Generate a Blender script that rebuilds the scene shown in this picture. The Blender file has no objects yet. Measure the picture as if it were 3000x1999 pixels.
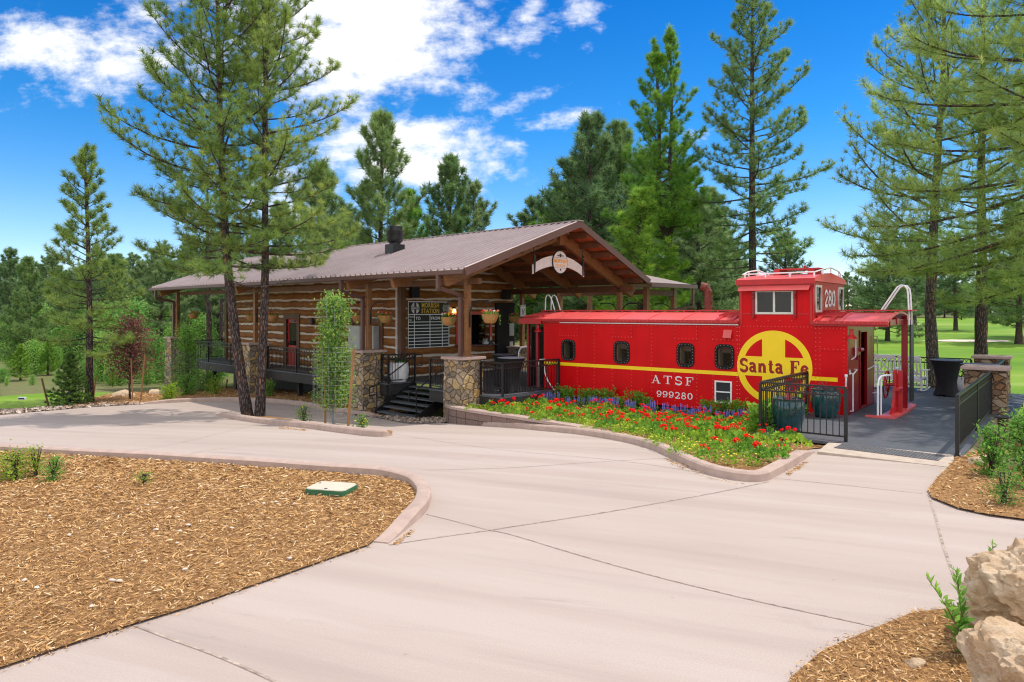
import bpy, bmesh, math, random
import numpy as np
from mathutils import Vector, Matrix
from mathutils.geometry import delaunay_2d_cdt
R = math.radians
SC = bpy.context.scene
COL = SC.collection
# ------------------------------------------------------------------ camera
F = 2040.0; HZ = 911.0; EYE = 2.55            # focal length (photo pixels), horizon row, eye height above the deck
cd = bpy.data.cameras.new('camera'); cam = bpy.data.objects.new('camera', cd); COL.objects.link(cam)
cam.location = (0, 0, EYE); cam.rotation_euler = (R(90), 0, 0)
cd.sensor_fit = 'HORIZONTAL'; cd.sensor_width = 36; cd.lens = 36*F/3000; cd.shift_y = -88.5/3000
cd.clip_start = .1; cd.clip_end = 2000
SC.camera = cam
SC.cycles.filter_width = 1.15
SC.view_settings.view_transform = 'Standard'; SC.view_settings.look = 'None'
SC.view_settings.exposure = 0.64; SC.view_settings.gamma = 1
# ------------------------------------------------------------------ sun and sky
SUN_AZ, SUN_EL = 72.0, 64.0                  # azimuth clockwise from the view direction (+Y), elevation
sd = bpy.data.lights.new('sun', 'SUN'); sun = bpy.data.objects.new('sun', sd); COL.objects.link(sun)
sd.energy = 2.2; sd.angle = R(.55); sd.color = (1, .935, .84)
ds = Vector((math.sin(R(SUN_AZ))*math.cos(R(SUN_EL)), math.cos(R(SUN_AZ))*math.cos(R(SUN_EL)), math.sin(R(SUN_EL))))
sun.rotation_euler = ds.to_track_quat('Z', 'Y').to_euler(); sun.location = (20, 10, 40)
W = bpy.data.worlds.new('World'); SC.world = W; W.use_nodes = True
wn = W.node_tree.nodes; wl = W.node_tree.links; wn.clear()
def wnode(t, **k):
    n = wn.new(t)
    for a, b in k.items(): setattr(n, a, b)
    return n
def wmath(op, a, b=None, c=None, clamp=False):
    n = wnode('ShaderNodeMath', operation=op, use_clamp=clamp)
    for i, v in enumerate((a, b, c)):
        if v is None: continue
        if hasattr(v, 'is_output'): wl.new(v, n.inputs[i])
        else: n.inputs[i].default_value = v
    return n.outputs[0]
sky = wnode('ShaderNodeTexSky', sky_type='NISHITA', sun_disc=False, sun_elevation=R(SUN_EL), sun_rotation=R(SUN_AZ), altitude=2100, air_density=1.0, dust_density=.1, ozone_density=2.6)
hs = wnode('ShaderNodeHueSaturation'); hs.inputs['Saturation'].default_value = 1.30; hs.inputs['Value'].default_value = 1.0
hs.inputs['Hue'].default_value = .493
wl.new(sky.outputs[0], hs.inputs['Color'])
tc = wnode('ShaderNodeTexCoord'); sep = wnode('ShaderNodeSeparateXYZ'); wl.new(tc.outputs['Generated'], sep.inputs[0])
yy = wmath('MAXIMUM', sep.outputs[1], .08)
cu = wmath('DIVIDE', sep.outputs[0], yy); cvv = wmath('DIVIDE', sep.outputs[2], yy)
comb = wnode('ShaderNodeCombineXYZ'); wl.new(cu, comb.inputs[0]); wl.new(cvv, comb.inputs[1])
def wnoise(scale, detail, rough, dist=0, sx=1, sy=1, rot=0):
    mp = wnode('ShaderNodeMapping'); mp.inputs['Scale'].default_value = (sx, sy, 1); mp.inputs['Rotation'].default_value = (0, 0, rot)
    wl.new(comb.outputs[0], mp.inputs[0])
    n = wnode('ShaderNodeTexNoise'); n.inputs['Scale'].default_value = scale; n.inputs['Detail'].default_value = detail
    n.inputs['Roughness'].default_value = rough; n.inputs['Distortion'].default_value = dist
    wl.new(mp.outputs[0], n.inputs[0]); return n.outputs[0]
fine = wnoise(9, 9, .66, .2, 1, 2.0, R(-14)); wisp = wnoise(5.5, 8, .62, .5, 1, 2.6, R(12)); puff = wnoise(26, 4, .6, 0, 1, 1.25)
# cloud banks given as (azimuth tangent, elevation tangent, half width, half height, tilt, weight)
BANKS = [(-.66, .395, .16, .045, -.25, .95), (-.52, .375, .2, .05, -.12, .95), (-.40, .44, .08, .05, .2, .9), (.06, .275, .10, .022, .22, .8), (.00, .40, .10, .05, .35, .85), (-.62, .365, .26, .060, -.10, 1.12), (-.50, .415, .14, .05, -.35, .95), (-.70, .335, .12, .03, -.25, .75), (-.215, .40, .20, .135, .12, 1.42), (-.05, .43, .11, .075, .35, .85),
         (-.155, .225, .185, .075, -.05, 1.25), (-.06, .285, .09, .05, .3, .8), (-.31, .165, .14, .08, .3, .9), (.02, .31, .085, .022, .25, .75), (.105, .43, .05, .05, -1.1, .72),
         (.03, .45, .05, .045, -1.0, .75), (-.26, .115, .1, .05, .2, .7), (.26, .25, .045, .018, .1, .8), (.0, .17, .05, .008, .2, .45), (-.735, .205, .07, .008, -.25, .5), (.08, .34, .03, .02, .3, .4),
         (-1.6, .5, .35, .15, 0, 1.1), (1.7, .45, .4, .12, 0, 1.0), (-.9, .75, .3, .12, .2, 1.0), (.5, .9, .4, .12, .3, .8), (3.5, .6, .9, .3, 0, 1), (-4, .6, .9, .3, 0, 1)]
acc = None
for (bx, bz, hw, hh, tl, wt) in BANKS:
    dx = wmath('SUBTRACT', cu, bx); dz = wmath('SUBTRACT', cvv, bz)
    c, s = math.cos(tl), math.sin(tl)
    ex = wmath('ADD', wmath('MULTIPLY', dx, c/hw), wmath('MULTIPLY', dz, s/hw))
    ez = wmath('ADD', wmath('MULTIPLY', dx, -s/hh), wmath('MULTIPLY', dz, c/hh))
    q = wmath('ADD', wmath('MULTIPLY', ex, ex), wmath('MULTIPLY', ez, ez))
    g = wmath('MULTIPLY', wmath('POWER', 2.718, wmath('MULTIPLY', q, -.85)), wt)
    acc = g if acc is None else wmath('MAXIMUM', acc, g)
nz = wmath('ADD', wmath('MULTIPLY', fine, 2.1), wmath('ADD', wmath('MULTIPLY', wisp, 1.5), wmath('MULTIPLY', puff, 1.2)))
dens = wmath('SUBTRACT', wmath('ADD', wmath('MULTIPLY', acc, 1.15), nz), 3.0)
cm = wnode('ShaderNodeMapRange', interpolation_type='SMOOTHSTEP'); wl.new(dens, cm.inputs[0]); cm.inputs[1].default_value = 0.0; cm.inputs[2].default_value = .95
mx = wnode('ShaderNodeMix', data_type='RGBA'); tint = wnode('ShaderNodeValToRGB'); te = tint.color_ramp.elements; te[0].position = 0; te[0].color = (.92, .80, .80, 1); te[1].position = .45; te[1].color = (.075, .52, .80, 1); e_ = te.new(.12); e_.color = (.80, .76, .82, 1); e2_ = te.new(.25); e2_.color = (.32, .66, .83, 1)
wl.new(sep.outputs[2], tint.inputs[0]); tm = wnode('ShaderNodeMix', data_type='RGBA', blend_type='MULTIPLY'); tm.inputs[0].default_value = 1; wl.new(hs.outputs[0], tm.inputs[6]); wl.new(tint.outputs[0], tm.inputs[7]); wl.new(tm.outputs[2], mx.inputs[6])
mx.inputs[7].default_value = (4.5, 4.5, 4.5, 1)
# unseen broken cloud added overhead and behind the viewer, bright to fill the shade
n3 = wnode('ShaderNodeTexNoise'); n3.inputs['Scale'].default_value = 2.6; n3.inputs['Detail'].default_value = 7; n3.inputs['Roughness'].default_value = .6; wl.new(tc.outputs['Generated'], n3.inputs[0])
c3 = wnode('ShaderNodeMapRange', interpolation_type='SMOOTHSTEP'); wl.new(n3.outputs[0], c3.inputs[0]); c3.inputs[1].default_value = .40; c3.inputs[2].default_value = .54
g1 = wnode('ShaderNodeMapRange', interpolation_type='SMOOTHSTEP'); wl.new(sep.outputs[1], g1.inputs[0]); g1.inputs[1].default_value = .42; g1.inputs[2].default_value = .15
g2 = wnode('ShaderNodeMapRange', interpolation_type='SMOOTHSTEP'); wl.new(sep.outputs[2], g2.inputs[0]); g2.inputs[1].default_value = .52; g2.inputs[2].default_value = .68
over = wmath('MULTIPLY', wmath('MAXIMUM', g1.outputs[0], g2.outputs[0]), c3.outputs[0])
allc = wmath('MAXIMUM', over, cm.outputs[0])
br = wnode('ShaderNodeMix', data_type='RGBA'); wl.new(over, br.inputs[0]); br.inputs[6].default_value = (5.1, 5.1, 5.1, 1); br.inputs[7].default_value = (7.4, 7.2, 6.9, 1); wl.new(br.outputs[2], mx.inputs[7])
wl.new(allc, mx.inputs[0])
bg = wnode('ShaderNodeBackground'); bg.inputs['Strength'].default_value = .15; wl.new(mx.outputs[2], bg.inputs[0])
wo = wnode('ShaderNodeOutputWorld'); wl.new(bg.outputs[0], wo.inputs[0])

# ------------------------------------------------------------------ places
def rayat(px, py): return Vector(((px-1500)/F, 1, -(py-HZ)/F))
def smooth(a, b, x):
    t = np.clip((np.asarray(x, float)-a)/(b-a), 0, 1); return t*t*(3-2*t)
NEARP = ([-60, 11.5, 13, 17, 21, 24, 30], [0, 0, -.06, -.42, -.82, -1.05, -1.1])
LEFTP = ([-60, 30, 36, 45, 60, 90, 150, 320], [0, 0, -.3, -.9, -.55, 1.7, 5.5, 14])
RIGHTP = ([-60, 30, 40, 80, 130, 180, 400], [0, 0, .05, 1.15, 2.4, 3.3, 6])
def gz(X, Y):
    X = np.asarray(X, float); Y = np.asarray(Y, float)
    b = np.interp(Y, *NEARP); t = smooth(-6, 8, X)
    side = smooth(7, 13, X)*smooth(9.5, 15, Y)*-.35*(1-smooth(26, 40, Y))
    return b + (1-t)*np.interp(Y, *LEFTP) + t*np.interp(Y, *RIGHTP) + side
def ground(px, py, dz=0):
    r = rayat(px, py); Y = 2.0; st = .02
    while Y < 400:
        if EYE + r.z*Y < float(gz(r.x*Y, Y)) + dz: break
        Y += st*max(1, Y*.1)
    return Vector((r.x*Y, Y, EYE + r.z*Y))
def onz(px, py, z): 
    r = rayat(px, py); t = (z-EYE)/r.z; return Vector((r.x*t, t, z))
def at(px, py, Y):
    r = rayat(px, py)*Y; return Vector((r.x, Y, EYE + r.z))

# ------------------------------------------------------------------ materials
MATS = {}
class NT:
    def __init__(s, name):
        s.m = bpy.data.materials.new(name); s.m.use_nodes = True; s.t = s.m.node_tree; s.n = s.t.nodes; s.l = s.t.links
        s.b = s.n['Principled BSDF']; s.o = s.n['Material Output']; s.tc = s.n.new('ShaderNodeTexCoord')
    def noise(s, scale, detail=4, rough=.55, vec=None, stretch=None, out=0, rot=0):
        n = s.n.new('ShaderNodeTexNoise'); n.inputs['Scale'].default_value = scale; n.inputs['Detail'].default_value = detail; n.inputs['Roughness'].default_value = rough
        v = vec or s.tc.outputs['Object']
        if stretch:
            if rot: vr = s.n.new('ShaderNodeVectorRotate'); vr.rotation_type = 'Z_AXIS'; vr.inputs['Angle'].default_value = rot; s.l.new(v, vr.inputs[0]); v = vr.outputs[0]
            mp = s.n.new('ShaderNodeMapping'); mp.inputs['Scale'].default_value = stretch; s.l.new(v, mp.inputs[0]); v = mp.outputs[0]
        s.l.new(v, n.inputs[0]); return n.outputs[out]
    def vor(s, scale, feature='F1', out='Distance', stretch=None, rnd=1):
        n = s.n.new('ShaderNodeTexVoronoi'); n.feature = feature; n.inputs['Scale'].default_value = scale; n.inputs['Randomness'].default_value = rnd
        v = s.tc.outputs['Object']
        if stretch:
            mp = s.n.new('ShaderNodeMapping'); mp.inputs['Scale'].default_value = stretch; s.l.new(v, mp.inputs[0]); v = mp.outputs[0]
        s.l.new(v, n.inputs['Vector']); return n.outputs[out]
    def ramp(s, f, stops, interp='LINEAR'):
        n = s.n.new('ShaderNodeValToRGB'); e = n.color_ramp.elements; n.color_ramp.interpolation = interp
        while len(e) < len(stops): e.new(.5)
        for k, (p, c) in enumerate(stops):
            e[k].position = p; e[k].color = (*c, 1) if len(c) == 3 else c
        s.l.new(f, n.inputs[0]); return n.outputs[0]
    def mix(s, f, a, b, mode='MIX'):
        n = s.n.new('ShaderNodeMix'); n.data_type = 'RGBA'; n.blend_type = mode
        for i, v in ((0, f), (6, a), (7, b)):
            if hasattr(v, 'is_output'): s.l.new(v, n.inputs[i])
            elif i == 0: n.inputs[0].default_value = v
            else: n.inputs[i].default_value = (*v, 1)
        return n.outputs[2]
    def math(s, op, a, b=0, c=None):
        n = s.n.new('ShaderNodeMath'); n.operation = op
        for i, v in enumerate((a, b, c)):
            if v is None: continue
            if hasattr(v, 'is_output'): s.l.new(v, n.inputs[i])
            else: n.inputs[i].default_value = v
        return n.outputs[0]
    def mr(s, v, a, b, c=0, d=1):
        n = s.n.new('ShaderNodeMapRange'); s.l.new(v, n.inputs[0])
        for i, x in enumerate((a, b, c, d)): n.inputs[i+1].default_value = x
        return n.outputs[0]
    def bump(s, h, strength=.3, dist=.02):
        n = s.n.new('ShaderNodeBump'); n.inputs['Strength'].default_value = strength; n.inputs['Distance'].default_value = dist
        s.l.new(h, n.inputs['Height']); s.l.new(n.outputs[0], s.b.inputs['Normal']); return n
    def base(s, c):
        if hasattr(c, 'is_output'): s.l.new(c, s.b.inputs['Base Color'])
        else: s.b.inputs['Base Color'].default_value = (*c, 1)
    def set(s, rough=.6, metal=0, spec=.5, coat=0, coat_rough=.08):
        s.b.inputs['Roughness'].default_value = rough; s.b.inputs['Metallic'].default_value = metal
        s.b.inputs['Specular IOR Level'].default_value = spec; s.b.inputs['Coat Weight'].default_value = coat; s.b.inputs['Coat Roughness'].default_value = coat_rough
def mat(name, col, rough=.6, metal=0, var=.12, scale=4, bump=0, bscale=40, coat=0, spec=.5, stretch=None):
    t = NT(name); n = t.noise(scale, 5, .6, stretch=stretch)
    lo = tuple(c*(1-var) for c in col); hi = tuple(min(1, c*(1+var)) for c in col)
    t.base(t.ramp(n, [(.3, lo), (.7, hi)])); t.set(rough, metal, spec, coat)
    if bump: t.bump(t.noise(bscale, 4, .6, stretch=stretch), bump, .01)
    MATS[name] = t.m; return t.m
def leafmat(name, cols, transl=.32, rough=.55, bigvar=.25, gain=2.1):
    cols = [tuple(min(.9, gain*x) for x in c) for c in cols]; transl = min(.6, transl+.2)
    t = NT(name); g = t.n.new('ShaderNodeNewGeometry')
    at_ = t.n.new('ShaderNodeAttribute'); at_.attribute_name = 'tone'; tone = t.math('ADD', t.math('MULTIPLY', at_.outputs['Fac'], .68), t.math('MULTIPLY', g.outputs['Random Per Island'], .32))
    c = t.ramp(tone, [(i/max(1, len(cols)-1), k) for i, k in enumerate(cols)])
    n = t.noise(.9, 3, .5); c = t.mix(t.mr(n, .35, .65, bigvar, 0), c, tuple(.5*x for x in cols[0]), 'MIX')
    oi = t.n.new('ShaderNodeObjectInfo'); h = t.n.new('ShaderNodeHueSaturation'); t.l.new(c, h.inputs['Color'])
    t.l.new(t.mr(oi.outputs['Random'], 0, 1, .485, .512), h.inputs['Hue']); t.l.new(t.mr(oi.outputs['Random'], 0, 1, 1.15, .85), h.inputs['Value']); c = h.outputs[0]
    t.base(c); t.set(rough, 0, .35)
    tr = t.n.new('ShaderNodeBsdfTranslucent'); t.l.new(c, tr.inputs[0])
    ms = t.n.new('ShaderNodeMixShader'); ms.inputs[0].default_value = transl
    t.l.new(t.b.outputs[0], ms.inputs[1]); t.l.new(tr.outputs[0], ms.inputs[2]); t.l.new(ms.outputs[0], t.o.inputs[0])
    MATS[name] = t.m; return t.m

# ------------------------------------------------------------------ mesh builder
class MB:
    def __init__(s): s.v = []; s.f = []
    def add(s, vs, fs):
        k = len(s.v); s.v += [tuple(p) for p in vs]; s.f += [tuple(i+k for i in f) for f in fs]; return s
    def box(s, lo, hi, M=None):
        (a, b, c), (d, e, f) = lo, hi
        vs = [(a,b,c),(d,b,c),(d,e,c),(a,e,c),(a,b,f),(d,b,f),(d,e,f),(a,e,f)]
        if M is not None: vs = [M @ Vector(p) for p in vs]
        return s.add(vs, [(3,2,1,0),(4,5,6,7),(0,1,5,4),(1,2,6,5),(2,3,7,6),(3,0,4,7)])
    def bar(s, p, q, w, h, up=(0,0,1)):
        p, q = Vector(p), Vector(q); d = (q-p).normalized(); u = Vector(up)
        if abs(d.dot(u)) > .99: u = Vector((1,0,0))
        x = d.cross(u).normalized(); y = x.cross(d)
        vs = [o + x*a*w/2 + y*b*h/2 for o in (p, q) for a, b in ((-1,-1),(1,-1),(1,1),(-1,1))]
        return s.add(vs, [(3,2,1,0),(4,5,6,7),(0,1,5,4),(1,2,6,5),(2,3,7,6),(3,0,4,7)])
    def tube(s, pts, r, n=6, cap=True):
        pts = [Vector(p) for p in pts]; rs = r if isinstance(r, (list, tuple)) else [r]*len(pts); k = len(s.v); m = len(pts); u = None
        for i, p in enumerate(pts):
            d = (pts[min(i+1, m-1)]-pts[max(i-1, 0)]).normalized()
            if u is None: u = Vector((0,0,1)) if abs(d.z) < .9 else Vector((1,0,0))
            x = d.cross(u).normalized(); y = x.cross(d).normalized(); u = y
            for j in range(n):
                a = 2*math.pi*j/n; s.v.append(tuple(p + (x*math.cos(a)+y*math.sin(a))*rs[i]))
        for i in range(m-1):
            for j in range(n): s.f.append((k+i*n+j, k+i*n+(j+1)%n, k+(i+1)*n+(j+1)%n, k+(i+1)*n+j))
        if cap: s.f.append(tuple(k+j for j in range(n))[::-1]); s.f.append(tuple(k+(m-1)*n+j for j in range(n)))
        return s
    def lathe(s, prof, n=20, c=(0,0,0), close=False):
        k = len(s.v); m = len(prof)
        for r, z in prof:
            for j in range(n):
                a = 2*math.pi*j/n; s.v.append((c[0]+r*math.cos(a), c[1]+r*math.sin(a), c[2]+z))
        for i in range(m-1):
            for j in range(n): s.f.append((k+i*n+j, k+i*n+(j+1)%n, k+(i+1)*n+(j+1)%n, k+(i+1)*n+j))
        s.f.append(tuple(k+j for j in range(n))[::-1]); s.f.append(tuple(k+(m-1)*n+j for j in range(n))); return s
    def prism(s, poly, d, M=None):                       # polygon in xy pushed along z by d
        n = len(poly); vs = [(x, y, 0) for x, y in poly]+[(x, y, d) for x, y in poly]
        if M is not None: vs = [M @ Vector(p) for p in vs]
        return s.add(vs, [tuple(range(n))[::-1], tuple(range(n, 2*n))]+[(i, (i+1)%n, n+(i+1)%n, n+i) for i in range(n)])
    def sweep(s, prof, pts, ups):                        # profile points (side, height) along a path with given side vectors
        k = len(s.v); n = len(prof)
        for p, u in zip(pts, ups):
            for a, b in prof: s.v.append((p[0]+u[0]*a, p[1]+u[1]*a, p[2]+b))
        for i in range(len(pts)-1):
            for j in range(n-1): s.f.append((k+i*n+j, k+i*n+j+1, k+(i+1)*n+j+1, k+(i+1)*n+j))
        s.f.append(tuple(k+j for j in range(n))); s.f.append(tuple(k+(len(pts)-1)*n+j for j in range(n))[::-1]); return s
    def build(s, name, m, parent=None, smooth=False, bevel=0, loc=None):
        me = bpy.data.meshes.new(name); me.from_pydata(s.v, [], s.f); me.validate(); me.update()
        bm = bmesh.new(); bm.from_mesh(me)
        if bevel:
            bmesh.ops.remove_doubles(bm, verts=bm.verts, dist=1e-5)
            bmesh.ops.bevel(bm, geom=[e for e in bm.edges if e.is_manifold and e.calc_face_angle(0) > .6], offset=bevel, segments=2, affect='EDGES')
        bmesh.ops.recalc_face_normals(bm, faces=bm.faces); bm.to_mesh(me); bm.free()
        return link(name, me, m, parent, smooth, loc)
def link(name, me, m, parent=None, smooth=False, loc=None):
    if m is not None: me.materials.append(MATS[m] if isinstance(m, str) else m)
    if smooth:
        me.polygons.foreach_set('use_smooth', [True]*len(me.polygons))
        try: me.set_sharp_from_angle(angle=R(40))
        except Exception: pass
    o = bpy.data.objects.new(name, me); COL.objects.link(o)
    if parent: o.parent = parent
    if loc is not None: o.location = loc
    return o
def npmesh(name, V, T, m, parent=None, smooth=False, loc=None, tone=None):     # V (n,3) floats, T (k,3|4) ints
    V = np.ascontiguousarray(V, np.float32); T = np.ascontiguousarray(T, np.int32); k = T.shape[1]
    me = bpy.data.meshes.new(name); me.vertices.add(len(V)); me.vertices.foreach_set('co', V.ravel())
    me.loops.add(T.size); me.loops.foreach_set('vertex_index', T.ravel()); me.polygons.add(len(T))
    me.polygons.foreach_set('loop_start', np.arange(0, T.size, k, dtype=np.int32)); me.update(calc_edges=True)
    if tone is not None: me.attributes.new('tone', 'FLOAT', 'POINT').data.foreach_set('value', np.ascontiguousarray(np.broadcast_to(tone, (len(V),)), np.float32))
    return link(name, me, m, parent, smooth, loc)
def tag(o, label=None, cat=None, group=None, kind=None):
    if label: o['label'] = label
    if cat: o['category'] = cat
    if group: o['group'] = group
    if kind: o['kind'] = kind
    return o
def thing(name, label, cat, loc=(0,0,0), rz=0, group=None):
    o = bpy.data.objects.new(name, None); COL.objects.link(o); o.location = loc; o.rotation_euler = (0, 0, rz); o.empty_display_size = .3
    return tag(o, label, cat, group)
def dup(root, loc=None, rz=None, scale=None, label=None, group=None):
    def cp(o, par):
        c = o.copy(); COL.objects.link(c)
        if par is not None: c.parent = par; c.matrix_parent_inverse = o.matrix_parent_inverse
        for ch in o.children: cp(ch, c)
        return c
    c = cp(root, None)
    if loc is not None: c.location = loc
    if rz is not None: c.rotation_euler = (0, 0, rz)
    if scale is not None: c.scale = scale if isinstance(scale, (tuple, list)) else (scale,)*3
    if label: c['label'] = label
    if group: c['group'] = group
    return c
def plate(name, outer, holes, depth, m, parent, M):                # 2-D outline with holes, given thickness; M places it
    cu_ = bpy.data.curves.new('tmp', 'CURVE'); cu_.dimensions = '2D'; cu_.fill_mode = 'BOTH'; cu_.extrude = depth/2
    for ring in [outer]+holes:
        sp = cu_.splines.new('POLY'); sp.points.add(len(ring)-1); sp.use_cyclic_u = True
        for p, (x, y) in zip(sp.points, ring): p.co = (x, y, 0, 1)
    t = bpy.data.objects.new('tmp', cu_); COL.objects.link(t)
    me = bpy.data.meshes.new_from_object(t.evaluated_get(bpy.context.evaluated_depsgraph_get())); bpy.data.objects.remove(t)
    me.transform(M); me.name = name
    return link(name, me, m, parent)
def lettering(txt, size, depth=.004, align='CENTER', spacing=1, bold=0, sx=1):
    c = bpy.data.curves.new('tmp', 'FONT'); c.body = txt; c.size = size; c.extrude = depth/2; c.align_x = align; c.align_y = 'CENTER'; c.space_character = spacing; c.offset = bold
    t = bpy.data.objects.new('tmp', c); COL.objects.link(t)
    me = bpy.data.meshes.new_from_object(t.evaluated_get(bpy.context.evaluated_depsgraph_get())); bpy.data.objects.remove(t)
    me.transform(Matrix.Diagonal((sx, 1, 1, 1))); return me
def meshes(mb, me, M):
    me.transform(M); mb.add([v.co[:] for v in me.vertices], [tuple(p.vertices) for p in me.polygons]); bpy.data.meshes.remove(me)
def rrect(x0, z0, x1, z1, r, n=5):
    out = []
    for cx_, cz_, a0 in ((x1-r, z1-r, 0), (x0+r, z1-r, 90), (x0+r, z0+r, 180), (x1-r, z0+r, 270)):
        for k in range(n+1):
            a = R(a0+90*k/n); out.append((cx_+r*math.cos(a), cz_+r*math.sin(a)))
    return out
def FACE(x=0, y=0, z=0):            # local xy outline -> xz plane facing -y (front side towards -y)
    return Matrix(((1,0,0,x),(0,0,-1,y),(0,1,0,z),(0,0,0,1)))
def FACEX(x=0, y=0, z=0):           # outline (a,b) -> (y,z) plane facing +x
    return Matrix(((0,0,1,x),(1,0,0,y),(0,1,0,z),(0,0,0,1)))
def inpoly(P, X, Y):
    c = np.zeros(len(X), bool); n = len(P)
    for i in range(n):
        x1, y1 = P[i]; x2, y2 = P[(i+1)%n]
        if y1 == y2: continue
        k = ((y1 > Y) != (y2 > Y)) & (X < (x2-x1)*(Y-y1)/(y2-y1)+x1); c ^= k
    return c
def sheet(name, poly, m, dz=0, step=.6, kind='structure', zf=None):
    P = [(p[0], p[1]) for p in poly]; xs = [p[0] for p in P]; ys = [p[1] for p in P]
    gx, gy = np.meshgrid(np.arange(min(xs), max(xs), step), np.arange(min(ys), max(ys), step)); gx = gx.ravel()+.013; gy = gy.ravel()+.017
    k = inpoly(P, gx, gy); pts = [Vector(p) for p in P]+[Vector((a, b)) for a, b in zip(gx[k], gy[k])]
    n = len(P); r = delaunay_2d_cdt(pts, [(i, (i+1)%n) for i in range(n)], [list(range(n))], 1, 1e-4)
    V = np.array([(p.x, p.y) for p in r[0]]); z = (gz(V[:,0], V[:,1]) if zf is None else zf(V[:,0], V[:,1]))+dz
    T = [tuple(f) for f in r[2]]
    me = bpy.data.meshes.new(name); me.from_pydata(np.column_stack([V, z]).tolist(), [], T)
    bm = bmesh.new(); bm.from_mesh(me); bmesh.ops.recalc_face_normals(bm, faces=bm.faces)
    if sum(f.normal.z for f in bm.faces) < 0: bmesh.ops.reverse_faces(bm, faces=bm.faces)
    bm.to_mesh(me); bm.free(); o = link(name, me, m, None, True); tag(o, kind=kind); return o
# ------------------------------------------------------------------ material library
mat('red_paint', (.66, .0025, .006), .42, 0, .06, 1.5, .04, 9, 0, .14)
mat('red_roof', (.70, .10, .095), .36, 0, .12, 2, .05, 12)  # pale sun sheen of the roof mixed into the red
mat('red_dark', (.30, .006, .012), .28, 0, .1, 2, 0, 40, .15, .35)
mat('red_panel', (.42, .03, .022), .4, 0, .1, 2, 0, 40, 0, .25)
mat('red_box', (.50, .012, .016), .4)
mat('yellow_paint', (.97, .66, .002), .4, 0, .04, 2)
mat('white_paint', (.80, .81, .83), .45, 0, .04, 3)
mat('grey_lettering', (.72, .72, .74), .5, 0, .05)
mat('black_metal', (.012, .012, .014), .42, 0, .2, 8)
mat('dark_steel', (.03, .03, .033), .5, 0, .3, 6, .1)
mat('black_rubber', (.010, .010, .011), .6, spec=.2)
mat('cloth_black', (.008, .008, .011), .75, 0, .3, 5)
mat('table_grey', (.10, .10, .14), .5)
mat('rust_brown', (.16, .045, .03), .7, 0, .35, 12, .2)
mat('brown_metal', (.115, .055, .042), .45, 0, .1, 2)
mat('timber', (.22, .098, .034), .55, 0, .22, 3, .12, 30, stretch=(1, 1, 6))
mat('timber_dark', (.125, .052, .02), .6, 0, .25, 3, .12, 30)
mat('soffit', (.36, .13, .05), .6, 0, .25, 6, .1, 20)
mat('deck_board', (.075, .085, .10), .6, 0, .15, 2)
mat('deck_fascia', (.028, .026, .026), .6, 0, .3, 3)
mat('beam_concrete', (.24, .19, .115), .85, 0, .2, 3, .3)
mat('pinkish_cap', (.43, .315, .275), .8, 0, .12, 6, .3, 60)
mat('kerb_concrete', (.44, .325, .275), .85, 0, .14, 5, .3, 80)
mat('gravel', (.36, .28, .23), .9, 0, .4, 25, 1, 60)
mat('grit', (.25, .22, .20), .9, 0, .5, 30, 1, 70)
mat('coir', (.42, .22, .075), .9, 0, .45, 45, 1, 90)
mat('soil', (.05, .03, .02), .95)
mat('teal_glaze', (.006, .055, .062), .12, 0, .5, 6, .05, 8, .8)
mat('planter_white', (.74, .75, .77), .5)
mat('stake_wood', (.30, .15, .06), .75, 0, .3, 8, .2, stretch=(1, 1, .1))
mat('stake_dark', (.13, .055, .03), .75, 0, .3, 8, .2)
mat('galvanised', (.34, .35, .36), .45, .3)
mat('cabinet_grey', (.44, .46, .44), .5)
mat('door_red', (.55, .03, .02), .4)
mat('shade_tan', (.62, .50, .36), .8)
mat('interior_brown', (.34, .21, .11), .85, 0, .6, 14)
mat('interior_dark', (.012, .010, .010), .85)
mat('valance', (.80, .45, .42), .8, 0, .3, 20)
mat('alu', (.62, .60, .55), .4, .3)
mat('vent_grey', (.035, .036, .042), .6, 0, .2, 2)
mat('lid_tan', (.58, .50, .40), .75, 0, .1, 6, .2)
mat('box_green', (.03, .13, .06), .6)
mat('sign_black', (.008, .009, .014), .45)
mat('sign_white', (.70, .66, .64), .5)
mat('sign_navy', (.012, .02, .09), .5)
mat('sign_yellow', (.85, .55, .02), .5)
mat('sign_orange', (.80, .36, .015), .5)
mat('chalk_green', (.12, .20, .06), .8)
mat('plastic_white', (.75, .76, .78), .35)
mat('house_wall', (.12, .085, .065), .8, 0, .25, 1.5)
mat('house_roof', (.33, .30, .29), .8)
mat('sand', (.75, .62, .52), .9, 0, .1, 1)
mat('mat_grey', (.15, .15, .16), .65, 0, .2, 6)
mat('slab_pale', (.47, .385, .315), .85, 0, .15, 5, .3)
mat('petal_red', (.80, .006, .010), .8, 0, .2, 40, spec=.1)
mat('petal_pink', (.80, .10, .22), .5, 0, .2, 40)
mat('petal_yellow', (.85, .62, .03), .5, 0, .2, 40)
mat('petal_white', (.82, .80, .66), .5)
mat('petal_blue', (.26, .25, .74), .8, 0, .3, 30, spec=.1)
mat('stem_green', (.06, .11, .03), .6)
mat('stem_red', (.16, .05, .05), .7)
mat('twig_brown', (.055, .04, .03), .85)
mat('joint_dark', (.355, .28, .235), .95, 0, .5, 12)
mat('limestone_chip', (.62, .53, .45), .85, 0, .2, 12, .6)
leafmat('needles_near', [(.055, .090, .025), (.088, .130, .035), (.11, .16, .035), (.18, .21, .05)], .34, gain=2.9)
leafmat('needles_mid', [(.040, .078, .030), (.062, .102, .036), (.085, .128, .042), (.13, .165, .052)], .34, gain=3.3)
leafmat('needles_bright', [(.05, .12, .02), (.085, .17, .025), (.13, .22, .03), (.20, .27, .035)], .36, gain=2.5)
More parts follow.
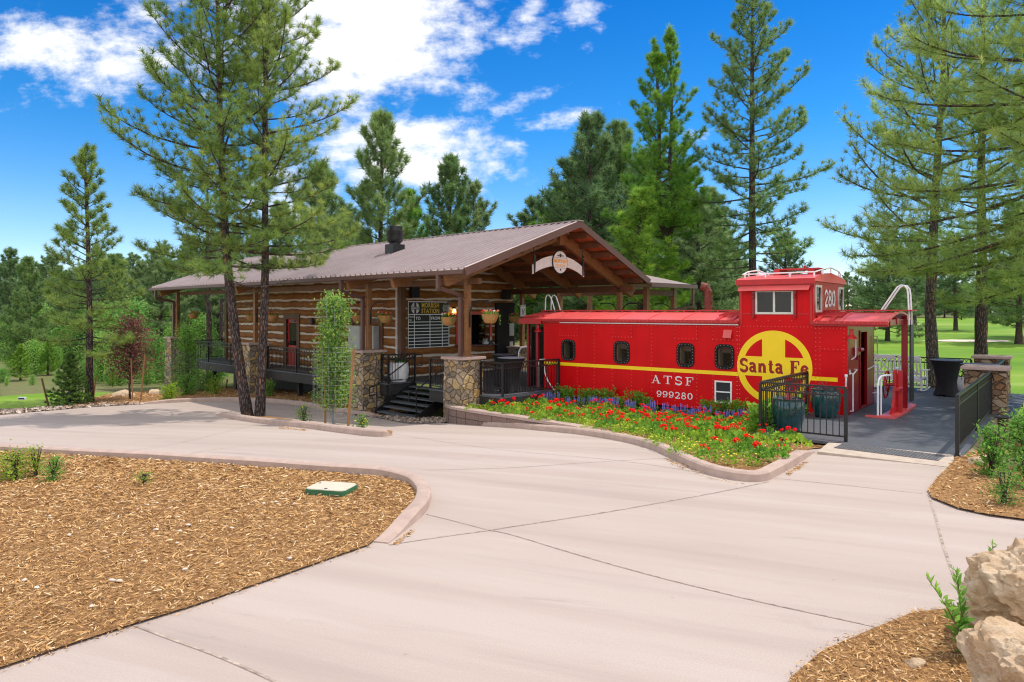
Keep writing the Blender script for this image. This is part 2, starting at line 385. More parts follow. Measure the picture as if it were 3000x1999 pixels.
leafmat('needles_far', [(.045, .08, .038), (.062, .10, .043), (.082, .12, .048), (.115, .15, .055)], .34, gain=3.3)
leafmat('spruce_needles', [(.02, .055, .018), (.035, .08, .022), (.07, .13, .025), (.17, .24, .035)], .25, gain=2.8)
leafmat('leaf_aspen', [(.06, .13, .03), (.10, .19, .045), (.15, .25, .06), (.36, .38, .05)], .35)
leafmat('leaf_green', [(.045, .12, .022), (.075, .18, .03), (.12, .25, .04), (.17, .30, .05)], .36)
leafmat('leaf_bright', [(.06, .15, .018), (.10, .21, .025), (.15, .28, .035), (.20, .33, .045)], .4)
leafmat('leaf_lime', [(.09, .17, .015), (.14, .235, .022), (.20, .30, .03), (.27, .36, .045)], .36)
leafmat('leaf_wood', [(.05, .12, .03), (.085, .17, .04), (.13, .22, .05), (.19, .28, .065)], .42, gain=2.9)
leafmat('leaf_purple', [(.045, .020, .018), (.08, .032, .027), (.125, .055, .042), (.19, .11, .065)], .25, gain=2.4)
leafmat('leaf_cordyline', [(.17, .03, .04), (.28, .08, .07), (.34, .16, .12)], .25)
leafmat('needles_light', [(.062, .100, .028), (.098, .145, .04), (.135, .185, .05), (.20, .235, .065)], .4, gain=3.1)
def special():
    # red car paint with faint rain streaks and chalking
    t = NT('red_paint'); n = t.noise(1.3, 5, .6); s = t.noise(3.5, 5, .65, stretch=(1, 1, .06)); col = t.ramp(n, [(.3, (.58, .002, .005)), (.7, (.68, .0035, .007))])
    col = t.mix(t.mr(s, .52, .72, 0, .55), col, (.46, .004, .006)); col = t.mix(t.mr(t.noise(11, 5, .7, stretch=(1, 1, .12)), .66, .78, 0, .3), col, (.72, .05, .045)); t.base(col); t.set(.42, 0, .16); t.bump(t.noise(5, 3, .5), .05, .02); MATS['red_paint'] = t.m
    # concrete paving: trowel sweeps, stains and light scuffs
    t = NT('concrete'); RT = R(22); a = t.noise(.22, 5, .6, stretch=(.35, 1.3, 1), rot=RT); b = t.noise(1.1, 6, .62, stretch=(.10, 1.5, 1), rot=RT); c = t.noise(70, 3, .65); bl = t.noise(.55, 6, .7)
    col = t.ramp(a, [(.30, (.40, .325, .285)), (.5, (.46, .381, .338)), (.72, (.505, .426, .386))])
    col = t.mix(t.mr(b, .50, .68, 0, .6), col, (.355, .288, .258)); col = t.mix(t.mr(b, .36, .46, .45, 0), col, (.52, .45, .42))
    d = t.noise(2.6, 7, .7, stretch=(.12, 1, 1), rot=R(14)); col = t.mix(t.mr(d, .62, .74, 0, .55), col, (.27, .235, .225))
    col = t.mix(t.mr(bl, .60, .72, 0, .35), col, (.34, .275, .245)); w_ = t.noise(1.7, 8, .74, stretch=(1.5, .35, 1), rot=R(-20)); col = t.mix(t.mr(w_, .68, .74, 0, .35), col, (.60, .56, .53))
    col = t.mix(t.mr(c, .35, .65, 0, .34), col, (.31, .245, .215)); st_ = t.noise(9, 4, .8); col = t.mix(t.mr(st_, .70, .76, 0, .4), col, (.25, .20, .18))
    t.base(col); t.set(.9, 0, .25); t.bump(t.noise(110, 3, .6, stretch=(.25, 1, 1), rot=RT), .16, .004); MATS['concrete'] = t.m
    # bark mulch base
    t = NT('mulch'); a = t.noise(30, 5, .7, stretch=(1, .5, 1)); b = t.noise(2, 4, .6)
    col = t.ramp(a, [(.25, (.11, .057, .026)), (.45, (.28, .15, .062)), (.62, (.43, .24, .10)), (.8, (.58, .37, .18))])
    t.base(t.mix(t.mr(b, .4, .7, 0, .35), col, (.24, .11, .04))); t.set(.95, 0, .2); t.bump(a, 1, .03); MATS['mulch'] = t.m
    t = NT('mulch_chip'); g = t.n.new('ShaderNodeNewGeometry')
    t.base(t.ramp(g.outputs['Random Per Island'], [(0, (.07, .04, .022)), (.10, (.22, .11, .042)), (.35, (.44, .235, .085)), (.62, (.57, .335, .135)), (.88, (.69, .45, .21)), (1, (.82, .66, .46))])); t.set(.9, 0, .2); MATS['mulch_chip'] = t.m
    t = NT('pebble'); g = t.n.new('ShaderNodeNewGeometry')
    t.base(t.ramp(g.outputs['Random Per Island'], [(0, (.20, .15, .12)), (.5, (.40, .31, .25)), (1, (.62, .52, .45))])); t.set(.85, 0, .3); MATS['pebble'] = t.m
    # forest floor / rough ground
    t = NT('forest_floor'); a = t.noise(.12, 6, .65); b = t.noise(3, 5, .7)
    col = t.ramp(a, [(.3, (.11, .16, .045)), (.46, (.17, .17, .07)), (.54, (.11, .17, .04)), (.62, (.25, .20, .11)), (.70, (.13, .18, .05))])
    t.base(t.mix(t.mr(b, .4, .7, 0, .5), col, (.12, .09, .05))); t.set(.95, 0, .2); t.bump(b, .6, .05); MATS['forest_floor'] = t.m
    # mown turf
    t = NT('turf'); a = t.noise(.09, 6, .62, stretch=(.45, 1.6, 1)); b = t.noise(14, 3, .7); s = t.noise(.5, 3, .6, stretch=(.25, 1.5, 1))
    col = t.ramp(a, [(.28, (.085, .195, .010)), (.45, (.135, .265, .014)), (.58, (.20, .32, .028)), (.74, (.33, .37, .11))])
    col = t.mix(t.mr(s, .56, .72, 0, .55), col, (.33, .40, .15)); col = t.mix(t.mr(b, .35, .7, 0, .25), col, (.09, .19, .015))
    t.base(col); t.set(.85, 0, .2); t.bump(b, .5, .02); MATS['turf'] = t.m
    # mortared fieldstone, two scales
    for nm, sc, pal in (('fieldstone', 4.1, [(.44, .33, .22), (.54, .34, .13), (.29, .225, .165), (.62, .49, .34), (.40, .285, .18), (.52, .41, .29), (.26, .215, .18), (.58, .41, .20)]),
                        ('ledgestone', 4.2, [(.24, .15, .09), (.38, .25, .145), (.29, .155, .07), (.40, .31, .22), (.17, .115, .08), (.46, .35, .24), (.30, .20, .12)])):
        t = NT(nm); st = (1, 1, 1.15) if nm == 'fieldstone' else (1, 1, 1.75)
        e = t.vor(sc, 'DISTANCE_TO_EDGE', 'Distance', st, .9); c = t.vor(sc, 'F1', 'Color', st, .9); sp = t.n.new('ShaderNodeSeparateColor'); t.l.new(c, sp.inputs[0])
        col = t.ramp(sp.outputs[0], [(i/len(pal), k) for i, k in enumerate(pal)], 'CONSTANT'); n = t.noise(13, 6, .7)
        col = t.mix(t.mr(n, .3, .75, .45, 0), col, (.10, .08, .065)); col = t.mix(t.mr(n, .62, .8, 0, .4), col, (.55, .48, .40)); mm = t.mr(e, .008, .026, .9, 0)
        col = t.mix(mm, col, (.17, .14, .115)); t.base(col); t.set(.9, 0, .25)
        h = t.math('ADD', t.mr(e, 0, .09), t.math('MULTIPLY', n, .35)); t.bump(h, 1, .05); MATS[nm] = t.m
    # split-face block
    t = NT('split_block'); n = t.noise(38, 5, .75); t.base(t.ramp(n, [(.3, (.14, .088, .075)), (.5, (.26, .175, .15)), (.72, (.40, .30, .265))])); t.set(.95, 0, .2); t.bump(n, 1, .03); MATS['split_block'] = t.m
    # pine bark
    for nm, lo, hi, red in (('bark', (.055, .044, .042), (.22, .175, .165), (.30, .135, .075)), ('bark_pale', (.085, .07, .066), (.30, .25, .235), (.36, .20, .13))):
        t = NT(nm); e = t.vor(16, 'DISTANCE_TO_EDGE', 'Distance', (1, 1, .27)); n = t.noise(20, 5, .7, stretch=(1, 1, .35)); c = t.vor(16, 'F1', 'Color', (1, 1, .27))
        sp = t.n.new('ShaderNodeSeparateColor'); t.l.new(c, sp.inputs[0]); col = t.ramp(n, [(.3, lo), (.72, hi)])
        col = t.mix(t.mr(sp.outputs[0], .78, .95, 0, .75), col, red); col = t.mix(t.mr(e, .0, .11, .88, 0), col, tuple(.45*x for x in lo)); t.base(col); t.set(.95, 0, .15)
        t.bump(t.math('ADD', t.mr(e, 0, .2), t.math('MULTIPLY', n, .5)), 1, .06); MATS[nm] = t.m
    # hewn log wall: chinking bands wander along the wall
    t = NT('log_wall'); sp = t.n.new('ShaderNodeSeparateXYZ'); t.l.new(t.tc.outputs['Object'], sp.inputs[0])
    w = t.noise(1.5, 4, .6, stretch=(1, 1, .9)); w2 = t.noise(.55, 2, .5, stretch=(1, 1, .4)); z = t.math('ADD', sp.outputs[2], t.math('MULTIPLY', t.math('SUBTRACT', w, .5), .14)); z = t.math('ADD', z, t.math('MULTIPLY', t.math('SUBTRACT', w2, .5), .09))
    fr = t.math('PINGPONG', t.math('SUBTRACT', z, .03), .187); thick = t.math('MULTIPLY', t.noise(.8, 3, .5, stretch=(1, 1, .3)), .085)
    ck = t.mr(t.math('SUBTRACT', fr, thick), -.006, .004, 1, 0)
    g = t.noise(5, 6, .68, stretch=(.5, .5, 5)); g2 = t.noise(1.2, 4, .6); wood = t.ramp(g, [(.28, (.15, .055, .014)), (.55, (.36, .138, .032)), (.78, (.52, .235, .07))]); wood = t.mix(t.mr(g2, .35, .65, .4, 0), wood, (.085, .037, .015))
    t.base(t.mix(ck, wood, t.ramp(w, [(.3, (.60, .54, .46)), (.7, (.80, .74, .65))]))); t.set(.72, 0, .3)
    h = t.math('ADD', t.math('MULTIPLY', t.mr(fr, 0, .14), 1.6), t.math('MULTIPLY', g, .3)); t.bump(h, .9, .05); MATS['log_wall'] = t.m
    # ribbed metal roof
    t = NT('roof_metal'); n = t.noise(1.2, 4, .6); t.base(t.ramp(n, [(.3, (.35, .275, .272)), (.7, (.42, .340, .335))])); t.set(.42, .15, .5); MATS['roof_metal'] = t.m
    # limestone boulder
    t = NT('boulder_stone'); n = t.noise(3, 8, .68); n2 = t.noise(22, 6, .72); v = t.vor(3.4, 'DISTANCE_TO_EDGE', 'Distance', (1, 1.5, .8))
    col = t.ramp(n, [(.28, (.46, .27, .13)), (.40, (.64, .44, .27)), (.54, (.73, .56, .39)), (.78, (.80, .69, .56))])
    col = t.mix(t.mr(n2, .60, .75, 0, .5), col, (.36, .24, .15)); col = t.mix(t.mr(n2, .26, .4, .35, 0), col, (.78, .72, .66)); t.base(col); t.set(.92, 0, .2)
    t.bump(t.math('ADD', n, t.math('MULTIPLY', n2, .55)), 1, .07); MATS['boulder_stone'] = t.m
    # glazing: mostly mirror-dark with some see-through
    for nm, tint, k in (('glass', (.85, .88, .86), .72), ('glass_dark', (.10, .12, .12), .35)):
        t = NT(nm); tr = t.n.new('ShaderNodeBsdfTransparent'); tr.inputs[0].default_value = (*tint, 1); ms = t.n.new('ShaderNodeMixShader'); ms.inputs[0].default_value = k
        t.base((.012, .014, .014)); t.set(.04, 0, .6); t.l.new(t.b.outputs[0], ms.inputs[1]); t.l.new(tr.outputs[0], ms.inputs[2]); t.l.new(ms.outputs[0], t.o.inputs[0]); MATS[nm] = t.m
    t = NT('lamp_glow'); t.base((.9, .6, .2)); t.b.inputs['Emission Color'].default_value = (1, .62, .18, 1); t.b.inputs['Emission Strength'].default_value = 3.5; MATS['lamp_glow'] = t.m
    t = NT('water_drops'); t.base((.85, .9, .95)); t.set(.2); t.b.inputs['Alpha'].default_value = .32; MATS['water_drops'] = t.m
    # deck boards with grooves along the board
    t = NT('decking'); sp = t.n.new('ShaderNodeSeparateXYZ'); t.l.new(t.tc.outputs['Object'], sp.inputs[0]); fr = t.math('PINGPONG', sp.outputs[1], .07)
    bid = t.math('FLOOR', t.math('DIVIDE', sp.outputs[1], .14)); wn_ = t.n.new('ShaderNodeTexWhiteNoise'); wn_.noise_dimensions = '1D'; t.l.new(bid, wn_.inputs['W'])
    g = t.noise(4, 5, .7, stretch=(.6, 14, 1)); col = t.ramp(g, [(.25, (.060, .070, .085)), (.75, (.135, .145, .165))]); col = t.mix(t.mr(wn_.outputs[0], 0, 1, 0, .35), col, (.05, .06, .075))
    col = t.mix(t.mr(fr, .003, .007, .85, 0), col, (.008, .008, .01)); t.base(col); t.set(.55, 0, .4); t.bump(t.mr(fr, 0, .01), .6, .01); MATS['decking'] = t.m
special()

# ------------------------------------------------------------------ ground, paving, beds
xs = np.concatenate([np.arange(-220, -60, 8), np.arange(-60, -24, 3), np.arange(-24, 30, 1.0), np.arange(30, 60, 3), np.arange(60, 260, 8)])
ys = np.concatenate([np.arange(-30, -4, 5), np.arange(-4, 45, 1.0), np.arange(45, 100, 3), np.arange(100, 420, 10)])
gx, gy = np.meshgrid(xs, ys); gzv = gz(gx, gy)-.09
V = np.column_stack([gx.ravel(), gy.ravel(), gzv.ravel()]); nx = len(xs)
ii, jj = np.meshgrid(np.arange(len(ys)-1), np.arange(nx-1), indexing='ij'); a0 = (ii*nx+jj).ravel()
tag(npmesh('ground', V, np.column_stack([a0, a0+1, a0+nx+1, a0+nx]), 'forest_floor', None, True), kind='structure')
def G(*pts): return [ground(x, y) for x, y in pts]
ledge = [(0, 1216), (85, 1208), (170, 1200.6), (272, 1192), (340, 1188.7), (423, 1185), (485, 1181.6), (549, 1178.4), (625, 1176), (702, 1176), (804, 1180.6), (900, 1191), (936, 1199), (1006, 1211), (1096, 1222), (1200, 1239), (1290, 1240)]
far_edge = G(*ledge)
drive = [Vector((-45, 33, 0)), Vector((-24, 27.6, 0))] + far_edge + [Vector((1.5, 19.6, 0)), Vector((4.2, 13.9, 0)), Vector((5.2, 14.4, 0)), Vector((6.3, 13.6, 0)), onz(2428, 1299, 0), onz(2792, 1338, 0), Vector((8.3, 11.6, 0)), Vector((9.5, 10.2, 0)), Vector((22, 9.6, 0)), Vector((22, -8, 0)), Vector((-45, -8, 0))]
sheet('driveway', drive, 'concrete', 0, .7)
def smoothline(pts, n=4):
    out = []; P = [pts[0]]+list(pts)+[pts[-1]]
    for i in range(1, len(P)-2):
        for k in range(n):
            t = k/n; a, b, c, d = P[i-1], P[i], P[i+1], P[i+2]
            out.append(.5*((2*b)+(c-a)*t+(2*a-5*b+4*c-d)*t*t+(3*b-a-3*c+d)*t**3))
    return out+[pts[-1]]
def kerb(name, pts, side, w=.2, h=.14, tin=1, tout=1, m='kerb_concrete', n=5, joints=2.4):
    P = smoothline(pts, n); L = len(P); d = [0]
    for i in range(1, L): d.append(d[-1]+(P[i]-P[i-1]).length)
    pr = MB(); jt = MB(); ups = []
    for i in range(L):
        t = (P[min(i+1, L-1)]-P[max(i-1, 0)]); t.z = 0; t.normalize(); ups.append(Vector((-t.y, t.x, 0))*side)
    k0 = 0; n_ = 6
    for i, (p, u) in enumerate(zip(P, ups)):
        f = min(1, (d[i]/tin if tin else 1), ((d[-1]-d[i])/tout if tout else 1)); hh = .015+(h-.015)*f*f*(3-2*f)
        z = float(gz(p.x, p.y)); 
        for a, b in ((0, -.06), (.012*1, hh*.78), (.045, hh), (w-.03, hh), (w, hh*.82), (w, -.06)): pr.v.append((p.x+u.x*a, p.y+u.y*a, z+b))
    for i in range(L-1):
        for j in range(n_-1): pr.f.append((i*n_+j, i*n_+j+1, (i+1)*n_+j+1, (i+1)*n_+j))
    pr.f.append(tuple(range(n_))); pr.f.append(tuple((L-1)*n_+j for j in range(n_)))
    return tag(pr.build(name, m, None, True), kind='structure')
# foreground mulch bed inside its kerb
bedk = [(-160, 1312), (0, 1319), (255, 1333), (450, 1343), (637, 1355), (800, 1366), (956, 1377.5), (1070, 1384), (1147, 1391.5), (1224, 1412.5), (1259, 1441), (1264, 1467), (1249, 1502), (1198, 1549.6), (1141, 1594)]
kerb('kerb', G(*bedk), -1, .20, .13, .1, 1.1)
fm = [Vector((-25, 15.8, 0)), Vector((-14, 13.4, 0))] + G(*[(0, 1319+7), (255, 1341), (637, 1364), (956, 1388), (1130, 1402), (1200, 1424), (1222, 1450), (1215, 1480), (1180, 1520), (1080, 1601), (829, 1690), (574, 1779), (395, 1836), (190, 1902), (0, 1966)]) + [Vector((-5, 3.9, 0)), Vector((-25, -2, 0))]
sheet('mulch_bed', fm, 'mulch', .022, .35)
# beds on the far right and bottom right
rb = G((2717.6, 1441), (2750, 1400), (2788, 1363), (2797, 1349)) + [Vector((8.6, 13.6, 0)), Vector((9.4, 15.6, 0)), Vector((16, 17, 0)), Vector((22, 12, 0))] + G((3140, 1545), (3000, 1528.6), (2902, 1514.5), (2807, 1495), (2730, 1463.6))
sheet('mulch_bed', rb, 'mulch', .03, .35)
bb = G((2313, 1999), (2411.6, 1913), (2577, 1840), (2679, 1801), (2775, 1792), (2900, 1790), (3060, 1795), (3300, 1830)) + [Vector((6, 3, 0)), Vector((3, 2.2, 0)), Vector((1.2, 3.3, 0))]
sheet('mulch_bed', bb, 'mulch', .02, .35)
# bed along the station, with kerb
fk = far_edge[4:15]; kerb('kerb', fk, 1, .2, .14, 2.2, .4)
sb = [p.copy() for p in far_edge[2:15]]
sb = [p+Vector((0, .12, 0)) for p in sb] + [Vector((-3.2, 25, 0)), Vector((-8, 31, 0)), Vector((-14, 36, 0)), Vector((-16.3, 34.5, 0)), Vector((-17.0, 32.0, 0)), Vector((-17.6, 30.2, 0))]
sheet('mulch_bed', sb, 'mulch', .05, .6)
# island under the twin pine
isl = [(629.5, 1218), (665.6, 1226), (761, 1241), (830, 1248.5), (900, 1255.5), (960, 1264), (1020, 1272), (1075, 1278.5), (1121, 1280.5), (1153, 1277)]
kerb('kerb', G(*isl), 1, .22, .15, .7, .25)
ib = G(*[(632, 1217.5), (680, 1215.2), (735, 1216), (790, 1223), (846, 1231), (930, 1243), (1020, 1253), (1100, 1260), (1150, 1266)]) + G(*[(1148, 1274), (1070, 1275), (960, 1260), (830, 1245), (665, 1223)])
sheet('mulch_bed', ib, 'mulch', .03, .3)
# flower bed, its kerb and the low block wall
fb = [(1311, 1237.5), (1400, 1247), (1500, 1254), (1578, 1262), (1712, 1276), (1846, 1300), (1960, 1341), (2014, 1368), (2090, 1395.5), (2177, 1411.7), (2242, 1411.2), (2285, 1392), (2339, 1359.7), (2389, 1325)]
kerb('kerb', G(*fb), 1, .2, .14, .8, .9)
wall_px = [(1335, 1212), (1310, 1218), (1299, 1232), (1312, 1240), (1347, 1243.5), (1418, 1248.5), (1508, 1254.5), (1640, 1265), (1712, 1272.5), (1800, 1286), (1891, 1308)]
WP = [ground(x, y) for x, y in wall_px]
def wall_top(i): return (-.27, -.27, -.27, -.27, -.27, -.27, -.265, -.25, -.235, -.20, -.12)[i]
bedtop = [Vector((p.x, p.y+.25, 0)) for p in WP[2:]] + [p+Vector((0, .2, 0)) for p in G((1846, 1296), (1960, 1337), (2014, 1364), (2090, 1391), (2177, 1407), (2238, 1407), (2281, 1388), (2335, 1356), (2385, 1322))] + [onz(2433, 1297, 0), Vector((5.01, 14.5, 0)), Vector((7.43, 17.5, 0)), Vector((7.5, 17.75, 0)), Vector((1.4, 22.6, 0)), Vector((-.1, 20.75, 0)), Vector((-.9, 20.9, 0))]
def bedz(X, Y): return np.maximum(gz(X, Y)+.07-.066*np.exp(-((np.asarray(X)-5.85)**2+(np.asarray(Y)-13.25)**2)/.30), -.37+.29*smooth(18.5, 13.5, Y))
sheet('mulch_bed', bedtop, 'mulch', 0, .4, zf=bedz)
# lawns and gravel margin on the left, fairway on the right
tee = [Vector((-45, 36, 0)), Vector((-26, 29.0, 0))] + G((0, 1199.7), (60, 1197), (140, 1192), (255, 1185), (300, 1180), (357, 1158.5), (335, 1152), (272, 1148), (200, 1149), (136, 1152), (60, 1157), (0, 1162)) + [Vector((-34, 46, 0)), Vector((-45, 50, 0))]
sheet('lawn', tee, 'turf', .0, .8)
grv = [Vector((-45, 34.5, 0)), Vector((-24.2, 28.6, 0))] + G((0, 1202), (85, 1199), (170, 1192), (255, 1185.5), (330, 1182), (400, 1182), (423, 1185), (340, 1189.5), (272, 1193), (170, 1201.5), (85, 1209), (0, 1217)) + [Vector((-24, 27.4, 0)), Vector((-45, 32.5, 0))]
sheet('gravel_margin', grv, 'gravel', .012, .7)
fw = [Vector(p) for p in ((9.0, 26.5, 0), (13, 21.8, 0), (17.5, 17.6, 0), (26, 14, 0), (70, 20, 0), (150, 70, 0), (150, 118, 0), (100, 124, 0), (62, 126, 0), (30, 112, 0), (22, 70, 0), (16, 45, 0), (10, 33, 0))]
sheet('fairway', fw, 'turf', .03, 1.6)
def blob(c, rx, ry, n=18, sd=1):
    rr = random.Random(sd); return [Vector((c[0]+rx*math.cos(2*math.pi*i/n)*rr.uniform(.75, 1.2), c[1]+ry*math.sin(2*math.pi*i/n)*rr.uniform(.75, 1.2), 0)) for i in range(n)]
sheet('sand_bunker', blob((43.5, 66), 4.2, 1.7), 'sand', .06, 1)
sheet('grit_patch', G((1000, 1210), (1100, 1224), (1200, 1242), (1290, 1243))+[Vector((-1.8, 22.3, 0)), Vector((-4.2, 24.6, 0)), Vector((-5.6, 24.9, 0))], 'grit', .012, .4)
# saw cuts and expansion joints in the paving
def ribbon(name, pts, w, m, dz=.004, n=4):
    P = smoothline(pts, n); mb = MB(); 
    for i, p in enumerate(P):
        t = (P[min(i+1, len(P)-1)]-P[max(i-1, 0)]); t.z = 0; t.normalize(); u = Vector((-t.y, t.x, 0))*w/2
        for q in (p+u, p-u): mb.v.append((q.x, q.y, float(gz(q.x, q.y))+dz))
    for i in range(len(P)-1): mb.f.append((2*i, 2*i+2, 2*i+3, 2*i+1))
    o = mb.build(name, m); 
    if o.data.polygons[0].normal.z < 0: o.data.flip_normals()
    return tag(o, kind='structure')
for w, line in ((.024, [(2252, 1412.6), (2120, 1440), (1972, 1467), (1755, 1505), (1500, 1545), (1434, 1555), (1300, 1574), (1138, 1599)]), (.020, [(1434, 1555), (1500, 1569), (1691, 1626), (1921, 1690), (2201, 1760), (2400, 1803), (2577, 1840)]),
                (.026, [(395, 1834), (484, 1868), (637, 1926), (800, 1999), (1000, 2090)]), (.028, [(2721, 1452), (2745, 1530), (2762, 1594), (2797, 1696), (2840, 1810)]), (.014, [(1249, 1508), (1330, 1528), (1434, 1555)]),
                (.012, [(1250, 1378), (1500, 1371), (1700, 1358), (1965, 1342)]), (.012, [(2271, 1402), (2450, 1420), (2705, 1447.6)]), (.012, [(560, 1330), (800, 1300), (1140, 1282)]), (.012, [(300, 1333), (520, 1300), (760, 1243)]), (.01, [(0, 1290), (300, 1262), (640, 1232)]), (.012, [(1156, 1272), (1330, 1300), (1500, 1322), (1760, 1345), (2050, 1385)])):
    ribbon('expansion_joint', G(*line), w, 'joint_dark')
# ------------------------------------------------------------------ loose bark chips, pebbles
RNG = np.random.default_rng(7)
def chips(name, poly, count, m, lmin, lmax, near, zf=None, dz=.03, pw=1.6, wr=(.12, .3)):
    P = [(p[0], p[1]) for p in poly]; xs = [p[0] for p in P]; ys = [p[1] for p in P]; X = np.zeros(0); Y = np.zeros(0)
    ylo = max(min(ys), 2.6)
    while len(X) < count:
        n = count*3; a = RNG.uniform(min(xs), max(xs), n); b = ylo*((max(ys)/ylo)**RNG.uniform(0, 1, n)) if pw else RNG.uniform(ylo, max(ys), n)
        k = inpoly(P, a, b) & (np.abs(a) < b*.80+1.0); X = np.concatenate([X, a[k]]); Y = np.concatenate([Y, b[k]])
        if k.sum() == 0: break
    X, Y = X[:count], Y[:count]; n = len(X)
    Z = (gz(X, Y) if zf is None else zf(X, Y))+dz+RNG.uniform(-.012, .018, n); L = lmin+(lmax-lmin)*RNG.uniform(0, 1, n)**2.2; L *= np.clip(Y/7, 1, 2.2); w = L*RNG.uniform(wr[0], wr[1], n)
    th = RNG.uniform(0, 2*np.pi, n); tl = RNG.normal(0, .22, n); ro = RNG.normal(0, .5, n)
    ax = np.column_stack([np.cos(th)*np.cos(tl), np.sin(th)*np.cos(tl), np.sin(tl)]); s0 = np.column_stack([-np.sin(th), np.cos(th), np.zeros(n)]); up = np.cross(ax, s0)
    sd_ = s0*np.cos(ro)[:, None]+up*np.sin(ro)[:, None]; nn = np.cross(ax, sd_); C = np.column_stack([X, Y, Z]); t = L[:, None]/2
    v = np.stack([C-ax*t-sd_*w[:, None]*.35, C-ax*t*.9+sd_*w[:, None]*.4, C+sd_*w[:, None]*.5+nn*w[:, None]*.25, C-sd_*w[:, None]*.5+nn*w[:, None]*.2, C+ax*t*1.05+sd_*w[:, None]*.15, C+ax*t*.85-sd_*w[:, None]*.3], 1).reshape(-1, 3)
    b = (np.arange(n)*6)[:, None]; f = np.concatenate([b+[0, 1, 2, 3], b+[3, 2, 4, 5]], 1).reshape(-1, 4)
    return tag(npmesh(name, v, f, m), kind='stuff')
chips('bark_chips', fm, 96000, 'mulch_chip', .011, .075, True, wr=(.07, .22))
chips('bark_chips', bb, 32000, 'mulch_chip', .011, .065, True, wr=(.07, .22))
chips('bark_chips', rb, 18000, 'mulch_chip', .013, .07, True, wr=(.08, .24))
chips('bark_chips', bedtop, 4200, 'mulch_chip', .03, .07, True, zf=bedz, dz=.01)
chips('bark_chips', sb, 5000, 'mulch_chip', .03, .06, False, dz=.06)
chips('pebbles', grv, 3500, 'pebble', .04, .07, False, dz=.02, wr=(.6, .9))
chips('pebbles', G((1000, 1212), (1096, 1224), (1200, 1240), (1290, 1241))+[Vector((-1.6, 22, 0)), Vector((-4.2, 24.4, 0)), Vector((-5.6, 24.6, 0))], 1600, 'pebble', .03, .05, False, dz=.02, wr=(.6, .9))
# chips spilled over the edge of the big bed onto the walk, and crumbs blown over the paving
edge_ = G((1084, 1601), (829, 1690), (574, 1779), (395, 1836), (190, 1902), (0, 1966)); chips('bark_chips', edge_+[p+Vector((.04, -.055, 0)) for p in edge_[::-1]], 260, 'mulch_chip', .012, .045, True, dz=.012)
edge_ = G((2313, 1999), (2411.6, 1913), (2577, 1840), (2679, 1801), (2775, 1792)); chips('bark_chips', [p+Vector((-.03, .05, 0)) for p in edge_]+edge_[::-1], 160, 'mulch_chip', .012, .045, True, dz=.012)
chips('bark_chips', G((420, 1840), (1090, 1610), (1500, 1500), (2250, 1430), (2700, 1470), (2760, 1780), (2300, 1960), (1500, 2100), (900, 1990)), 90, 'mulch_chip', .008, .03, True, dz=.006)
# a little litter swept against the kerbs
lit = []
for poly in (G((1955, 1345), (2090, 1402), (2180, 1418), (2180, 1424), (2060, 1400), (1950, 1356)), G((2300, 1390), (2360, 1352), (2372, 1354), (2310, 1398)), G((1150, 1598), (1205, 1553), (1215, 1556), (1165, 1600)), G((820, 1252), (900, 1259), (900, 1264), (815, 1256))):
    chips('bark_chips', poly, 130, 'mulch_chip', .02, .05, True, dz=.008)

# ------------------------------------------------------------------ railings
def railing(label, P, Q, h=1.02, zb=0.0, sp=.115, m='black_metal', ring=True, group=None, endposts=(1, 1), gap=.08, mid=False):
    P, Q = Vector(P), Vector(Q); d = Q-P; L = d.length; a = math.atan2(d.y, d.x); t = thing('railing', label, 'railing', (P.x, P.y, zb), a, group)
    m_ = MB(); m_.box((0, -.028, h-.035), (L, .028, h)); m_.build('top_rail', m, t)
    for z in (h-.20, gap): m_ = MB(); m_.box((0, -.018, z), (L, .018, z+.03)); m_.build('cross_rail', m, t)
    posts = []
    if endposts[0]: posts.append(0.0)
    if endposts[1]: posts.append(L)
    k = int(L/2.2)
    for i in range(1, k): posts.append(L*i/k)
    for x in posts:
        m_ = MB(); m_.box((x-.03, -.03, 0), (x+.03, .03, h-.036)); m_.build('post', m, t)
    n = max(1, int(L/sp)); b0 = None
    for i in range(1, n):
        x = L*i/n
        if b0 is None: m_ = MB(); m_.box((-.008, -.008, gap+.03), (.008, .008, h-.20)); b0 = m_.build('baluster', m, t, loc=(x, 0, 0))
        else: c = b0.copy(); COL.objects.link(c); c.location = (x, 0, 0)
    if ring:
        m_ = MB(); n = max(2, round(L/.125))
        for i in range(n):
            x = L*(i+.5)/n; k0 = len(m_.v); K = 12
            for j in range(K):
                c, s = math.cos(2*math.pi*j/K), math.sin(2*math.pi*j/K)
                for r, y in ((.064, -.008), (.064, .008), (.050, .008), (.050, -.008)): m_.v.append((x+r*c, y, h-.1035+r*s))
            for j in range(K):
                q = (j+1) % K
                for e in range(4): m_.f.append((k0+4*j+e, k0+4*j+(e+1) % 4, k0+4*q+(e+1) % 4, k0+4*q+e))
        m_.build('ring_frieze', m, t)
    return t
# local frames: caboose (C...) and station (B...)
AC = R(-38.95); OC = Vector((8.175, 17.0, 0)); CX = Vector((math.cos(AC), math.sin(AC), 0)); CY = Vector((-math.sin(AC), math.cos(AC), 0))
AB = R(-43.5); OB = Vector((-1.48, 20.6, 0)); BX = Vector((math.cos(AB), math.sin(AB), 0)); BY = Vector((-math.sin(AB), math.cos(AB), 0))
def C(x, y, z=0): return OC+CX*x+CY*y+Vector((0, 0, z))
def B(x, y, z=0): return OB+BX*x+BY*y+Vector((0, 0, z))

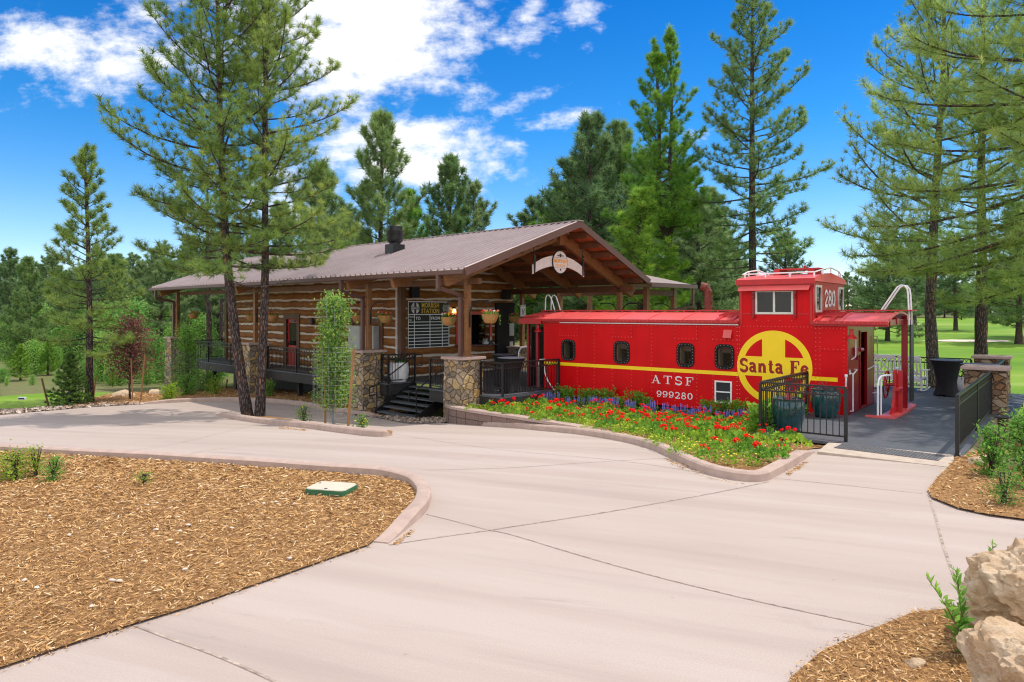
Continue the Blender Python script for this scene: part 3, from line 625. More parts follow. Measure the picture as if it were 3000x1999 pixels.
# ------------------------------------------------------------------ decks
def deck(label, outline, origin, ang, fascia, m2='deck_fascia', thick=.05, fz=.34):
    t = thing('deck', label, 'deck', origin, ang)
    mb = MB(); mb.prism(outline, -thick); o = mb.build('deck_boards', 'decking', t)
    for i, (p, q) in enumerate(fascia):
        mb = MB(); mb.bar((p[0], p[1], -thick-.012-fz/2), (q[0], q[1], -thick-.012-fz/2), .06, fz); mb.build('fascia_beam', m2, t)
    return t
deck('grey board deck around the right end of the red caboose', [(-.88, -3.95), (2.80, -3.95), (2.80, 2.3), (3.2, 2.3), (3.2, 8.05), (-4.5, 8.05), (-4.5, 3.08), (.02, 3.08), (.02, -.02), (-.88, -.02)], OC, AC, [((2.83, 2.3), (2.83, -3.93)), ((-4.4, 8.02), (3.1, 8.02)), ((-.85, -3.9), (-.85, -.1))], 'beam_concrete', .05, .38)
deck('grey board porch deck under the station roof', [(-22.2, .76), (-4.72, .76), (-4.72, 1.95), (-2.44, 1.95), (-2.44, .76), (.93, .76), (.93, 3.3), (.6, 9.6), (-22.2, 9.6)], OB, AB, [((-22.1, .79), (-4.76, .79)), ((-2.4, .79), (.9, .79)), ((-4.69, .83), (-4.69, 1.9)), ((-2.47, .83), (-2.47, 1.9)), ((.9, .83), (.9, 3.2))])
for i, x in enumerate((-20, -17.5, -15.2, -11.6, -9.0, -7.0, -.9)):                      # dark posts carrying the porch
    for y in (1.3, 3.2):
        t = thing('deck_support', 'dark square post holding up the porch deck', 'support post', B(x, y, -1.9), AB, 'posts under the porch deck')
        m_ = MB(); m_.box((-.09, -.09, 0), (.09, .09, 1.5)); m_.build('post', 'dark_steel', t)
        m_ = MB(); m_.box((-.3, -.12, 1.5), (.3, .12, 1.83)); m_.build('bearer', 'dark_steel', t)
t = thing('crawl_wall', 'dark block wall in the shade beneath the log station', 'foundation wall', B(-21, 2.75, -2.2), AB)
m_ = MB(); m_.box((0, 0, 0), (15, .2, 2.1)); m_.build('wall', 'dark_steel', t)

# ------------------------------------------------------------------ stone pillars
def pillar(label, x, y, ang, w, d, zb, zt, stone, O, capm='pinkish_cap', seed=1, taper=.02):
    rr = random.Random(seed); p = O(x, y); t = thing('stone_pillar', label, 'pillar', (p.x, p.y, zb), ang, 'stone pillars')
    H = zt-zb-.085; mb = MB(); nz_ = int(H/.09); K = []
    for k in range(nz_+1):
        z = H*k/nz_; f = taper*(1-k/nz_); ring = []
        for (cx_, cy_, ex, ey, n) in ((-w, 0, 1, 0, int(w/.09)), (0, 0, 0, 1, int(d/.09)), (0, d, -1, 0, int(w/.09)), (-w, d, 0, -1, int(d/.09))):
            Ln = w if ex else d
            for i in range(n):
                a = i/n; px_, py_ = cx_+ex*Ln*a, cy_+ey*Ln*a; j = rr.uniform(-.012, .016); nx_, ny_ = (ey, -ex)
                corner = (i == 0); ring.append((px_+nx_*(j+f)+(rr.uniform(-.012, .012) if corner else 0), py_+ny_*(j+f), z))
        K.append(len(ring)); mb.v += ring
    n = K[0]
    for k in range(nz_):
        for i in range(n): mb.f.append((k*n+i, k*n+(i+1) % n, (k+1)*n+(i+1) % n, (k+1)*n+i))
    mb.f.append(tuple(nz_*n+i for i in range(n)))
    mb.build('shaft', stone, t)
    mb = MB(); mb.box((-w-.075, -.075, H+.004), (.075, d+.075, H+.085)); mb.build('cap', capm, t, False, .012)
    return t
pillar('tall fieldstone pillar with flat cap right of the black steps', 0-.06, .06, AB, .82, .86, -1.05, 1.16, 'fieldstone', B, seed=1)
pillar('stone pillar with flat cap left of the black steps', -5.15, .06, AB, .86, .9, -1.3, 1.16, 'fieldstone', B, seed=2)
pillar('stone pillar behind the trunks of the twin pine', -13.6, .06, AB, .86, .9, -1.5, 1.16, 'fieldstone', B, seed=3)
pillar('stone pillar at the far corner of the porch behind a caged shrub', -22.3, .06, AB, .86, .95, -2.4, 1.18, 'fieldstone', B, seed=4)
pillar('dark ledgestone pillar at the end of the ramp railing', 3.02, 2.42, AC, .86, .80, -1.3, 1.16, 'ledgestone', C, seed=5)
pillar('dark ledgestone pillar at the back corner of the deck by the fairway', 2.72, 8.1, AC, .88, .86, -1.5, 1.12, 'ledgestone', C, seed=6)
for i, x in enumerate((-.06, -5.2)):
    pillar(['stone pillar behind the caboose at the far gable post', 'stone pillar behind the caboose under the inner gable post'][i], x, 8.1, AB, .8, .8, -1.3, 1.0, 'fieldstone', B, seed=8+i)
t = thing('stone_wall', 'low stone wall seen between the log station and the caboose', 'wall', B(-5.9, 9.3, -.9), AB)
m_ = MB(); m_.box((0, 0, 0), (5.0, .3, 1.82)); m_.build('wall', 'fieldstone', t); m_ = MB(); m_.box((-.02, -.06, 1.824), (5.06, .36, 1.91)); m_.build('cap', 'pinkish_cap', t)

# ------------------------------------------------------------------ the railings in place
railing('ornate black railing along the right edge of the ramp', C(2.72, -3.9), C(2.72, 2.38), 1.07, gap=.13, sp=.105)
railing('black railing in front of the two teal pots', C(-.80, -3.72), C(.86, -3.72), 1.07)
railing('black railing running from the teal pots back to the caboose side', C(-.80, -3.66), C(-.80, -.45), 1.07, endposts=(0, 1))
railing('black railing along the far edge of the deck behind the rocking chairs', C(-4.4, 7.9), C(1.78, 7.9), 1.04)
railing('short black railing between the two dark stone pillars', C(2.62, 3.3), C(2.62, 8.05), 1.04)
F0 = B(.90, .80); P1r = B(-.02, .80)
railing('black railing from the fieldstone pillar to the porch corner', P1r, F0, 1.02)
railing('black railing from the porch corner to the left end of the caboose', F0, C(-8.55, -.03), 1.02, endposts=(0, 1))
railing('long black railing in front of the red door', B(-13.5, .82), B(-6.1, .82), 1.02)
railing('black railing between the twin pine and the far porch corner', B(-22.1, .82), B(-14.6, .82), 1.02)
railing('black railing at the far left end of the porch', B(-22.05, 9.4), B(-22.05, 1.1), 1.02)
railing('short black railing left of the steps in front of the white pot', B(-5.12, .82), B(-4.72, .82), 1.02)
railing('black railing beside the steps along the white pot', B(-4.72, .86), B(-4.72, 2.0), 1.02, endposts=(0, 1))
railing('short black railing right of the steps by the fieldstone pillar', B(-2.44, .82), B(-.95, .82), 1.02)

# ------------------------------------------------------------------ steps
t = thing('staircase', 'open black steel steps up to the station porch', 'steps', B(-3.56, .27, 0), AB)
NS, RUN, RISE, WD = 6, .28, .15, 1.08
for k in range(NS):
    z = -.90+k*RISE; y = k*RUN
    m_ = MB(); m_.box((-WD, y, z-.04), (WD, y+.30, z)); m_.box((-WD, y-.006, z-.042), (WD, y+.02, z+.004)); m_.build('tread', 'deck_board', t)
for s in (-1, 1):
    m_ = MB(); x = s*(WD+.03); 
    M_ = Matrix(((0,0,1,x-.02),(1,0,0,0),(0,1,0,0),(0,0,0,1)))
    m_.prism([(-.06, -1.08), (.22, -1.08), (1.75, -.26), (1.75, .02), (1.62, .02), (-.06, -.88)], .04, M_); m_.build('stringer', 'black_metal', t)
for s, x in ((-1, -WD-.03), (1, WD-.02)):
    m_ = MB(); r = .022
    m_.tube([(x, .02, -.85), (x, .02, .02)], r); m_.tube([(x, 1.72, .0), (x, 1.72, .93)], r)
    m_.tube([(x, -.28, -.02-.06), (x, -.28, -.34), (x, .02, -.34)], r); m_.tube([(x, -.28, -.07), (x, .0, -.03), (x, 1.60, .88), (x, 1.72, .95), (x, 2.02, .95), (x, 2.02, .55), (x, 1.72, .55)], r); m_.build('handrail', 'black_metal', t)
m_ = MB(); m_.bar((-.1, .4, -1.04), (.25, .5, -.74), .07, .02); m_.bar((-.1, 1.1, -1.0), (.3, 1.2, -.45), .07, .02); m_.build('brace', 'black_metal', t)

# ------------------------------------------------------------------ threshold slab and mat
a_, b_, c_, d_ = onz(2428, 1297, 0), onz(2793, 1334, 0), onz(2800, 1372, 0), onz(2395, 1324, 0)
m_ = MB(); m_.add([(p.x, p.y, .006) for p in (d_, c_, b_, a_)]+[(p.x, p.y, -.2) for p in (d_, c_, b_, a_)], [(0,1,2,3), (0,4,5,1), (1,5,6,2), (2,6,7,3), (3,7,4,0)]); o = m_.build('threshold_path', 'slab_pale'); tag(o, kind='structure')
p, q, r_ = onz(2443, 1314, 0), onz(2749.5, 1352, 0), onz(2475, 1301.5, 0); ex = (q-p); LL = ex.length; an = math.atan2(ex.y, ex.x); DD = abs((r_-p).dot(Vector((-ex.y, ex.x, 0))/LL))
t = thing('tactile_mat', 'grey studded warning strip set in the path before the deck', 'tactile strip', (p.x, p.y, .009), an)
m_ = MB(); m_.box((0, 0, 0), (LL, DD, .006)); m_.build('base', 'mat_grey', t)
m_ = MB()
for i in range(int(LL/.055)):
    for j in range(int(DD/.055)): m_.box((i*.055+.012, j*.055+.01, .0062), (i*.055+.045, j*.055+.035, .016))
m_.build('stud_pattern', 'mat_grey', t)

# ------------------------------------------------------------------ low block wall of the flower bed
t = thing('retaining_wall', 'low split-face block wall holding the flower bed by the station', 'retaining wall')
Pn = smoothline([Vector((p.x, p.y, wall_top(i))) for i, p in enumerate(WP)], 4); L = len(Pn); ups = []
for i in range(L):
    d = Pn[min(i+1, L-1)]-Pn[max(i-1, 0)]; d.z = 0; d.normalize(); ups.append(Vector((-d.y, d.x, 0)))
def band(name, m, off, zfun, thick, w):
    mb = MB(); n = 4
    for p, u in zip(Pn, ups):
        zt, zb = zfun(p)
        for a, b in ((off, zb), (off, zt), (off+w, zt), (off+w, zb)): mb.v.append((p.x+u.x*a, p.y+u.y*a, b))
    for i in range(L-1):
        for j in range(3): mb.f.append((i*n+j, i*n+j+1, (i+1)*n+j+1, (i+1)*n+j))
    mb.f.append((0,1,2,3)); mb.f.append(tuple((L-1)*n+j for j in range(4))); return mb.build(name, m, t)
gzp = lambda p: float(gz(p.x, p.y))
band('block_courses', 'split_block', .03, lambda p: (max(p.z-.075, gzp(p)-.02), gzp(p)-.1), .2, .24)
band('cap_course', 'pinkish_cap', 0, lambda p: (max(p.z, gzp(p)+.0), max(p.z-.072, gzp(p)-.03)), .2, .30)
mb = MB(); acc_ = 0
for course in range(2):
    acc_ = .2*course
    for i in range(1, L):
        acc_ += (Pn[i]-Pn[i-1]).length
        if acc_ > .42:
            acc_ = 0; p, u = Pn[i], ups[i]; zt = p.z-.08-.21*course; zb = max(zt-.20, gzp(p)-.02)
            if zt-zb > .03: mb.bar((p.x+u.x*.028, p.y+u.y*.028, zt), (p.x+u.x*.028, p.y+u.y*.028, zb), .014, .008)
for i in range(1, L):
    p, q = Pn[i-1], Pn[i]; z0, z1 = p.z-.285, q.z-.285
    if z1 > gzp(q)-.02: mb.bar((p.x+ups[i-1].x*.029, p.y+ups[i-1].y*.029, z0), (q.x+ups[i].x*.029, q.y+ups[i].y*.029, z1), .008, .014)
mb.build('joint_lines', 'sign_black', t)
# ------------------------------------------------------------------ caboose
cab = thing('caboose', 'bright red railway caboose with yellow cross emblem and rooftop cupola', 'caboose', C(0, 0, 0), AC)
CL, CW, ZB, ZE = -9.18, 2.98, -.18, 2.19
WIN = [(-8.47, .97, -7.94, 1.64), (-6.54, .96, -6.00, 1.64), (-4.48, .96, -3.95, 1.64), (-3.35, .96, -2.81, 1.64)]
holes = [rrect(a+.07, b+.07, c-.07, d-.07, .12) for a, b, c, d in WIN]
body = plate('body', [(CL, ZB), (0, ZB), (0, ZE), (-.78, ZE), (-.78, 3.24), (-2.68, 3.24), (-2.68, ZE), (CL, ZE)], holes+[[(-2.22, 2.48), (-1.28, 2.48), (-1.28, 3.06), (-2.22, 3.06)]], .04, 'red_paint', cab, FACE(0, .021, 0))
m_ = MB(); m_.box((CL, CW-.04, ZB), (0, CW, ZE)); m_.box((-2.68, CW-.04, ZE), (-.78, CW, 3.24)); m_.box((CL+.04, .045, ZB), (-.04, CW-.045, ZB+.05)); m_.box((CL, .045, ZB), (CL+.04, CW-.045, ZE)); m_.build('rear_shell', 'red_paint', cab)
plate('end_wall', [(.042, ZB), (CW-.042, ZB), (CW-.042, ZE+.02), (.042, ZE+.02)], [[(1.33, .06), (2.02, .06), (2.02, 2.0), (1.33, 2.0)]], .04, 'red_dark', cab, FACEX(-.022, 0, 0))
m_ = MB(); 
for (y0, y1, z0, z1) in ((1.29, 1.33, .04, 2.04), (2.02, 2.06, .04, 2.04), (1.33, 2.02, 2.0, 2.04)): m_.box((.0, y0, z0), (.025, y1, z1))
m_.build('door_frame', 'red_dark', cab)
m_ = MB(); m_.box((-1.2, .5, ZB+.055), (-.05, 2.5, ZB+.06)); m_.box((-1.25, .05, ZB+.06), (-1.2, CW-.05, 2.15)); m_.build('vestibule', 'interior_dark', cab)
# cabin interior seen through the windows
m_ = MB(); m_.box((CL+.05, 1.2, ZB+.06), (-1.3, 1.24, 2.15)); m_.build('inner_partition', 'interior_brown', cab)
for i, (a, b, c, d) in enumerate(WIN):
    ring = plate('window', rrect(a, b, c, d, .16), [rrect(a+.075, b+.075, c-.075, d-.075, .10)], .03, 'black_rubber', cab, FACE(0, -.012, 0))
    m_ = MB(); m_.box((a+.05, .012, b+.05), (c-.05, .016, d-.05)); m_.build('pane', 'glass', ring)
    m_ = MB(); n = 22
    per = rrect(a+.036, b+.036, c-.036, d-.036, .13, 3)
    for k in range(len(per)):
        p0, p1 = Vector(per[k]), Vector(per[(k+1) % len(per)]); q = max(1, round((p1-p0).length/.085))
        for s in range(q):
            p = p0+(p1-p0)*s/q; m_.lathe([(.011, 0), (.011, .006), (.005, .010)], 6); 
            for r in range(18): v = m_.v[-18+r]; m_.v[-18+r] = (p.x+v[0], -.027-v[2], p.y+v[1])
    m_.build('bolts', 'galvanised', ring)
    m_ = MB(); m_.box((a+.05, .045, b+.02), (a+.11, .30, d-.02)); m_.box((c-.11, .045, b+.02), (c-.05, .30, d-.02)); m_.box((a+.11, .045, b+.0), (c-.11, .3, b+.06)); m_.build('reveal', 'shade_tan', ring)
    if i: m_ = MB(); m_.box((a+.11, .20, d-.24), (c-.11, .22, d-.03)); m_.build('valance', 'valance', ring)
m_ = MB(); m_.tube([(-4.2, .25, .98), (-4.2, .25, 1.16)], .01); m_.lathe([(.03, 0), (.03, .10), (.015, .13)], 8, (-4.08, .26, 1.0)); m_.build('window_trinkets', 'plastic_white', cab)
# roof
def arch(y):                                             # roof height across the car
    t = (y-CW/2)/(CW/2+.10); return ZE+.085+.24*(1-abs(t)**2.0)
def roofstrip(x0, x1, zt, mname, name, thick=.03, rise=0, W0=-.10, W1=CW+.10, n=18):
    mb = MB(); ys_ = [W0+(W1-W0)*i/n for i in range(n+1)]
    for x in (x0, x1):
        for y in ys_: mb.v.append((x, y, arch(y)+rise))
        for y in ys_: mb.v.append((x, y, arch(y)+rise-thick))
    k = n+1
    for i in range(n):
        mb.f.append((i, i+1, 2*k+i+1, 2*k+i)); mb.f.append((k+i+1, k+i, 3*k+i, 3*k+i+1)); mb.f.append((i+1, i, k+i, k+i+1)); mb.f.append((2*k+i, 2*k+i+1, 3*k+i+1, 3*k+i))
    mb.f.append((0, 2*k, 3*k, k)); mb.f.append((n, k+n, 3*k+n, 2*k+n)); return mb
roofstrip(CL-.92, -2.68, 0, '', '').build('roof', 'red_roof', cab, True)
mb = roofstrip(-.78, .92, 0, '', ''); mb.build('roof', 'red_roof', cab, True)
mb = MB()
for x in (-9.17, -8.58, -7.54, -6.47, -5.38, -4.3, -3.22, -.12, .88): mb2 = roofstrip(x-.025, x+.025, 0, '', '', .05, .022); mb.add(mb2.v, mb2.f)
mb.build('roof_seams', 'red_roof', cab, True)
mb = MB()
for x0, x1 in ((CL-.92, -2.68), (-.78, .92)):
    mb.box((x0, -.125, ZE+.028), (x1, -.10, ZE+.105)); mb.box((x0, -.05, ZE-.02), (x1, -.001, ZE+.06)); mb.box((x0, CW+.10, ZE+.028), (x1, CW+.125, ZE+.105))
mb.build('eave_strip', 'red_box', cab)
mb = MB(); mb.box((-8.5, -.062, ZE-.028), (-2.68, -.002, ZE-.002)); mb.build('drip_edge', 'white_paint', cab)
for x0, x1, nm in ((CL-.95, -2.72, 0), (-.72, 1.22, 1)):      # running boards over the roof ridge
    mb = MB(); y0, y1 = CW/2-.36, CW/2+.36
    for k in range(7): mb.box((x0, y0+k*.105, 2.545), (x1, y0+k*.105+.085, 2.575))
    for i in range(int((x1-x0)/1.05)+1): x = min(x1-.1, x0+.1+1.05*i); mb.box((x-.03, y0, 2.50), (x+.03, y1, 2.545)); mb.bar((x, y0+.02, 2.52), (x+.0, y0-.22, 2.46), .05, .03); mb.bar((x, y1-.02, 2.52), (x, y1+.22, 2.46), .05, .03)
    mb.build('running_board', 'red_box', cab)
for x0, x1 in ((-3.35, -2.69), (-.77, -.18)):                # grating steps beside the cupola
    mb = MB()
    for k in range(12): mb.bar((x0, .28+k*.062, 2.43+k*.0085), (x1, .28+k*.062, 2.43+k*.0085), .03, .02)
    mb.box((x0, .26, 2.40), (x0+.03, 1.0, 2.43)); mb.box((x1-.03, .26, 2.40), (x1, 1.0, 2.43))
    for x in (x0+.1, x1-.16): mb.bar((x, -.1, 2.30), (x, .3, 2.42), .1, .02)
    mb.build('roof_grating', 'red_box', cab)
# cupola
mb = MB(); 
prof = [(-.06, 3.30), (-.06, 3.36), (.02, 3.40), (.35, 3.46), (CW/2, 3.56), (CW-.35, 3.46), (CW-.02, 3.40), (CW+.06, 3.36), (CW+.06, 3.30)]
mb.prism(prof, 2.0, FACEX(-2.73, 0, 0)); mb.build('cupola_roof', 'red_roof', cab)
mb = MB(); mb.box((-2.74, -.085, 3.235), (-.72, -.062, 3.375)); mb.box((-2.70, -.035, 3.20), (-.75, .0, 3.26)); mb.build('eave_strip', 'red_box', cab)
for x, s in ((-.78, 1), (-2.68, -1)):
    hol = [[(.16, 2.54), (.66, 2.54), (.66, 3.18), (.16, 3.18)], [(2.34, 2.54), (2.84, 2.54), (2.84, 3.18), (2.34, 3.18)]]
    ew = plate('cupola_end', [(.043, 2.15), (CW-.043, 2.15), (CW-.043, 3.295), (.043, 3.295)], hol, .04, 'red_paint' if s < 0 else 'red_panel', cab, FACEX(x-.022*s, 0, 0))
    for h in hol:
        (y0, z0), (y1, z1) = h[0], h[2]
        fr = plate('window_frame', [(y0-.03, z0-.03), (y1+.03, z0-.03), (y1+.03, z1+.03), (y0-.03, z1+.03)], [[(y0+.03, z0+.03), (y1-.03, z0+.03), (y1-.03, z1-.03), (y0+.03, z1-.03)]], .03, 'alu', cab, FACEX(x+.012*s, 0, 0))
        m_ = MB(); m_.box((x-.014, y0+.02, z0+.02), (x-.006, y1-.02, z1-.02)); m_.build('pane', 'glass_dark', fr)
(x0, z0), (x1, z1) = (-2.22, 2.48), (-1.28, 3.06)
fr = plate('cupola_window', [(x0-.02, z0-.02), (x1+.02, z0-.02), (x1+.02, z1), (x0-.02, z1)], [[(x0+.035, z0+.035), (-1.775, z0+.035), (-1.775, z1-.02), (x0+.035, z1-.02)], [(-1.72, z0+.035), (x1-.035, z0+.035), (x1-.035, z1-.02), (-1.72, z1-.02)]], .05, 'alu', cab, FACE(0, .004, 0))
m_ = MB(); m_.box((x0, .012, z0+.01), (x1, .016, z1)); m_.build('pane', 'glass_dark', fr)
m_ = MB(); m_.box((-2.6, 1.3, 2.2), (-1.9, 1.35, 3.25)); m_.box((-1.7, .5, 2.2), (-1.1, .55, 2.9)); m_.build('cupola_interior', 'interior_brown', cab)
m_ = MB(); m_.tube([(-1.72, .2, 2.70), (-1.5, .2, 2.70), (-1.42, .2, 2.62), (-1.40, .2, 2.48)], .02); m_.build('seat_frame', 'black_metal', cab)
for x in (x0-.06, x1+.06):
    m_ = MB(); m_.box((x-.035, -.045, 2.42), (x+.035, -.002, 3.07)); m_.bar((x, -.05, 2.98), (x, -.09, 2.88), .05, .03); m_.bar((x, -.05, 2.40), (x, -.05, 2.36), .07, .06); m_.build('window_guard', 'red_dark', cab)
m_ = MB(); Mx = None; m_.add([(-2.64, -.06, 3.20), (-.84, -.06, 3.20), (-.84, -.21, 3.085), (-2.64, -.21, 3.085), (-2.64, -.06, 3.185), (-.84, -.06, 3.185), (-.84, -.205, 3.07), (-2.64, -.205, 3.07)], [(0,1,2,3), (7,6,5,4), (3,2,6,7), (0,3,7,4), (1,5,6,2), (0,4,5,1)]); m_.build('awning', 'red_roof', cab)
m_ = MB(); m_.box((-2.58, -.012, 2.455), (-2.34, -.001, 2.48)); m_.box((-1.16, -.012, 2.455), (-.9, -.001, 2.48)); m_.box((-2.66, -.012, 2.2), (-2.60, -.001, 3.2)); m_.box((-.86, -.012, 2.2), (-.80, -.001, 3.2)); m_.build('corner_strip', 'red_box', cab)
m_ = MB(); r = .018
rail_ = [(-2.66, .22, 3.53), (-.80, .22, 3.54), (-.74, .75, 3.63), (-.74, CW/2, 3.70), (-.74, 2.3, 3.63), (-.80, CW-.22, 3.54), (-2.66, CW-.22, 3.53), (-2.70, 2.3, 3.63), (-2.70, CW/2, 3.70), (-2.70, .75, 3.63), (-2.66, .22, 3.53)]
m_.tube(rail_, r, 7)
for x in (-2.6, -2.05, -1.42, -.82):
    for y in (.22, CW-.22): m_.tube([(x, y, 3.40), (x, y, 3.535)], .022); m_.box((x-.05, y-.06, 3.36), (x+.05, y+.03, 3.42))
for y in (.75, CW/2, 2.3):
    for x in (-.75, -2.69): m_.tube([(x, y, 3.5), (x, y, 3.64 if y != CW/2 else 3.7)], .02)
m_.build('cupola_handrail', 'white_paint', cab)
m_ = MB(); m_.box((-2.1, 1.1, 3.66), (-.95, 1.8, 3.70)); 
for x in (-2.05, -1.15): m_.box((x-.08, 1.08, 3.50), (x+.08, 1.82, 3.66))
m_.tube([(-1.4, 1.45, 3.7), (-1.4, 1.45, 3.79)], .03); m_.build('cupola_hatch', 'red_box', cab)
# stroke-drawn slab letters
def ribbon2(mb, pts, w, M, dz):
    pts = [Vector(p) for p in pts]; k = len(mb.v); n = len(pts)
    for i, p in enumerate(pts):
        d = (pts[min(i+1, n-1)]-pts[max(i-1, 0)]).normalized(); u = Vector((-d.y, d.x)); ww = w[i] if isinstance(w, (list, tuple)) else w
        for s in (1, -1): q = p+u*s*ww/2; mb.v.append(tuple(M @ Vector((q.x, q.y, dz))))
    for i in range(n-1): mb.f.append((k+2*i, k+2*i+1, k+2*i+3, k+2*i+2))
def arc(cx_, cy_, rx, ry, a0, a1, n=16): return [(cx_+rx*math.cos(R(a0+(a1-a0)*i/n)), cy_+ry*math.sin(R(a0+(a1-a0)*i/n))) for i in range(n+1)]
GL = {'A': (1.0, [([(.12, 0), (.47, 1)], .09), ([(.42, 1), (.80, 0)], .19), ([(.22, .3), (.68, .3)], .07), ([(0, .03), (.28, .03)], .06), ([(.58, .03), (1.0, .03)], .06)]),
      'T': (.92, [([(.46, 0), (.46, 1)], .19), ([(.02, .96), (.90, .96)], .08), ([(.05, .98), (.05, .70)], .08), ([(.87, .98), (.87, .70)], .08), ([(.24, .03), (.68, .03)], .06)]),
      'S': (.78, [(arc(.39, .735, .29, .235, 20, 270)+arc(.39, .265, .31, .235, 90, -160), [.07+.11*abs(math.sin(math.pi*i/33*1.5+.6)) for i in range(34)]), ([(.69, .98), (.69, .72)], .06), ([(.07, .02), (.07, .28)], .06)]),
      'F': (.88, [([(.24, 0), (.24, 1)], .19), ([(.02, .96), (.82, .96)], .08), ([(.80, .98), (.80, .68)], .08), ([(.3, .52), (.58, .52)], .08), ([(.57, .66), (.57, .38)], .06), ([(.02, .03), (.48, .03)], .06)]),
      '9': (.72, [(arc(.36, .68, .25, .28, 0, 360, 24), [.10+.08*abs(math.cos(2*math.pi*i/24)) for i in range(25)]), (arc(.25, .5, .36, .46, 25, -75, 14), [.17-.008*i for i in range(15)]), (arc(.2, .14, .07, .07, 0, 360, 10), .1)]),
      '2': (.72, [(arc(.36, .70, .24, .25, 165, -35, 14)+[(.36, .28), (.12, .06)], .15), ([(.08, .06), (.66, .06)], .13), ([(.63, .02), (.66, .26)], .08)]),
      '8': (.72, [(arc(.36, .745, .2, .205, 0, 360, 20), .14), (arc(.36, .27, .25, .24, 0, 360, 22), .15)]),
      '0': (.74, [(arc(.37, .5, .25, .45, 0, 360, 28), [.09+.11*abs(math.cos(2*math.pi*i/28)) for i in range(29)])]),
      'N': (.9, [([(.2, 0), (.2, 1)], .08), ([(.18, 1), (.72, 0)], .18), ([(.74, 0), (.74, 1)], .08)]), 'E': (.8, [([(.22, 0), (.22, 1)], .18), ([(.04, .95), (.74, .95)], .09), ([(.04, .05), (.76, .05)], .09), ([(.3, .5), (.55, .5)], .08)]),
      'a': (.78, [(arc(.34, .22, .20, .17, 0, 360, 16), .14), ([(.10, .55), (.2, .66), (.38, .68), (.53, .6), (.55, .45), (.55, .12), (.62, .05), (.74, .07)], .16)]),
      'n': (.88, [([(.2, 0), (.2, .66)], .17), ([(.24, .5), (.36, .62), (.52, .62), (.62, .5), (.64, .35), (.64, 0)], .17), ([(.04, .03), (.38, .03)], .07), ([(.48, .03), (.82, .03)], .07), ([(.04, .65), (.22, .65)], .07)]),
      't': (.58, [([(.26, .95), (.25, .2), (.32, .06), (.44, .05), (.54, .14)], .16), ([(.04, .65), (.5, .65)], .08)]), 'e': (.74, [(arc(.36, .33, .25, .29, 12, 318, 20), .15), ([(.18, .36), (.6, .36)], .09)]), ' ': (.42, [])}
def slab(txt, h, M, mb, dz0, track=.12, sx=1.0, step=.0004, total=None, wt=1.0):
    w = sum(GL[c][0]+track for c in txt)-track
    if total: sx = total/(w*h)
    x = -w/2
    for c in txt:
        adv, st = GL[c]
        for i, (pts, wd) in enumerate(st): ribbon2(mb, [((x+a)*h*sx, (b-.5)*h) for a, b in pts], [k*h*wt for k in wd] if isinstance(wd, list) else wd*h*wt, M, dz0+step*i)
        x += adv+track
mb = MB(); slab('ATSF', .235, FACE(-4.62, 0, .565), mb, .004, .30, total=1.30); slab('999280', .185, FACE(-4.555, 0, .145), mb, .004, .08, total=1.13); slab('NE', .10, FACE(-8.36, 0, .04), mb, .004)
mb.build('car_lettering', 'grey_lettering', cab)
# stripe and emblem
mb = MB()
for a, b in ((CL+.03, -2.70), (-.86, -.21)): mb.add([(a, -.003, .80), (b, -.003, .80), (b, -.003, .902), (a, -.003, .902)], [(0,1,2,3)])
mb.build('stripe', 'yellow_paint', cab)
mb = MB(); ex, ez, er, ew = -1.765, 1.08, .965, .795; n = 64
for i in range(n):
    a = 2*math.pi*i/n; c, s = math.cos(a), math.sin(a); mb.v += [(ex+er*c, -.004, ez+er*.99*s), (ex+ew*c, -.004, ez+ew*.99*s)]
for i in range(n): j = (i+1) % n; mb.f.append((2*i, 2*j, 2*j+1, 2*i+1))
def seg(lo, hi, horizontal, off):
    P = []; rad = er-.01
    for k in range(13):
        t = lo+(hi-lo)*k/12; q = math.sqrt(max(0, rad*rad-t*t)); P.append((t, q))
    vs = [(a, b) for a, b in P]+[(a, -b) for a, b in P[::-1]]
    k0 = len(mb.v)
    for a, b in vs:
        x, z = (b, a) if horizontal else (a, b); mb.v.append((ex+x, off, ez+z*.99))
    mb.f.append(tuple(range(k0, k0+len(vs))))
seg(-.295, .295, False, -.0055); seg(-.25, .27, True, -.007)
em = mb.build('emblem', 'yellow_paint', cab)
mb = MB(); slab('Santa Fe', .34, FACE(ex+.0, 0, ez+.02), mb, .0085, .10, total=1.76, wt=1.35); mb.build('emblem_lettering', 'red_dark', em)
# stencil number on the cupola end
mb = MB(); M280 = FACEX(-.776, 1.50, 2.88)
def st280(x, parts):
    for i, p in enumerate(parts): ribbon2(mb, [((x+a)*1.0, b) for a, b in p], .075, M280, .006+.0004*i)
hh = .20
st280(-.36, [arc(0, hh-.12, .11, .12, 175, 10, 8), [(.11, .05), (-.10, -.16)], [(-.13, -hh+.0), (.13, -hh)]])
st280(0, [arc(0, .1, .11, .1, 78, -78, 8), arc(0, .1, .11, .1, 102, 258, 8), arc(0, -.1, .12, .1, 78, -78, 8), arc(0, -.1, .12, .1, 102, 258, 8)])
st280(.36, [arc(0, 0, .12, .20, 78, -78, 12), arc(0, 0, .12, .20, 102, 258, 12)])
mb.build('cupola_number', 'white_paint', cab)
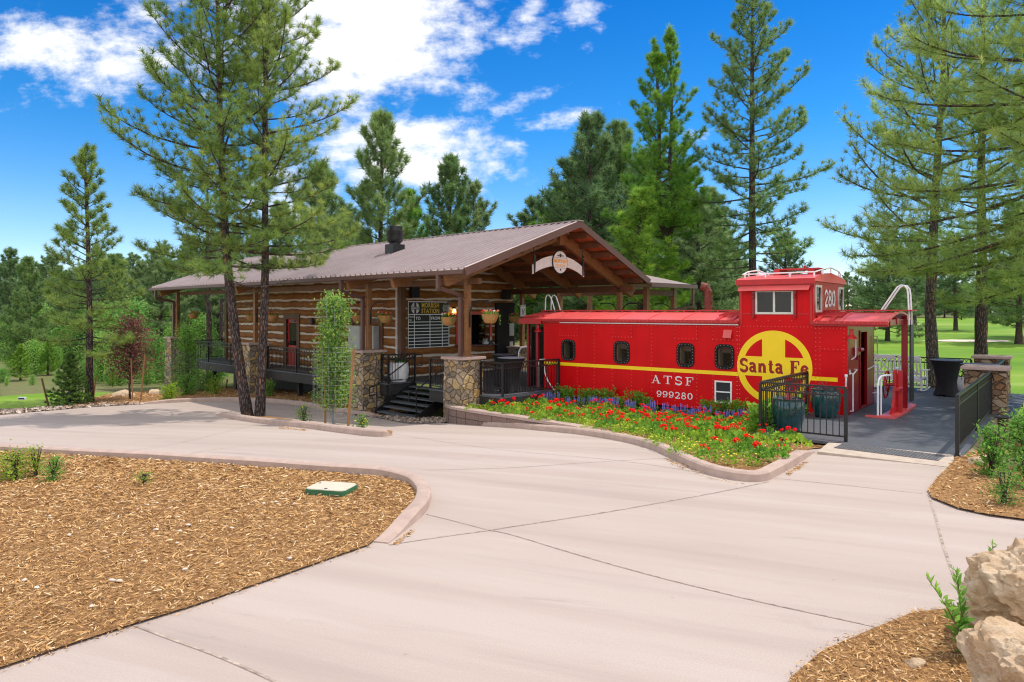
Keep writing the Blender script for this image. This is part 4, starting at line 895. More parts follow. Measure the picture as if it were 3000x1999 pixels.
# rivets and panel seams
RV = []
def rivets(p, q, sp=.11):
    p, q = Vector(p), Vector(q); n = max(1, round((q-p).length/sp))
    for i in range(n+1): RV.append(p+(q-p)*i/n)
for x in (-9.12, -7.24, -5.27, -2.72, -2.66, -.72, -.62): rivets((x, ZB+.06), (x, 2.1))
for a, b, c, d in WIN:
    for x in (a-.06, c+.07): rivets((x, ZB+.06), (x, .76)); rivets((x, 1.78), (x, 2.1), .1)
    rivets((a-.06, 1.76), (c+.07, 1.76))
rivets((CL+.05, 2.12), (-2.7, 2.12), .085); rivets((CL+.05, ZB+.05), (-.05, ZB+.05), .1); rivets((-2.64, 2.14), (-.82, 2.14), .09); rivets((-.74, 2.12), (-.05, 2.12), .09); rivets((-2.62, 3.23), (-.8, 3.23), .12)
for x in (-2.63, -.83): rivets((x, 2.2), (x, 3.18), .09)
rivets((-.06, 0), (-.06, 2.1), .1); rivets((-.62, 1.60), (-.1, 1.60)); rivets((-2.2, 2.3), (-1.3, 2.3), .3)
mb = MB()
hexr = [(math.cos(R(60*k)), math.sin(R(60*k))) for k in range(6)]
for p in RV:
    k = len(mb.v)
    for rr_, d in ((.0145, -.0005), (.0095, -.0085)):
        for c, s in hexr: mb.v.append((p.x+rr_*c, d, p.y+rr_*s))
    for i in range(6): mb.f.append((k+i, k+(i+1) % 6, k+6+(i+1) % 6, k+6+i))
    mb.f.append(tuple(range(k+6, k+12)))
xx = CL+.06
while xx < .9:
    if not -2.7 < xx < -.76:
        k = len(mb.v); z = ZE+.066
        for rr_, d in ((.0155, -.1245), (.010, -.135)):
            for c, s in hexr: mb.v.append((xx+rr_*c, d, z+rr_*s))
        for i in range(6): mb.f.append((k+i, k+(i+1) % 6, k+6+(i+1) % 6, k+6+i))
        mb.f.append(tuple(range(k+6, k+12)))
    xx += .13
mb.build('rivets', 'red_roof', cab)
mb = MB()
for a, b, c, d in WIN: mb.box((a-.08, -.012, 1.725), (c+.09, -.0005, 1.742)); mb.box((a-.085, -.006, 1.742), (a-.075, -.0005, 2.13)); mb.box((c+.085, -.006, 1.742), (c+.095, -.0005, 2.13))
mb.box((-.68, -.012, 1.555), (-.1, -.0005, 1.575)); mb.box((-.05, -.012, ZB), (.02, -.0005, ZE)); mb.build('panel_seams', 'red_paint', cab)
# louvre vent, flap, marker hood, pipe stack
fr = plate('vent', [(-3.35, .035), (-2.87, .035), (-2.87, .64), (-3.35, .64)], [[(-3.31, .36), (-2.91, .36), (-2.91, .60), (-3.31, .60)], [(-3.31, .075), (-2.91, .075), (-2.91, .325), (-3.31, .325)]], .03, 'white_paint', cab, FACE(0, -.016, 0))
m_ = MB()
for z0, z1 in ((.36, .60), (.075, .325)):
    n = 12
    for k in range(n): z = z0+(z1-z0)*k/n; m_.add([(-3.31, -.004, z+.016), (-2.91, -.004, z+.016), (-2.91, -.018, z), (-3.31, -.018, z)], [(0,1,2,3)])
m_.box((-3.32, -.0035, .07), (-2.90, -.002, .61)); m_.build('louvre', 'vent_grey', fr)
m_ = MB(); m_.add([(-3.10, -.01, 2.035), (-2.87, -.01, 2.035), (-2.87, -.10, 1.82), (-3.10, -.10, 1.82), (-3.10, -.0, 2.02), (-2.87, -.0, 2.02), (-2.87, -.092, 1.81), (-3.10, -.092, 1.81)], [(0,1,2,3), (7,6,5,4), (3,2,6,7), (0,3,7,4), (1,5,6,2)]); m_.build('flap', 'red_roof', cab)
for x, z in ((.10, 2.1), (-9.42, 2.1)):
    m_ = MB(); m_.lathe([(.13, -.24), (.125, -.22), (.05, -.13), (.045, -.02), (.06, 0)], 12, (x, .02, z)); m_.build('lamp_hood', 'red_box', cab)
m_ = MB(); m_.tube([(-4.55, 2.35, 2.3), (-4.55, 2.35, 3.16), (-4.62, 2.32, 3.30), (-4.75, 2.28, 3.32)], [.12, .12, .125, .13], 12); m_.tube([(-4.55, 2.35, 2.82), (-4.55, 2.35, 2.86)], .14, 12); m_.tube([(-4.55, 2.35, 3.1), (-4.55, 2.35, 3.13)], .14, 12); m_.build('smoke_pipe', 'rust_brown', cab)
# under-frame and trucks
m_ = MB(); m_.box((CL+.1, .35, -.42), (-.1, .6, -.185)); m_.box((CL+.1, CW-.6, -.42), (-.1, CW-.35, -.185)); m_.box((-6.5, .25, -.9), (-5.2, .8, -.3)); m_.bar((-5.7, .05, -.27), (-4.2, .05, -.27), .05, .06); m_.build('underframe', 'dark_steel', cab)
for x in (-7.4, -6.0, -2.9, -1.5):
    m_ = MB()
    for y in (.65, CW-.75): m_.lathe([(.40, 0), (.42, .02), (.42, .1), (.36, .12)], 18)
    for i, v in enumerate(m_.v): yb = .65 if i < 72 else CW-.75; m_.v[i] = (x+v[0], yb+v[2], -.78+v[1])
    m_.build('wheel', 'dark_steel', cab)
# near-end platform furniture
m_ = MB(); m_.prism([(.42, -.04), (1.02, .0), (1.06, .3), (1.08, 1.4), (1.06, 2.7), (1.0, 3.0), (.72, 2.98), (.72, .05)], .055, Matrix.Translation((0, 0, .004))); m_.build('end_sill', 'red_roof', cab)
m_ = MB(); M_ = FACEX(.86, 0, 0)
m_.prism([(.34, .06), (.98, .06), (.98, 1.0), (.92, 1.09), (.84, 1.10), (.78, 1.02), (.77, .72), (.72, .42), (.58, .20)], .06, M_); m_.prism([(.93, .06), (1.08, .06), (1.06, 1.08), (.96, 1.08)], .10, FACEX(.93, 0, 0)); m_.tube([(.9, 1.22, .1), (.9, 1.22, .98)], .03); m_.box((.88, 1.30, .06), (.96, 1.38, .95))
m_.tube([(1.0, .5, .66), (1.0, .95, .66)], .05, 8); bs = m_.build('brake_stand', 'red_box', cab)
m_ = MB(); cx_, cy_, cz_, rr_ = .72, .78, .74, .33
m_.tube([(cx_+rr_*.06*math.sin(R(a)), cy_+rr_*math.cos(R(a)), cz_+rr_*math.sin(R(a))) for a in range(0, 361, 15)], .018, 6, False)
for a in range(0, 360, 60): m_.tube([(cx_, cy_, cz_), (cx_, cy_+rr_*math.cos(R(a)), cz_+rr_*math.sin(R(a)))], .013, 5)
m_.tube([(cx_-.06, cy_, cz_), (cx_+.18, cy_, cz_)], .04, 8); m_.build('brake_wheel', 'red_dark', bs)
m_ = MB(); m_.box((.86, 1.85, .06), (.99, 1.95, 2.42)); m_.box((.84, .1, 2.20), (.93, 2.9, 2.34)); m_.tube([(.95, .9, 2.30), (.60, .9, 2.30)], .085, 12); m_.build('end_post', 'red_dark', cab)
m_ = MB(); m_.box((1.03, 1.92, .22), (1.07, 2.32, 2.32)); m_.build('side_board', 'dark_steel', cab, False)
m_ = MB(); m_.tube([(.68, .02, .06), (.68, .02, .75), (.69, .05, .90), (.72, .14, .98), (.78, .28, 1.0), (.86, .5, .99)], .024, 7); m_.tube([(.72, .16, .06), (.72, .16, .97)], .02, 6); m_.build('platform_rail', 'white_paint', cab)
for y0 in (1.32, 1.66):
    m_ = MB(); m_.tube([(.50, y0, 2.57), (.78, y0, 3.02), (.86, y0, 3.14), (.94, y0, 3.19), (1.02, y0, 3.18), (1.08, y0, 3.10), (1.10, y0, 2.95), (1.12, y0, 2.45), (1.12, y0, 2.2)], .021, 7); m_.build('ladder_hoop', 'white_paint', cab)
    m_ = MB(); m_.tube([(-9.62, y0-.05, 2.5), (-9.72, y0-.05, 2.8), (-9.82, y0-.05, 3.03), (-9.90, y0-.05, 3.10), (-9.98, y0-.05, 3.08), (-10.03, y0-.05, 2.98), (-10.05, y0-.05, 2.5), (-10.05, y0-.05, .1)], .021, 7); m_.build('ladder_hoop', 'white_paint', cab)
m_ = MB(); r = .017
m_.tube([(.03, .20, .08), (.09, .20, .08), (.09, .20, 1.0), (.03, .20, 1.02)], r); m_.tube([(.09, .20, .98), (.09, .62, 1.08), (.03, .62, 1.08)], r); m_.tube([(.03, .16, .98), (.03, .16, 1.10)], r)
m_.tube([(.02, .40, 1.92), (.08, .40, 1.90), (.08, .52, 1.86), (.08, .52, 1.42), (.08, .34, 1.38), (.02, .34, 1.34)], r); m_.tube([(.02, 2.78, 1.85), (.08, 2.96, 1.85), (.08, 2.98, 1.35), (.02, 2.8, 1.33)], r)
m_.tube([(.02, 2.1, .98), (.10, 2.9, 1.1), (.10, 2.98, 1.06), (.10, 2.98, .30), (.02, 2.7, .30)], r); m_.tube([(-.02, -.02, .70), (.0, -.07, .84), (-.0, -.07, .95)], .02); m_.lathe([(.03, 0), (.04, .03), (.03, .07)], 8, (0, -.07, .93)); m_.build('grab_iron', 'white_paint', cab)
m_ = MB(); m_.box((.0, .72, 1.42), (.06, 1.10, 1.62)); m_.box((.0, .95, 1.30), (.05, 1.0, 1.42)); m_.tube([(.05, 1.0, 1.56), (.05, 1.3, 1.55)], .06, 8); m_.build('door_latch', 'red_dark', cab)
RV2 = MB()
for y in (.07, 1.22, 2.13, 2.9):
    for k in range(26):
        z = -.1+k*.085; RV2.box((-.001, y-.009, z-.009), (.008, y+.009, z+.009))
RV2.build('rivets', 'red_dark', cab)
# far-end platform
m_ = MB(); m_.box((-9.55, .06, 0), (-9.45, .16, 2.2)); m_.box((-9.95, .1, 0), (-9.88, .2, 2.2)); m_.build('end_post', 'red_dark', cab)
m_ = MB(); m_.box((-10.1, .5, .0), (-10.06, 2.5, 2.0)); 
for z in (.5, .95, 1.4, 1.85): m_.tube([(-9.9, .14, z), (-9.5, .10, z)], .012, 5)
m_.build('end_gate', 'black_metal', cab)
m_ = MB(); m_.tube([(-9.35, -.05, .05), (-9.35, -.05, .85), (-9.3, -.05, .95), (-9.1, -.05, .97)], .02); m_.tube([(-10.3, .1, .05), (-10.3, .1, 1.15), (-10.26, .14, 1.28), (-10.15, .22, 1.33), (-9.95, .3, 1.34)], .022); m_.build('grab_iron', 'white_paint', cab)
m_ = MB(); m_.tube([(-9.12, -.06, .75), (-9.08, -.08, .55), (-8.95, -.10, .3), (-8.72, -.12, .05), (-8.6, -.12, -.05)], .022); m_.build('air_hose', 'white_paint', cab)
m_ = MB(); m_.bar((CL-.9, .1, 2.36), (CL-.05, .1, 2.44), .05, .05); m_.bar((CL-.35, .08, 2.25), (CL-.1, .3, 2.46), .1, .03); m_.box((CL-.95, -.13, ZE-.07), (CL-.02, -.02, ZE+.03)); m_.build('roof_brace', 'red_box', cab)
# ------------------------------------------------------------------ station building
st = thing('station_building', 'log depot with white chinking under a brown ribbed metal roof', 'station', B(0, 0, 0), AB)
XE, XW_, YF, YB = -6.07, -21.0, 2.42, 8.6         # log house: end wall, far end, front wall, back wall
RY, RZ, EZ, EY0, EY1, XR, XL = 4.79, 5.55, 3.72, -.43, 9.10, .70, -23.65
def roofz(y): return EZ+(RZ-EZ)*(y-EY0)/(RY-EY0) if y <= RY else RZ-(RZ-EZ)*(y-RY)/(EY1-RY)
# walls with real openings
dx0, dx1 = -14.75, -13.78
fw_ = plate('log_wall', [(XW_, 0), (XE-.0, 0), (XE-.0, 4.35), (XW_, 4.35)], [[(dx0, .02), (dx1, .02), (dx1, 2.16), (dx0, 2.16)]], .22, 'log_wall', st, FACE(0, YF+.11, 0))
ew_ = plate('log_wall', [(YF+.225, 0), (YB, 0), (YB, 4.1), (RY, 5.2), (YF+.225, 4.45)], [[(5.27, 1.13), (7.12, 1.13), (7.12, 2.40), (5.27, 2.40)]], .22, 'log_wall', st, FACEX(XE-.11, 0, 0))
m_ = MB(); m_.box((XW_, YB-.2, 0), (XE-.23, YB, 4.0)); m_.box((XW_, YF+.23, 0), (XW_+.2, YB-.21, 4.5)); m_.build('log_wall', 'log_wall', st)
m_ = MB(); m_.box((XW_+.2, YF+.23, -.1), (XE-.23, YB-.21, .0)); m_.box((-11, YF+.3, 0), (-10.9, YB-.3, 4)); m_.build('interior', 'interior_dark', st)
m_ = MB(); m_.box((XE-.09, YF-.10, 0), (XE+.12, YF+.12, 4.3)); m_.build('corner_post', 'timber_dark', st); m_ = MB(); m_.box((XW_-.12, YF-.1, 0), (XW_+.1, YF+.12, 4.3)); m_.build('corner_post', 'timber_dark', st)
m_ = MB(); m_.box((dx0-.22, YF-.05, 0), (dx0, YF+.23, 2.42)); m_.box((dx1, YF-.05, 0), (dx1+.22, YF+.23, 2.42)); m_.box((dx0, YF-.045, 2.17), (dx1, YF+.23, 2.42)); m_.build('door_frame', 'timber_dark', st)
dr = plate('door', [(dx0+.01, .03), (dx1-.01, .03), (dx1-.01, 2.15), (dx0+.01, 2.15)], [[(dx0+.15, .95), (dx1-.15, .95), (dx1-.15, 2.0), (dx0+.15, 2.0)]], .045, 'door_red', st, FACE(0, YF+.07, 0))
m_ = MB(); m_.box((dx0+.14, YF+.065, .94), (dx1-.14, YF+.075, 2.01)); m_.build('glass', 'glass_dark', dr); m_ = MB(); m_.box((dx0+.05, YF-.0, .95), (dx0+.10, YF+.04, 1.12)); m_.tube([(dx0+.07, YF+.0, 1.0), (dx0+.17, YF-.0, 1.0)], .012); m_.box((dx0+.35, YF+.0, 2.04), (dx0+.72, YF+.04, 2.12)); m_.build('handle', 'black_metal', dr)
m_ = MB(); m_.box((dx0+.2, YF+.042, .16), (dx0+.46, YF+.046, .82)); m_.box((dx0+.51, YF+.042, .16), (dx0+.77, YF+.046, .82)); m_.build('door_panel', 'door_red', dr)
# serving hatch in the end wall
sw = plate('service_window', [(5.17, 1.06), (7.22, 1.06), (7.22, 2.52), (5.17, 2.52)], [[(5.28, 1.14), (7.11, 1.14), (7.11, 2.39), (5.28, 2.39)]], .06, 'door_red', st, FACEX(XE+.035, 0, 0))
m_ = MB(); m_.box((XE-.2, 5.1, 1.10), (XE+.34, 7.3, 1.135)); m_.build('counter', 'dark_steel', sw); m_ = MB(); m_.box((XE-1.6, 4.6, 0), (XE-1.55, 8, 4)); m_.build('back_wall', 'interior_dark', sw)
m_ = MB(); m_.box((XE+.01, 7.45, 0), (XE+.16, 8.55, 2.9)); m_.build('dark_door', 'interior_dark', st)
m_ = MB(); m_.box((XE+.165, 8.2, 1.45), (XE+.18, 8.5, 2.0)); m_.box((XE+.165, 8.22, .95), (XE+.18, 8.42, 1.2)); m_.build('notice', 'cabinet_grey', st)
m_ = MB(); m_.tube([(XE-.28, YF-.03, .9), (XE-.28, YF-.03, 4.1)], .025, 8); m_.tube([(XE-.22, YF-.03, .5), (XE-.22, YF-.03, 4.1)], .018, 8); m_.build('conduit', 'plastic_white', st)
cb = MB(); cb.box((-9.2, YF-.30, .35), (-8.36, YF-.01, 1.95)); cb.box((-8.34, YF-.30, .35), (-7.45, YF-.01, 1.95)); cb.box((-9.17, YF-.312, .4), (-8.39, YF-.302, 1.9)); cb.box((-8.31, YF-.312, .4), (-7.48, YF-.302, 1.9)); cb.build('utility_cabinet', 'cabinet_grey', st)
m_ = MB(); m_.box((-9.45, YF-.06, .1), (-9.25, YF-.0, 2.25)); m_.box((-7.40, YF-.06, .1), (-7.2, YF-.0, 2.25)); m_.box((-9.24, YF-.06, 2.05), (-7.41, YF-.0, 2.25)); m_.build('cabinet_trim', 'timber_dark', st)
# roof: ribbed sheets
def ribbed(name, y0, z0, y1, z1, x0, x1, pitch=.305):
    mb = MB(); prof = [(0, 0), (.195, 0), (.21, .065), (.262, .065), (.277, 0)]; x = x0; P = []
    while x < x1:
        for a, b in prof:
            if x+a <= x1: P.append((x+a, b))
        x += pitch
    P.append((x1, 0)); n = len(P); k = z1-z0; Ln = math.hypot(y1-y0, k); ny, nz2 = -k/Ln, (y1-y0)/Ln
    if nz2 < 0: ny, nz2 = -ny, -nz2
    for yy_, zz in ((y0, z0), (y1, z1)):
        for a, b in P: mb.v.append((a, yy_+ny*b, zz+nz2*b))
        for a, b in P: mb.v.append((a, yy_-ny*.02, zz-nz2*.02))
    for i in range(n-1): mb.f.append((i, i+1, 2*n+i+1, 2*n+i)); mb.f.append((n+i+1, n+i, 3*n+i, 3*n+i+1)); mb.f.append((i+1, i, n+i, n+i+1)); mb.f.append((2*n+i, 2*n+i+1, 3*n+i+1, 3*n+i))
    mb.f.append((0, 2*n, 3*n, n)); mb.f.append((n-1, 2*n-1, 4*n-1, 3*n-1)); return mb.build(name, 'roof_metal', st)
ribbed('roof', EY0-.05, EZ+.02, RY, RZ+.02, XL, XR); ribbed('roof', EY1, EZ+.02, RY, RZ+.02, XL, XR)
m_ = MB()
for x0, x1 in ((XL+.05, XR-.06),):
    m_.add([(x0, EY0+.12, roofz(EY0+.12)-.02), (x1, EY0+.12, roofz(EY0+.12)-.02), (x1, RY, RZ-.03), (x0, RY, RZ-.03)], [(0,1,2,3)]); m_.add([(x0, EY1-.05, EZ-.02), (x1, EY1-.05, EZ-.02), (x1, RY, RZ-.03), (x0, RY, RZ-.03)], [(3,2,1,0)])
m_.build('roof_deck', 'soffit', st)
m_ = MB(); m_.bar((XL, RY, RZ+.055), (XR+.02, RY, RZ+.055), .30, .03); m_.build('ridge_cap', 'roof_metal', st)
m_ = MB(); m_.bar((XR-.02, EY0-.08, EZ-.06), (XR-.02, RY+.02, RZ-.045), .06, .22, (0, 0, 1)); m_.build('barge_board', 'brown_metal', st); m_ = MB(); m_.bar((XR-.02, EY1+.02, EZ-.065), (XR-.02, RY, RZ-.05), .055, .22); m_.build('barge_board', 'brown_metal', st); m_ = MB(); m_.bar((XL, EY0-.08, EZ-.06), (XL, RY, RZ-.04), .05, .2); m_.build('barge_board', 'brown_metal', st)
m_ = MB(); m_.box((XL, EY0-.16, EZ-.12), (XR-.02, EY0-.05, EZ+.0)); m_.box((XL, EY0-.06, EZ-.14), (XR-.06, EY0-.02, EZ+.01)); m_.box((XL, EY1, EZ-.12), (XR-.06, EY1+.1, EZ)); m_.build('gutter', 'brown_metal', st, False, .012)
# timber frame: trusses on posts, purlins
PX = (-.31, -5.45, -13.95, -22.6); PY0, PY1 = .50, 8.53
for x in PX:
    for y in (PY0, PY1):
        if y == PY1 and x < -6.5: continue
        zt = roofz(y)-.50; m_ = MB(); m_.box((x-.075, y-.08, 1.0), (x+.095, y+.08, zt)); m_.build('post', 'timber', st)
for x in (-.31, -2.9, -5.45, -22.6):
    m_ = MB(); m_.bar((x, EY0+.05, roofz(EY0)-.27), (x, RY-.02, RZ-.36), .16, .36); m_.build('rafter_beam', 'timber', st)
    m_ = MB(); m_.bar((x, 9.38, 3.25), (x, RY+.02, RZ-.365), .155, .36); m_.build('rafter_beam', 'timber', st)
for x in (-13.95,): m_ = MB(); m_.bar((x, EY0+.05, roofz(EY0)-.27), (x, YF, roofz(YF)-.3), .16, .36); m_.build('rafter_beam', 'timber', st)
for k in range(6):
    m_ = MB(); y = .62+k*.72; z = roofz(y)-.15; m_.box((XE-.1 if k > 2 else XL+.1, y-.05, z-.1), (XR-.08, y+.05, z+.07)); m_.build('purlin', 'timber_dark', st)
for k in range(6):
    m_ = MB(); y = RY+.5+k*.68; z = roofz(y)-.14; m_.box((XE-.1, y-.05, z-.13), (XR-.08, y+.05, z+.06)); m_.build('purlin', 'timber_dark', st)
m_ = MB(); m_.box((XE, PY1-.08, 3.28), (XR-.35, PY1+.08, 3.52)); m_.box((XE-16, PY0-.07, 3.35), (XR-.45, PY0+.07, 3.53)); m_.build('tie_beam', 'timber_dark', st)
m_ = MB(); m_.box((-.5, RY-.1, RZ-.72), (-.12, RY+.1, RZ-.3)); m_.build('apex_plate', 'timber', st)
# lower wing roof behind the gable
m_ = MB(); m_.add([(XR, EY1+.0, 3.62), (XR, 12.6, 3.62), (-2.2, 10.6, 4.40), (-2.2, EY1+.1, 4.45), (XR, EY1, 3.56), (XR, 12.6, 3.56), (-2.2, 10.6, 4.34), (-2.2, EY1+.1, 4.39), (-6, 12.8, 3.6), (-6, 12.8, 3.54)], [(0,1,2,3), (7,6,5,4), (0,4,5,1), (1,8,2), (1,5,9,8)]); m_.build('wing_roof', 'roof_metal', st)
m_ = MB(); m_.box((XR+.002, EY1, 3.48), (XR+.09, 12.65, 3.64)); m_.build('gutter', 'brown_metal', st)
for x, y in ((-.1, 10.1), (-.1, 12.2), (-4.6, 12.3), (-4.6, 10.1)):
    m_ = MB(); m_.box((x-.09, y-.09, 0), (x+.09, y+.09, 3.5)); m_.build('post', 'timber', st)
m_ = MB(); m_.box((-4.6, 10.02, 3.2), (-.1, 10.18, 3.42)); m_.bar((-.1, 10.1, 3.3), (-.1, 12.2, 3.3), .12, .24); m_.build('tie_beam', 'timber_dark', st)
# downspouts
for x in (-.30, -5.45, -22.6):
    m_ = MB(); w = .115
    ye = EY0-.10; m_.box((x-.15-w/2, ye-w/2, 3.20), (x-.15+w/2, ye+w/2, EZ-.12)); m_.bar((x-.15, ye, 3.22), (x-.15, PY0-.14, 3.02), w, w); m_.box((x-.15-w/2, PY0-.20, 1.16), (x-.15+w/2, PY0-.085, 3.05)); m_.build('downspout', 'brown_metal', st)
m_ = MB(); w = .08; m_.box((XR+.0, 12.3, 2.7), (XR+.08, 12.38, 3.48)); m_.bar((XR+.04, 12.34, 2.72), (.0, 11.9, 2.6), w, w); m_.build('downspout', 'brown_metal', st)
# basket brackets
def bracket(x, y, s, zt=2.86):
    m_ = MB(); m_.bar((x+s*.11, y, 2.05), (x+s*.11, y, 2.5), .03, .05); m_.tube([(x+s*.115, y, 2.45)]+[(x+s*(.55-.43*math.cos(R(a))), y, 2.45+.40*math.sin(R(a))) for a in range(15, 91, 15)]+[(x+s*.92, y, 2.85)], .022, 6)
    m_.tube([(x+s*(.86+.04*math.cos(R(a))), y, 2.79+.04*math.sin(R(a))) for a in range(90, -200, -30)], .012, 5); return m_.build('bracket', 'black_metal', st)
for x in PX: bracket(x, PY0, 1); bracket(x, PY0, -1)
for x in PX[:2]: bracket(x, PY1, 1); bracket(x, PY1, -1)
bracket(-.1, 10.1, -1); bracket(-.1, 12.2, -1)
# roof vent
def on_roof(px, py):
    r = rayat(px, py); t0 = 5.0
    while t0 < 60:
        p = Vector((r.x*t0, t0, EYE+r.z*t0)); q = p-OB; y = q.dot(BY)
        if p.z < roofz(y)+.03 and y > EY0: return q.dot(BX), y, p.z
        t0 += .02
vx, vy, vz = on_roof(1157, 741)
vt = thing('roof_vent', 'black metal kitchen exhaust stack on the brown roof', 'roof vent', B(vx, vy, vz-.18), AB)
m_ = MB(); m_.box((-.26, -.28, 0), (.26, .28, .50)); m_.build('base', 'black_metal', vt); m_ = MB(); m_.lathe([(.22, .5), (.22, .56), (.30, .62), (.325, .70), (.325, .98), (.335, 1.0), (.335, 1.03), (.27, 1.05), (.27, 1.2), (.25, 1.22)], 28); m_.build('stack', 'black_metal', vt, True)
m_ = MB()
for k in range(6): a = R(60*k+8); m_.box((-.06, -.005, -.025), (.06, .005, .025), Matrix.Translation((.329*math.cos(a), .329*math.sin(a), .88)) @ Matrix.Rotation(a+R(90), 4, 'Z'))
m_.build('slot', 'interior_dark', vt)
# wall lanterns
def lantern(label, p, rz, lit):
    t = thing('wall_lamp', label, 'wall lamp', p, rz); m_ = MB(); m_.lathe([(.06, -.02), (.075, .0), (.075, .22), (.05, .28), (.02, .30)], 10, (0, -.10, 0)); m_.box((-.03, -.05, .08), (.03, -.0, .16))
    if lit: m_ = MB(); m_.lathe([(.085, .25), (.085, .29), (.03, .34)], 10, (0, -.1, 0)); m_.lathe([(.075, -.03), (.085, .0), (.05, .01)], 10, (0, -.1, 0)); m_.box((-.03, -.05, .25), (.03, 0, .32))
    m_.build('housing', 'black_metal', t)
    if lit: m_ = MB(); m_.lathe([(.06, .015), (.075, .12), (.06, .245)], 10, (0, -.1, 0)); m_.build('globe', 'lamp_glow', t)
lantern('black wall lantern beside the red door', B(-12.35, YF-.0, 1.95), AB, False)
lantern('glowing amber wall lamp above the serving hatch', B(XE+.01, 5.02, 2.38), AB+R(90), True)
t = thing('loudspeaker', 'black box loudspeaker under the porch roof by the train board', 'loudspeaker', B(XE+.25, 2.85, 3.05), AB+R(80)); m_ = MB(); m_.box((-.16, -.16, 0), (.16, .12, .42)); m_.build('cabinet', 'black_metal', t, False, .02); m_ = MB(); m_.box((-.13, -.166, .03), (.13, -.162, .39)); m_.build('grille', 'cloth_black', t)
t = thing('loudspeaker', 'black box loudspeaker high on the wall above the dark doorway', 'loudspeaker', B(XE+.25, 7.9, 3.05), AB+R(100)); m_ = MB(); m_.box((-.16, -.16, 0), (.16, .12, .42)); m_.build('cabinet', 'black_metal', t, False, .02); m_ = MB(); m_.box((-.13, -.166, .03), (.13, -.162, .39)); m_.build('grille', 'cloth_black', t)
# ------------------------------------------------------------------ train board
tb = thing('train_board', 'black station timetable board with white grid and yellow title', 'timetable sign', B(XE+.012, 2.70, 1.10), AB+R(90))
BW, BH = 2.10, 1.82
m_ = MB(); m_.box((0, -.03, 0), (BW, -.0, BH)); m_.build('panel', 'sign_black', tb)
m_ = MB(); f = .018
for x in (.0, .30, 1.08, 1.72, BW-.03): m_.box((x, -.036, .0 if x else 0), (x+.03, -.0305, 1.30 if 0 < x < BW-.05 else BH))
for k in range(9): z = 1.0-k*.1245; m_.box((0, -.0375, max(0, z)), (BW, -.031, max(0, z)+.028))
for z in (1.19+.0, BH-.035, 1.29): 
    if z != 1.19: m_.box((0, -.038, z), (BW, -.0312, z+.035))
m_.build('grid', 'white_paint', tb)
mb = MB(); meshes(mb, lettering('MORRISH', .245, .004, spacing=1.12, bold=.004, sx=.80), FACE(1.12, -.033, 1.655)); meshes(mb, lettering('STATION', .245, .004, spacing=1.16, bold=.004, sx=.80), FACE(1.12, -.033, 1.435)); mb.build('title', 'sign_yellow', tb)
mb = MB(); meshes(mb, lettering('TO', .17, .004, bold=.003), FACE(.50, -.033, 1.15)); meshes(mb, lettering('FROM', .17, .004, bold=.003), FACE(1.38, -.033, 1.15)); meshes(mb, lettering('TRAIN', .085, .004), FACE(.165, -.033, 1.21)); meshes(mb, lettering('NO.', .085, .004), FACE(.13, -.033, 1.09)); mb.build('headings', 'white_paint', tb)
mb = MB(); rr = random.Random(5)
for i in range(6):
    x = 1.13; z = .735-.1245*i
    while x < 1.62:
        w_ = rr.uniform(.022, .04); mb.tube([(x, -.033, z-rr.uniform(.0, .03)), (x+w_*.4, -.033, z+rr.uniform(.015, .04)), (x+w_, -.033, z-rr.uniform(0, .03))], .0045, 4); x += w_+rr.choice((.012, .012, .03))
mb.build('chalk_entries', 'chalk_green', tb)
mb = MB(); cx_, cz_, rx = .36, 1.555, .20
for a0, a1, sx_, sz in ((0, 90, 1, 1), (90, 180, -1, 1), (180, 270, -1, -1), (270, 360, 1, -1)):
    pts = [(cx_+sx_*.055, -.0335, cz_+sz*.055)]+[(cx_+rx*math.cos(R(a)), -.0335, cz_+1.1*rx*math.sin(R(a))) for a in np.linspace(a0+(17 if a0 % 180 == 0 else 15), a1-(15 if a0 % 180 == 0 else 17), 8)]
    pts2 = [pts[0]]+[p for p in pts[1:] if abs(p[0]-cx_) >= .05 and abs(p[2]-cz_) >= .05]; k = len(mb.v); mb.v += pts2; mb.f.append(tuple(range(k, k+len(pts2))))
em = mb.build('round_emblem', 'sign_white', tb)
mb = MB(); mb.box((cx_-.052, -.0325, cz_-.245), (cx_+.052, -.0305, cz_+.245)); mb.build('emblem_bar', 'sign_navy', tb)
mb = MB(); slab('Santa Fe', .105, FACE(cx_, -.034, cz_+.01), mb, .001, .10, total=.42); mb.build('emblem_lettering', 'white_paint', tb)
mb = MB(); K = 26
for rr_ in (.155, .10): mb.tube([(1.90+rr_*math.cos(2*math.pi*i/K)*.9, -.034, 1.56+rr_*1.15*math.sin(2*math.pi*i/K)) for i in range(K+1)], .010, 4, False)
for k in range(5): mb.bar((1.90-.12+.06*k, -.034, 1.45), (1.90-.12+.06*k, -.034, 1.67), .012, .01); mb.bar((1.77, -.035, 1.46+.05*k), (2.03, -.035, 1.46+.05*k), .01, .012)
mb.build('round_seal', 'cabinet_grey', tb)
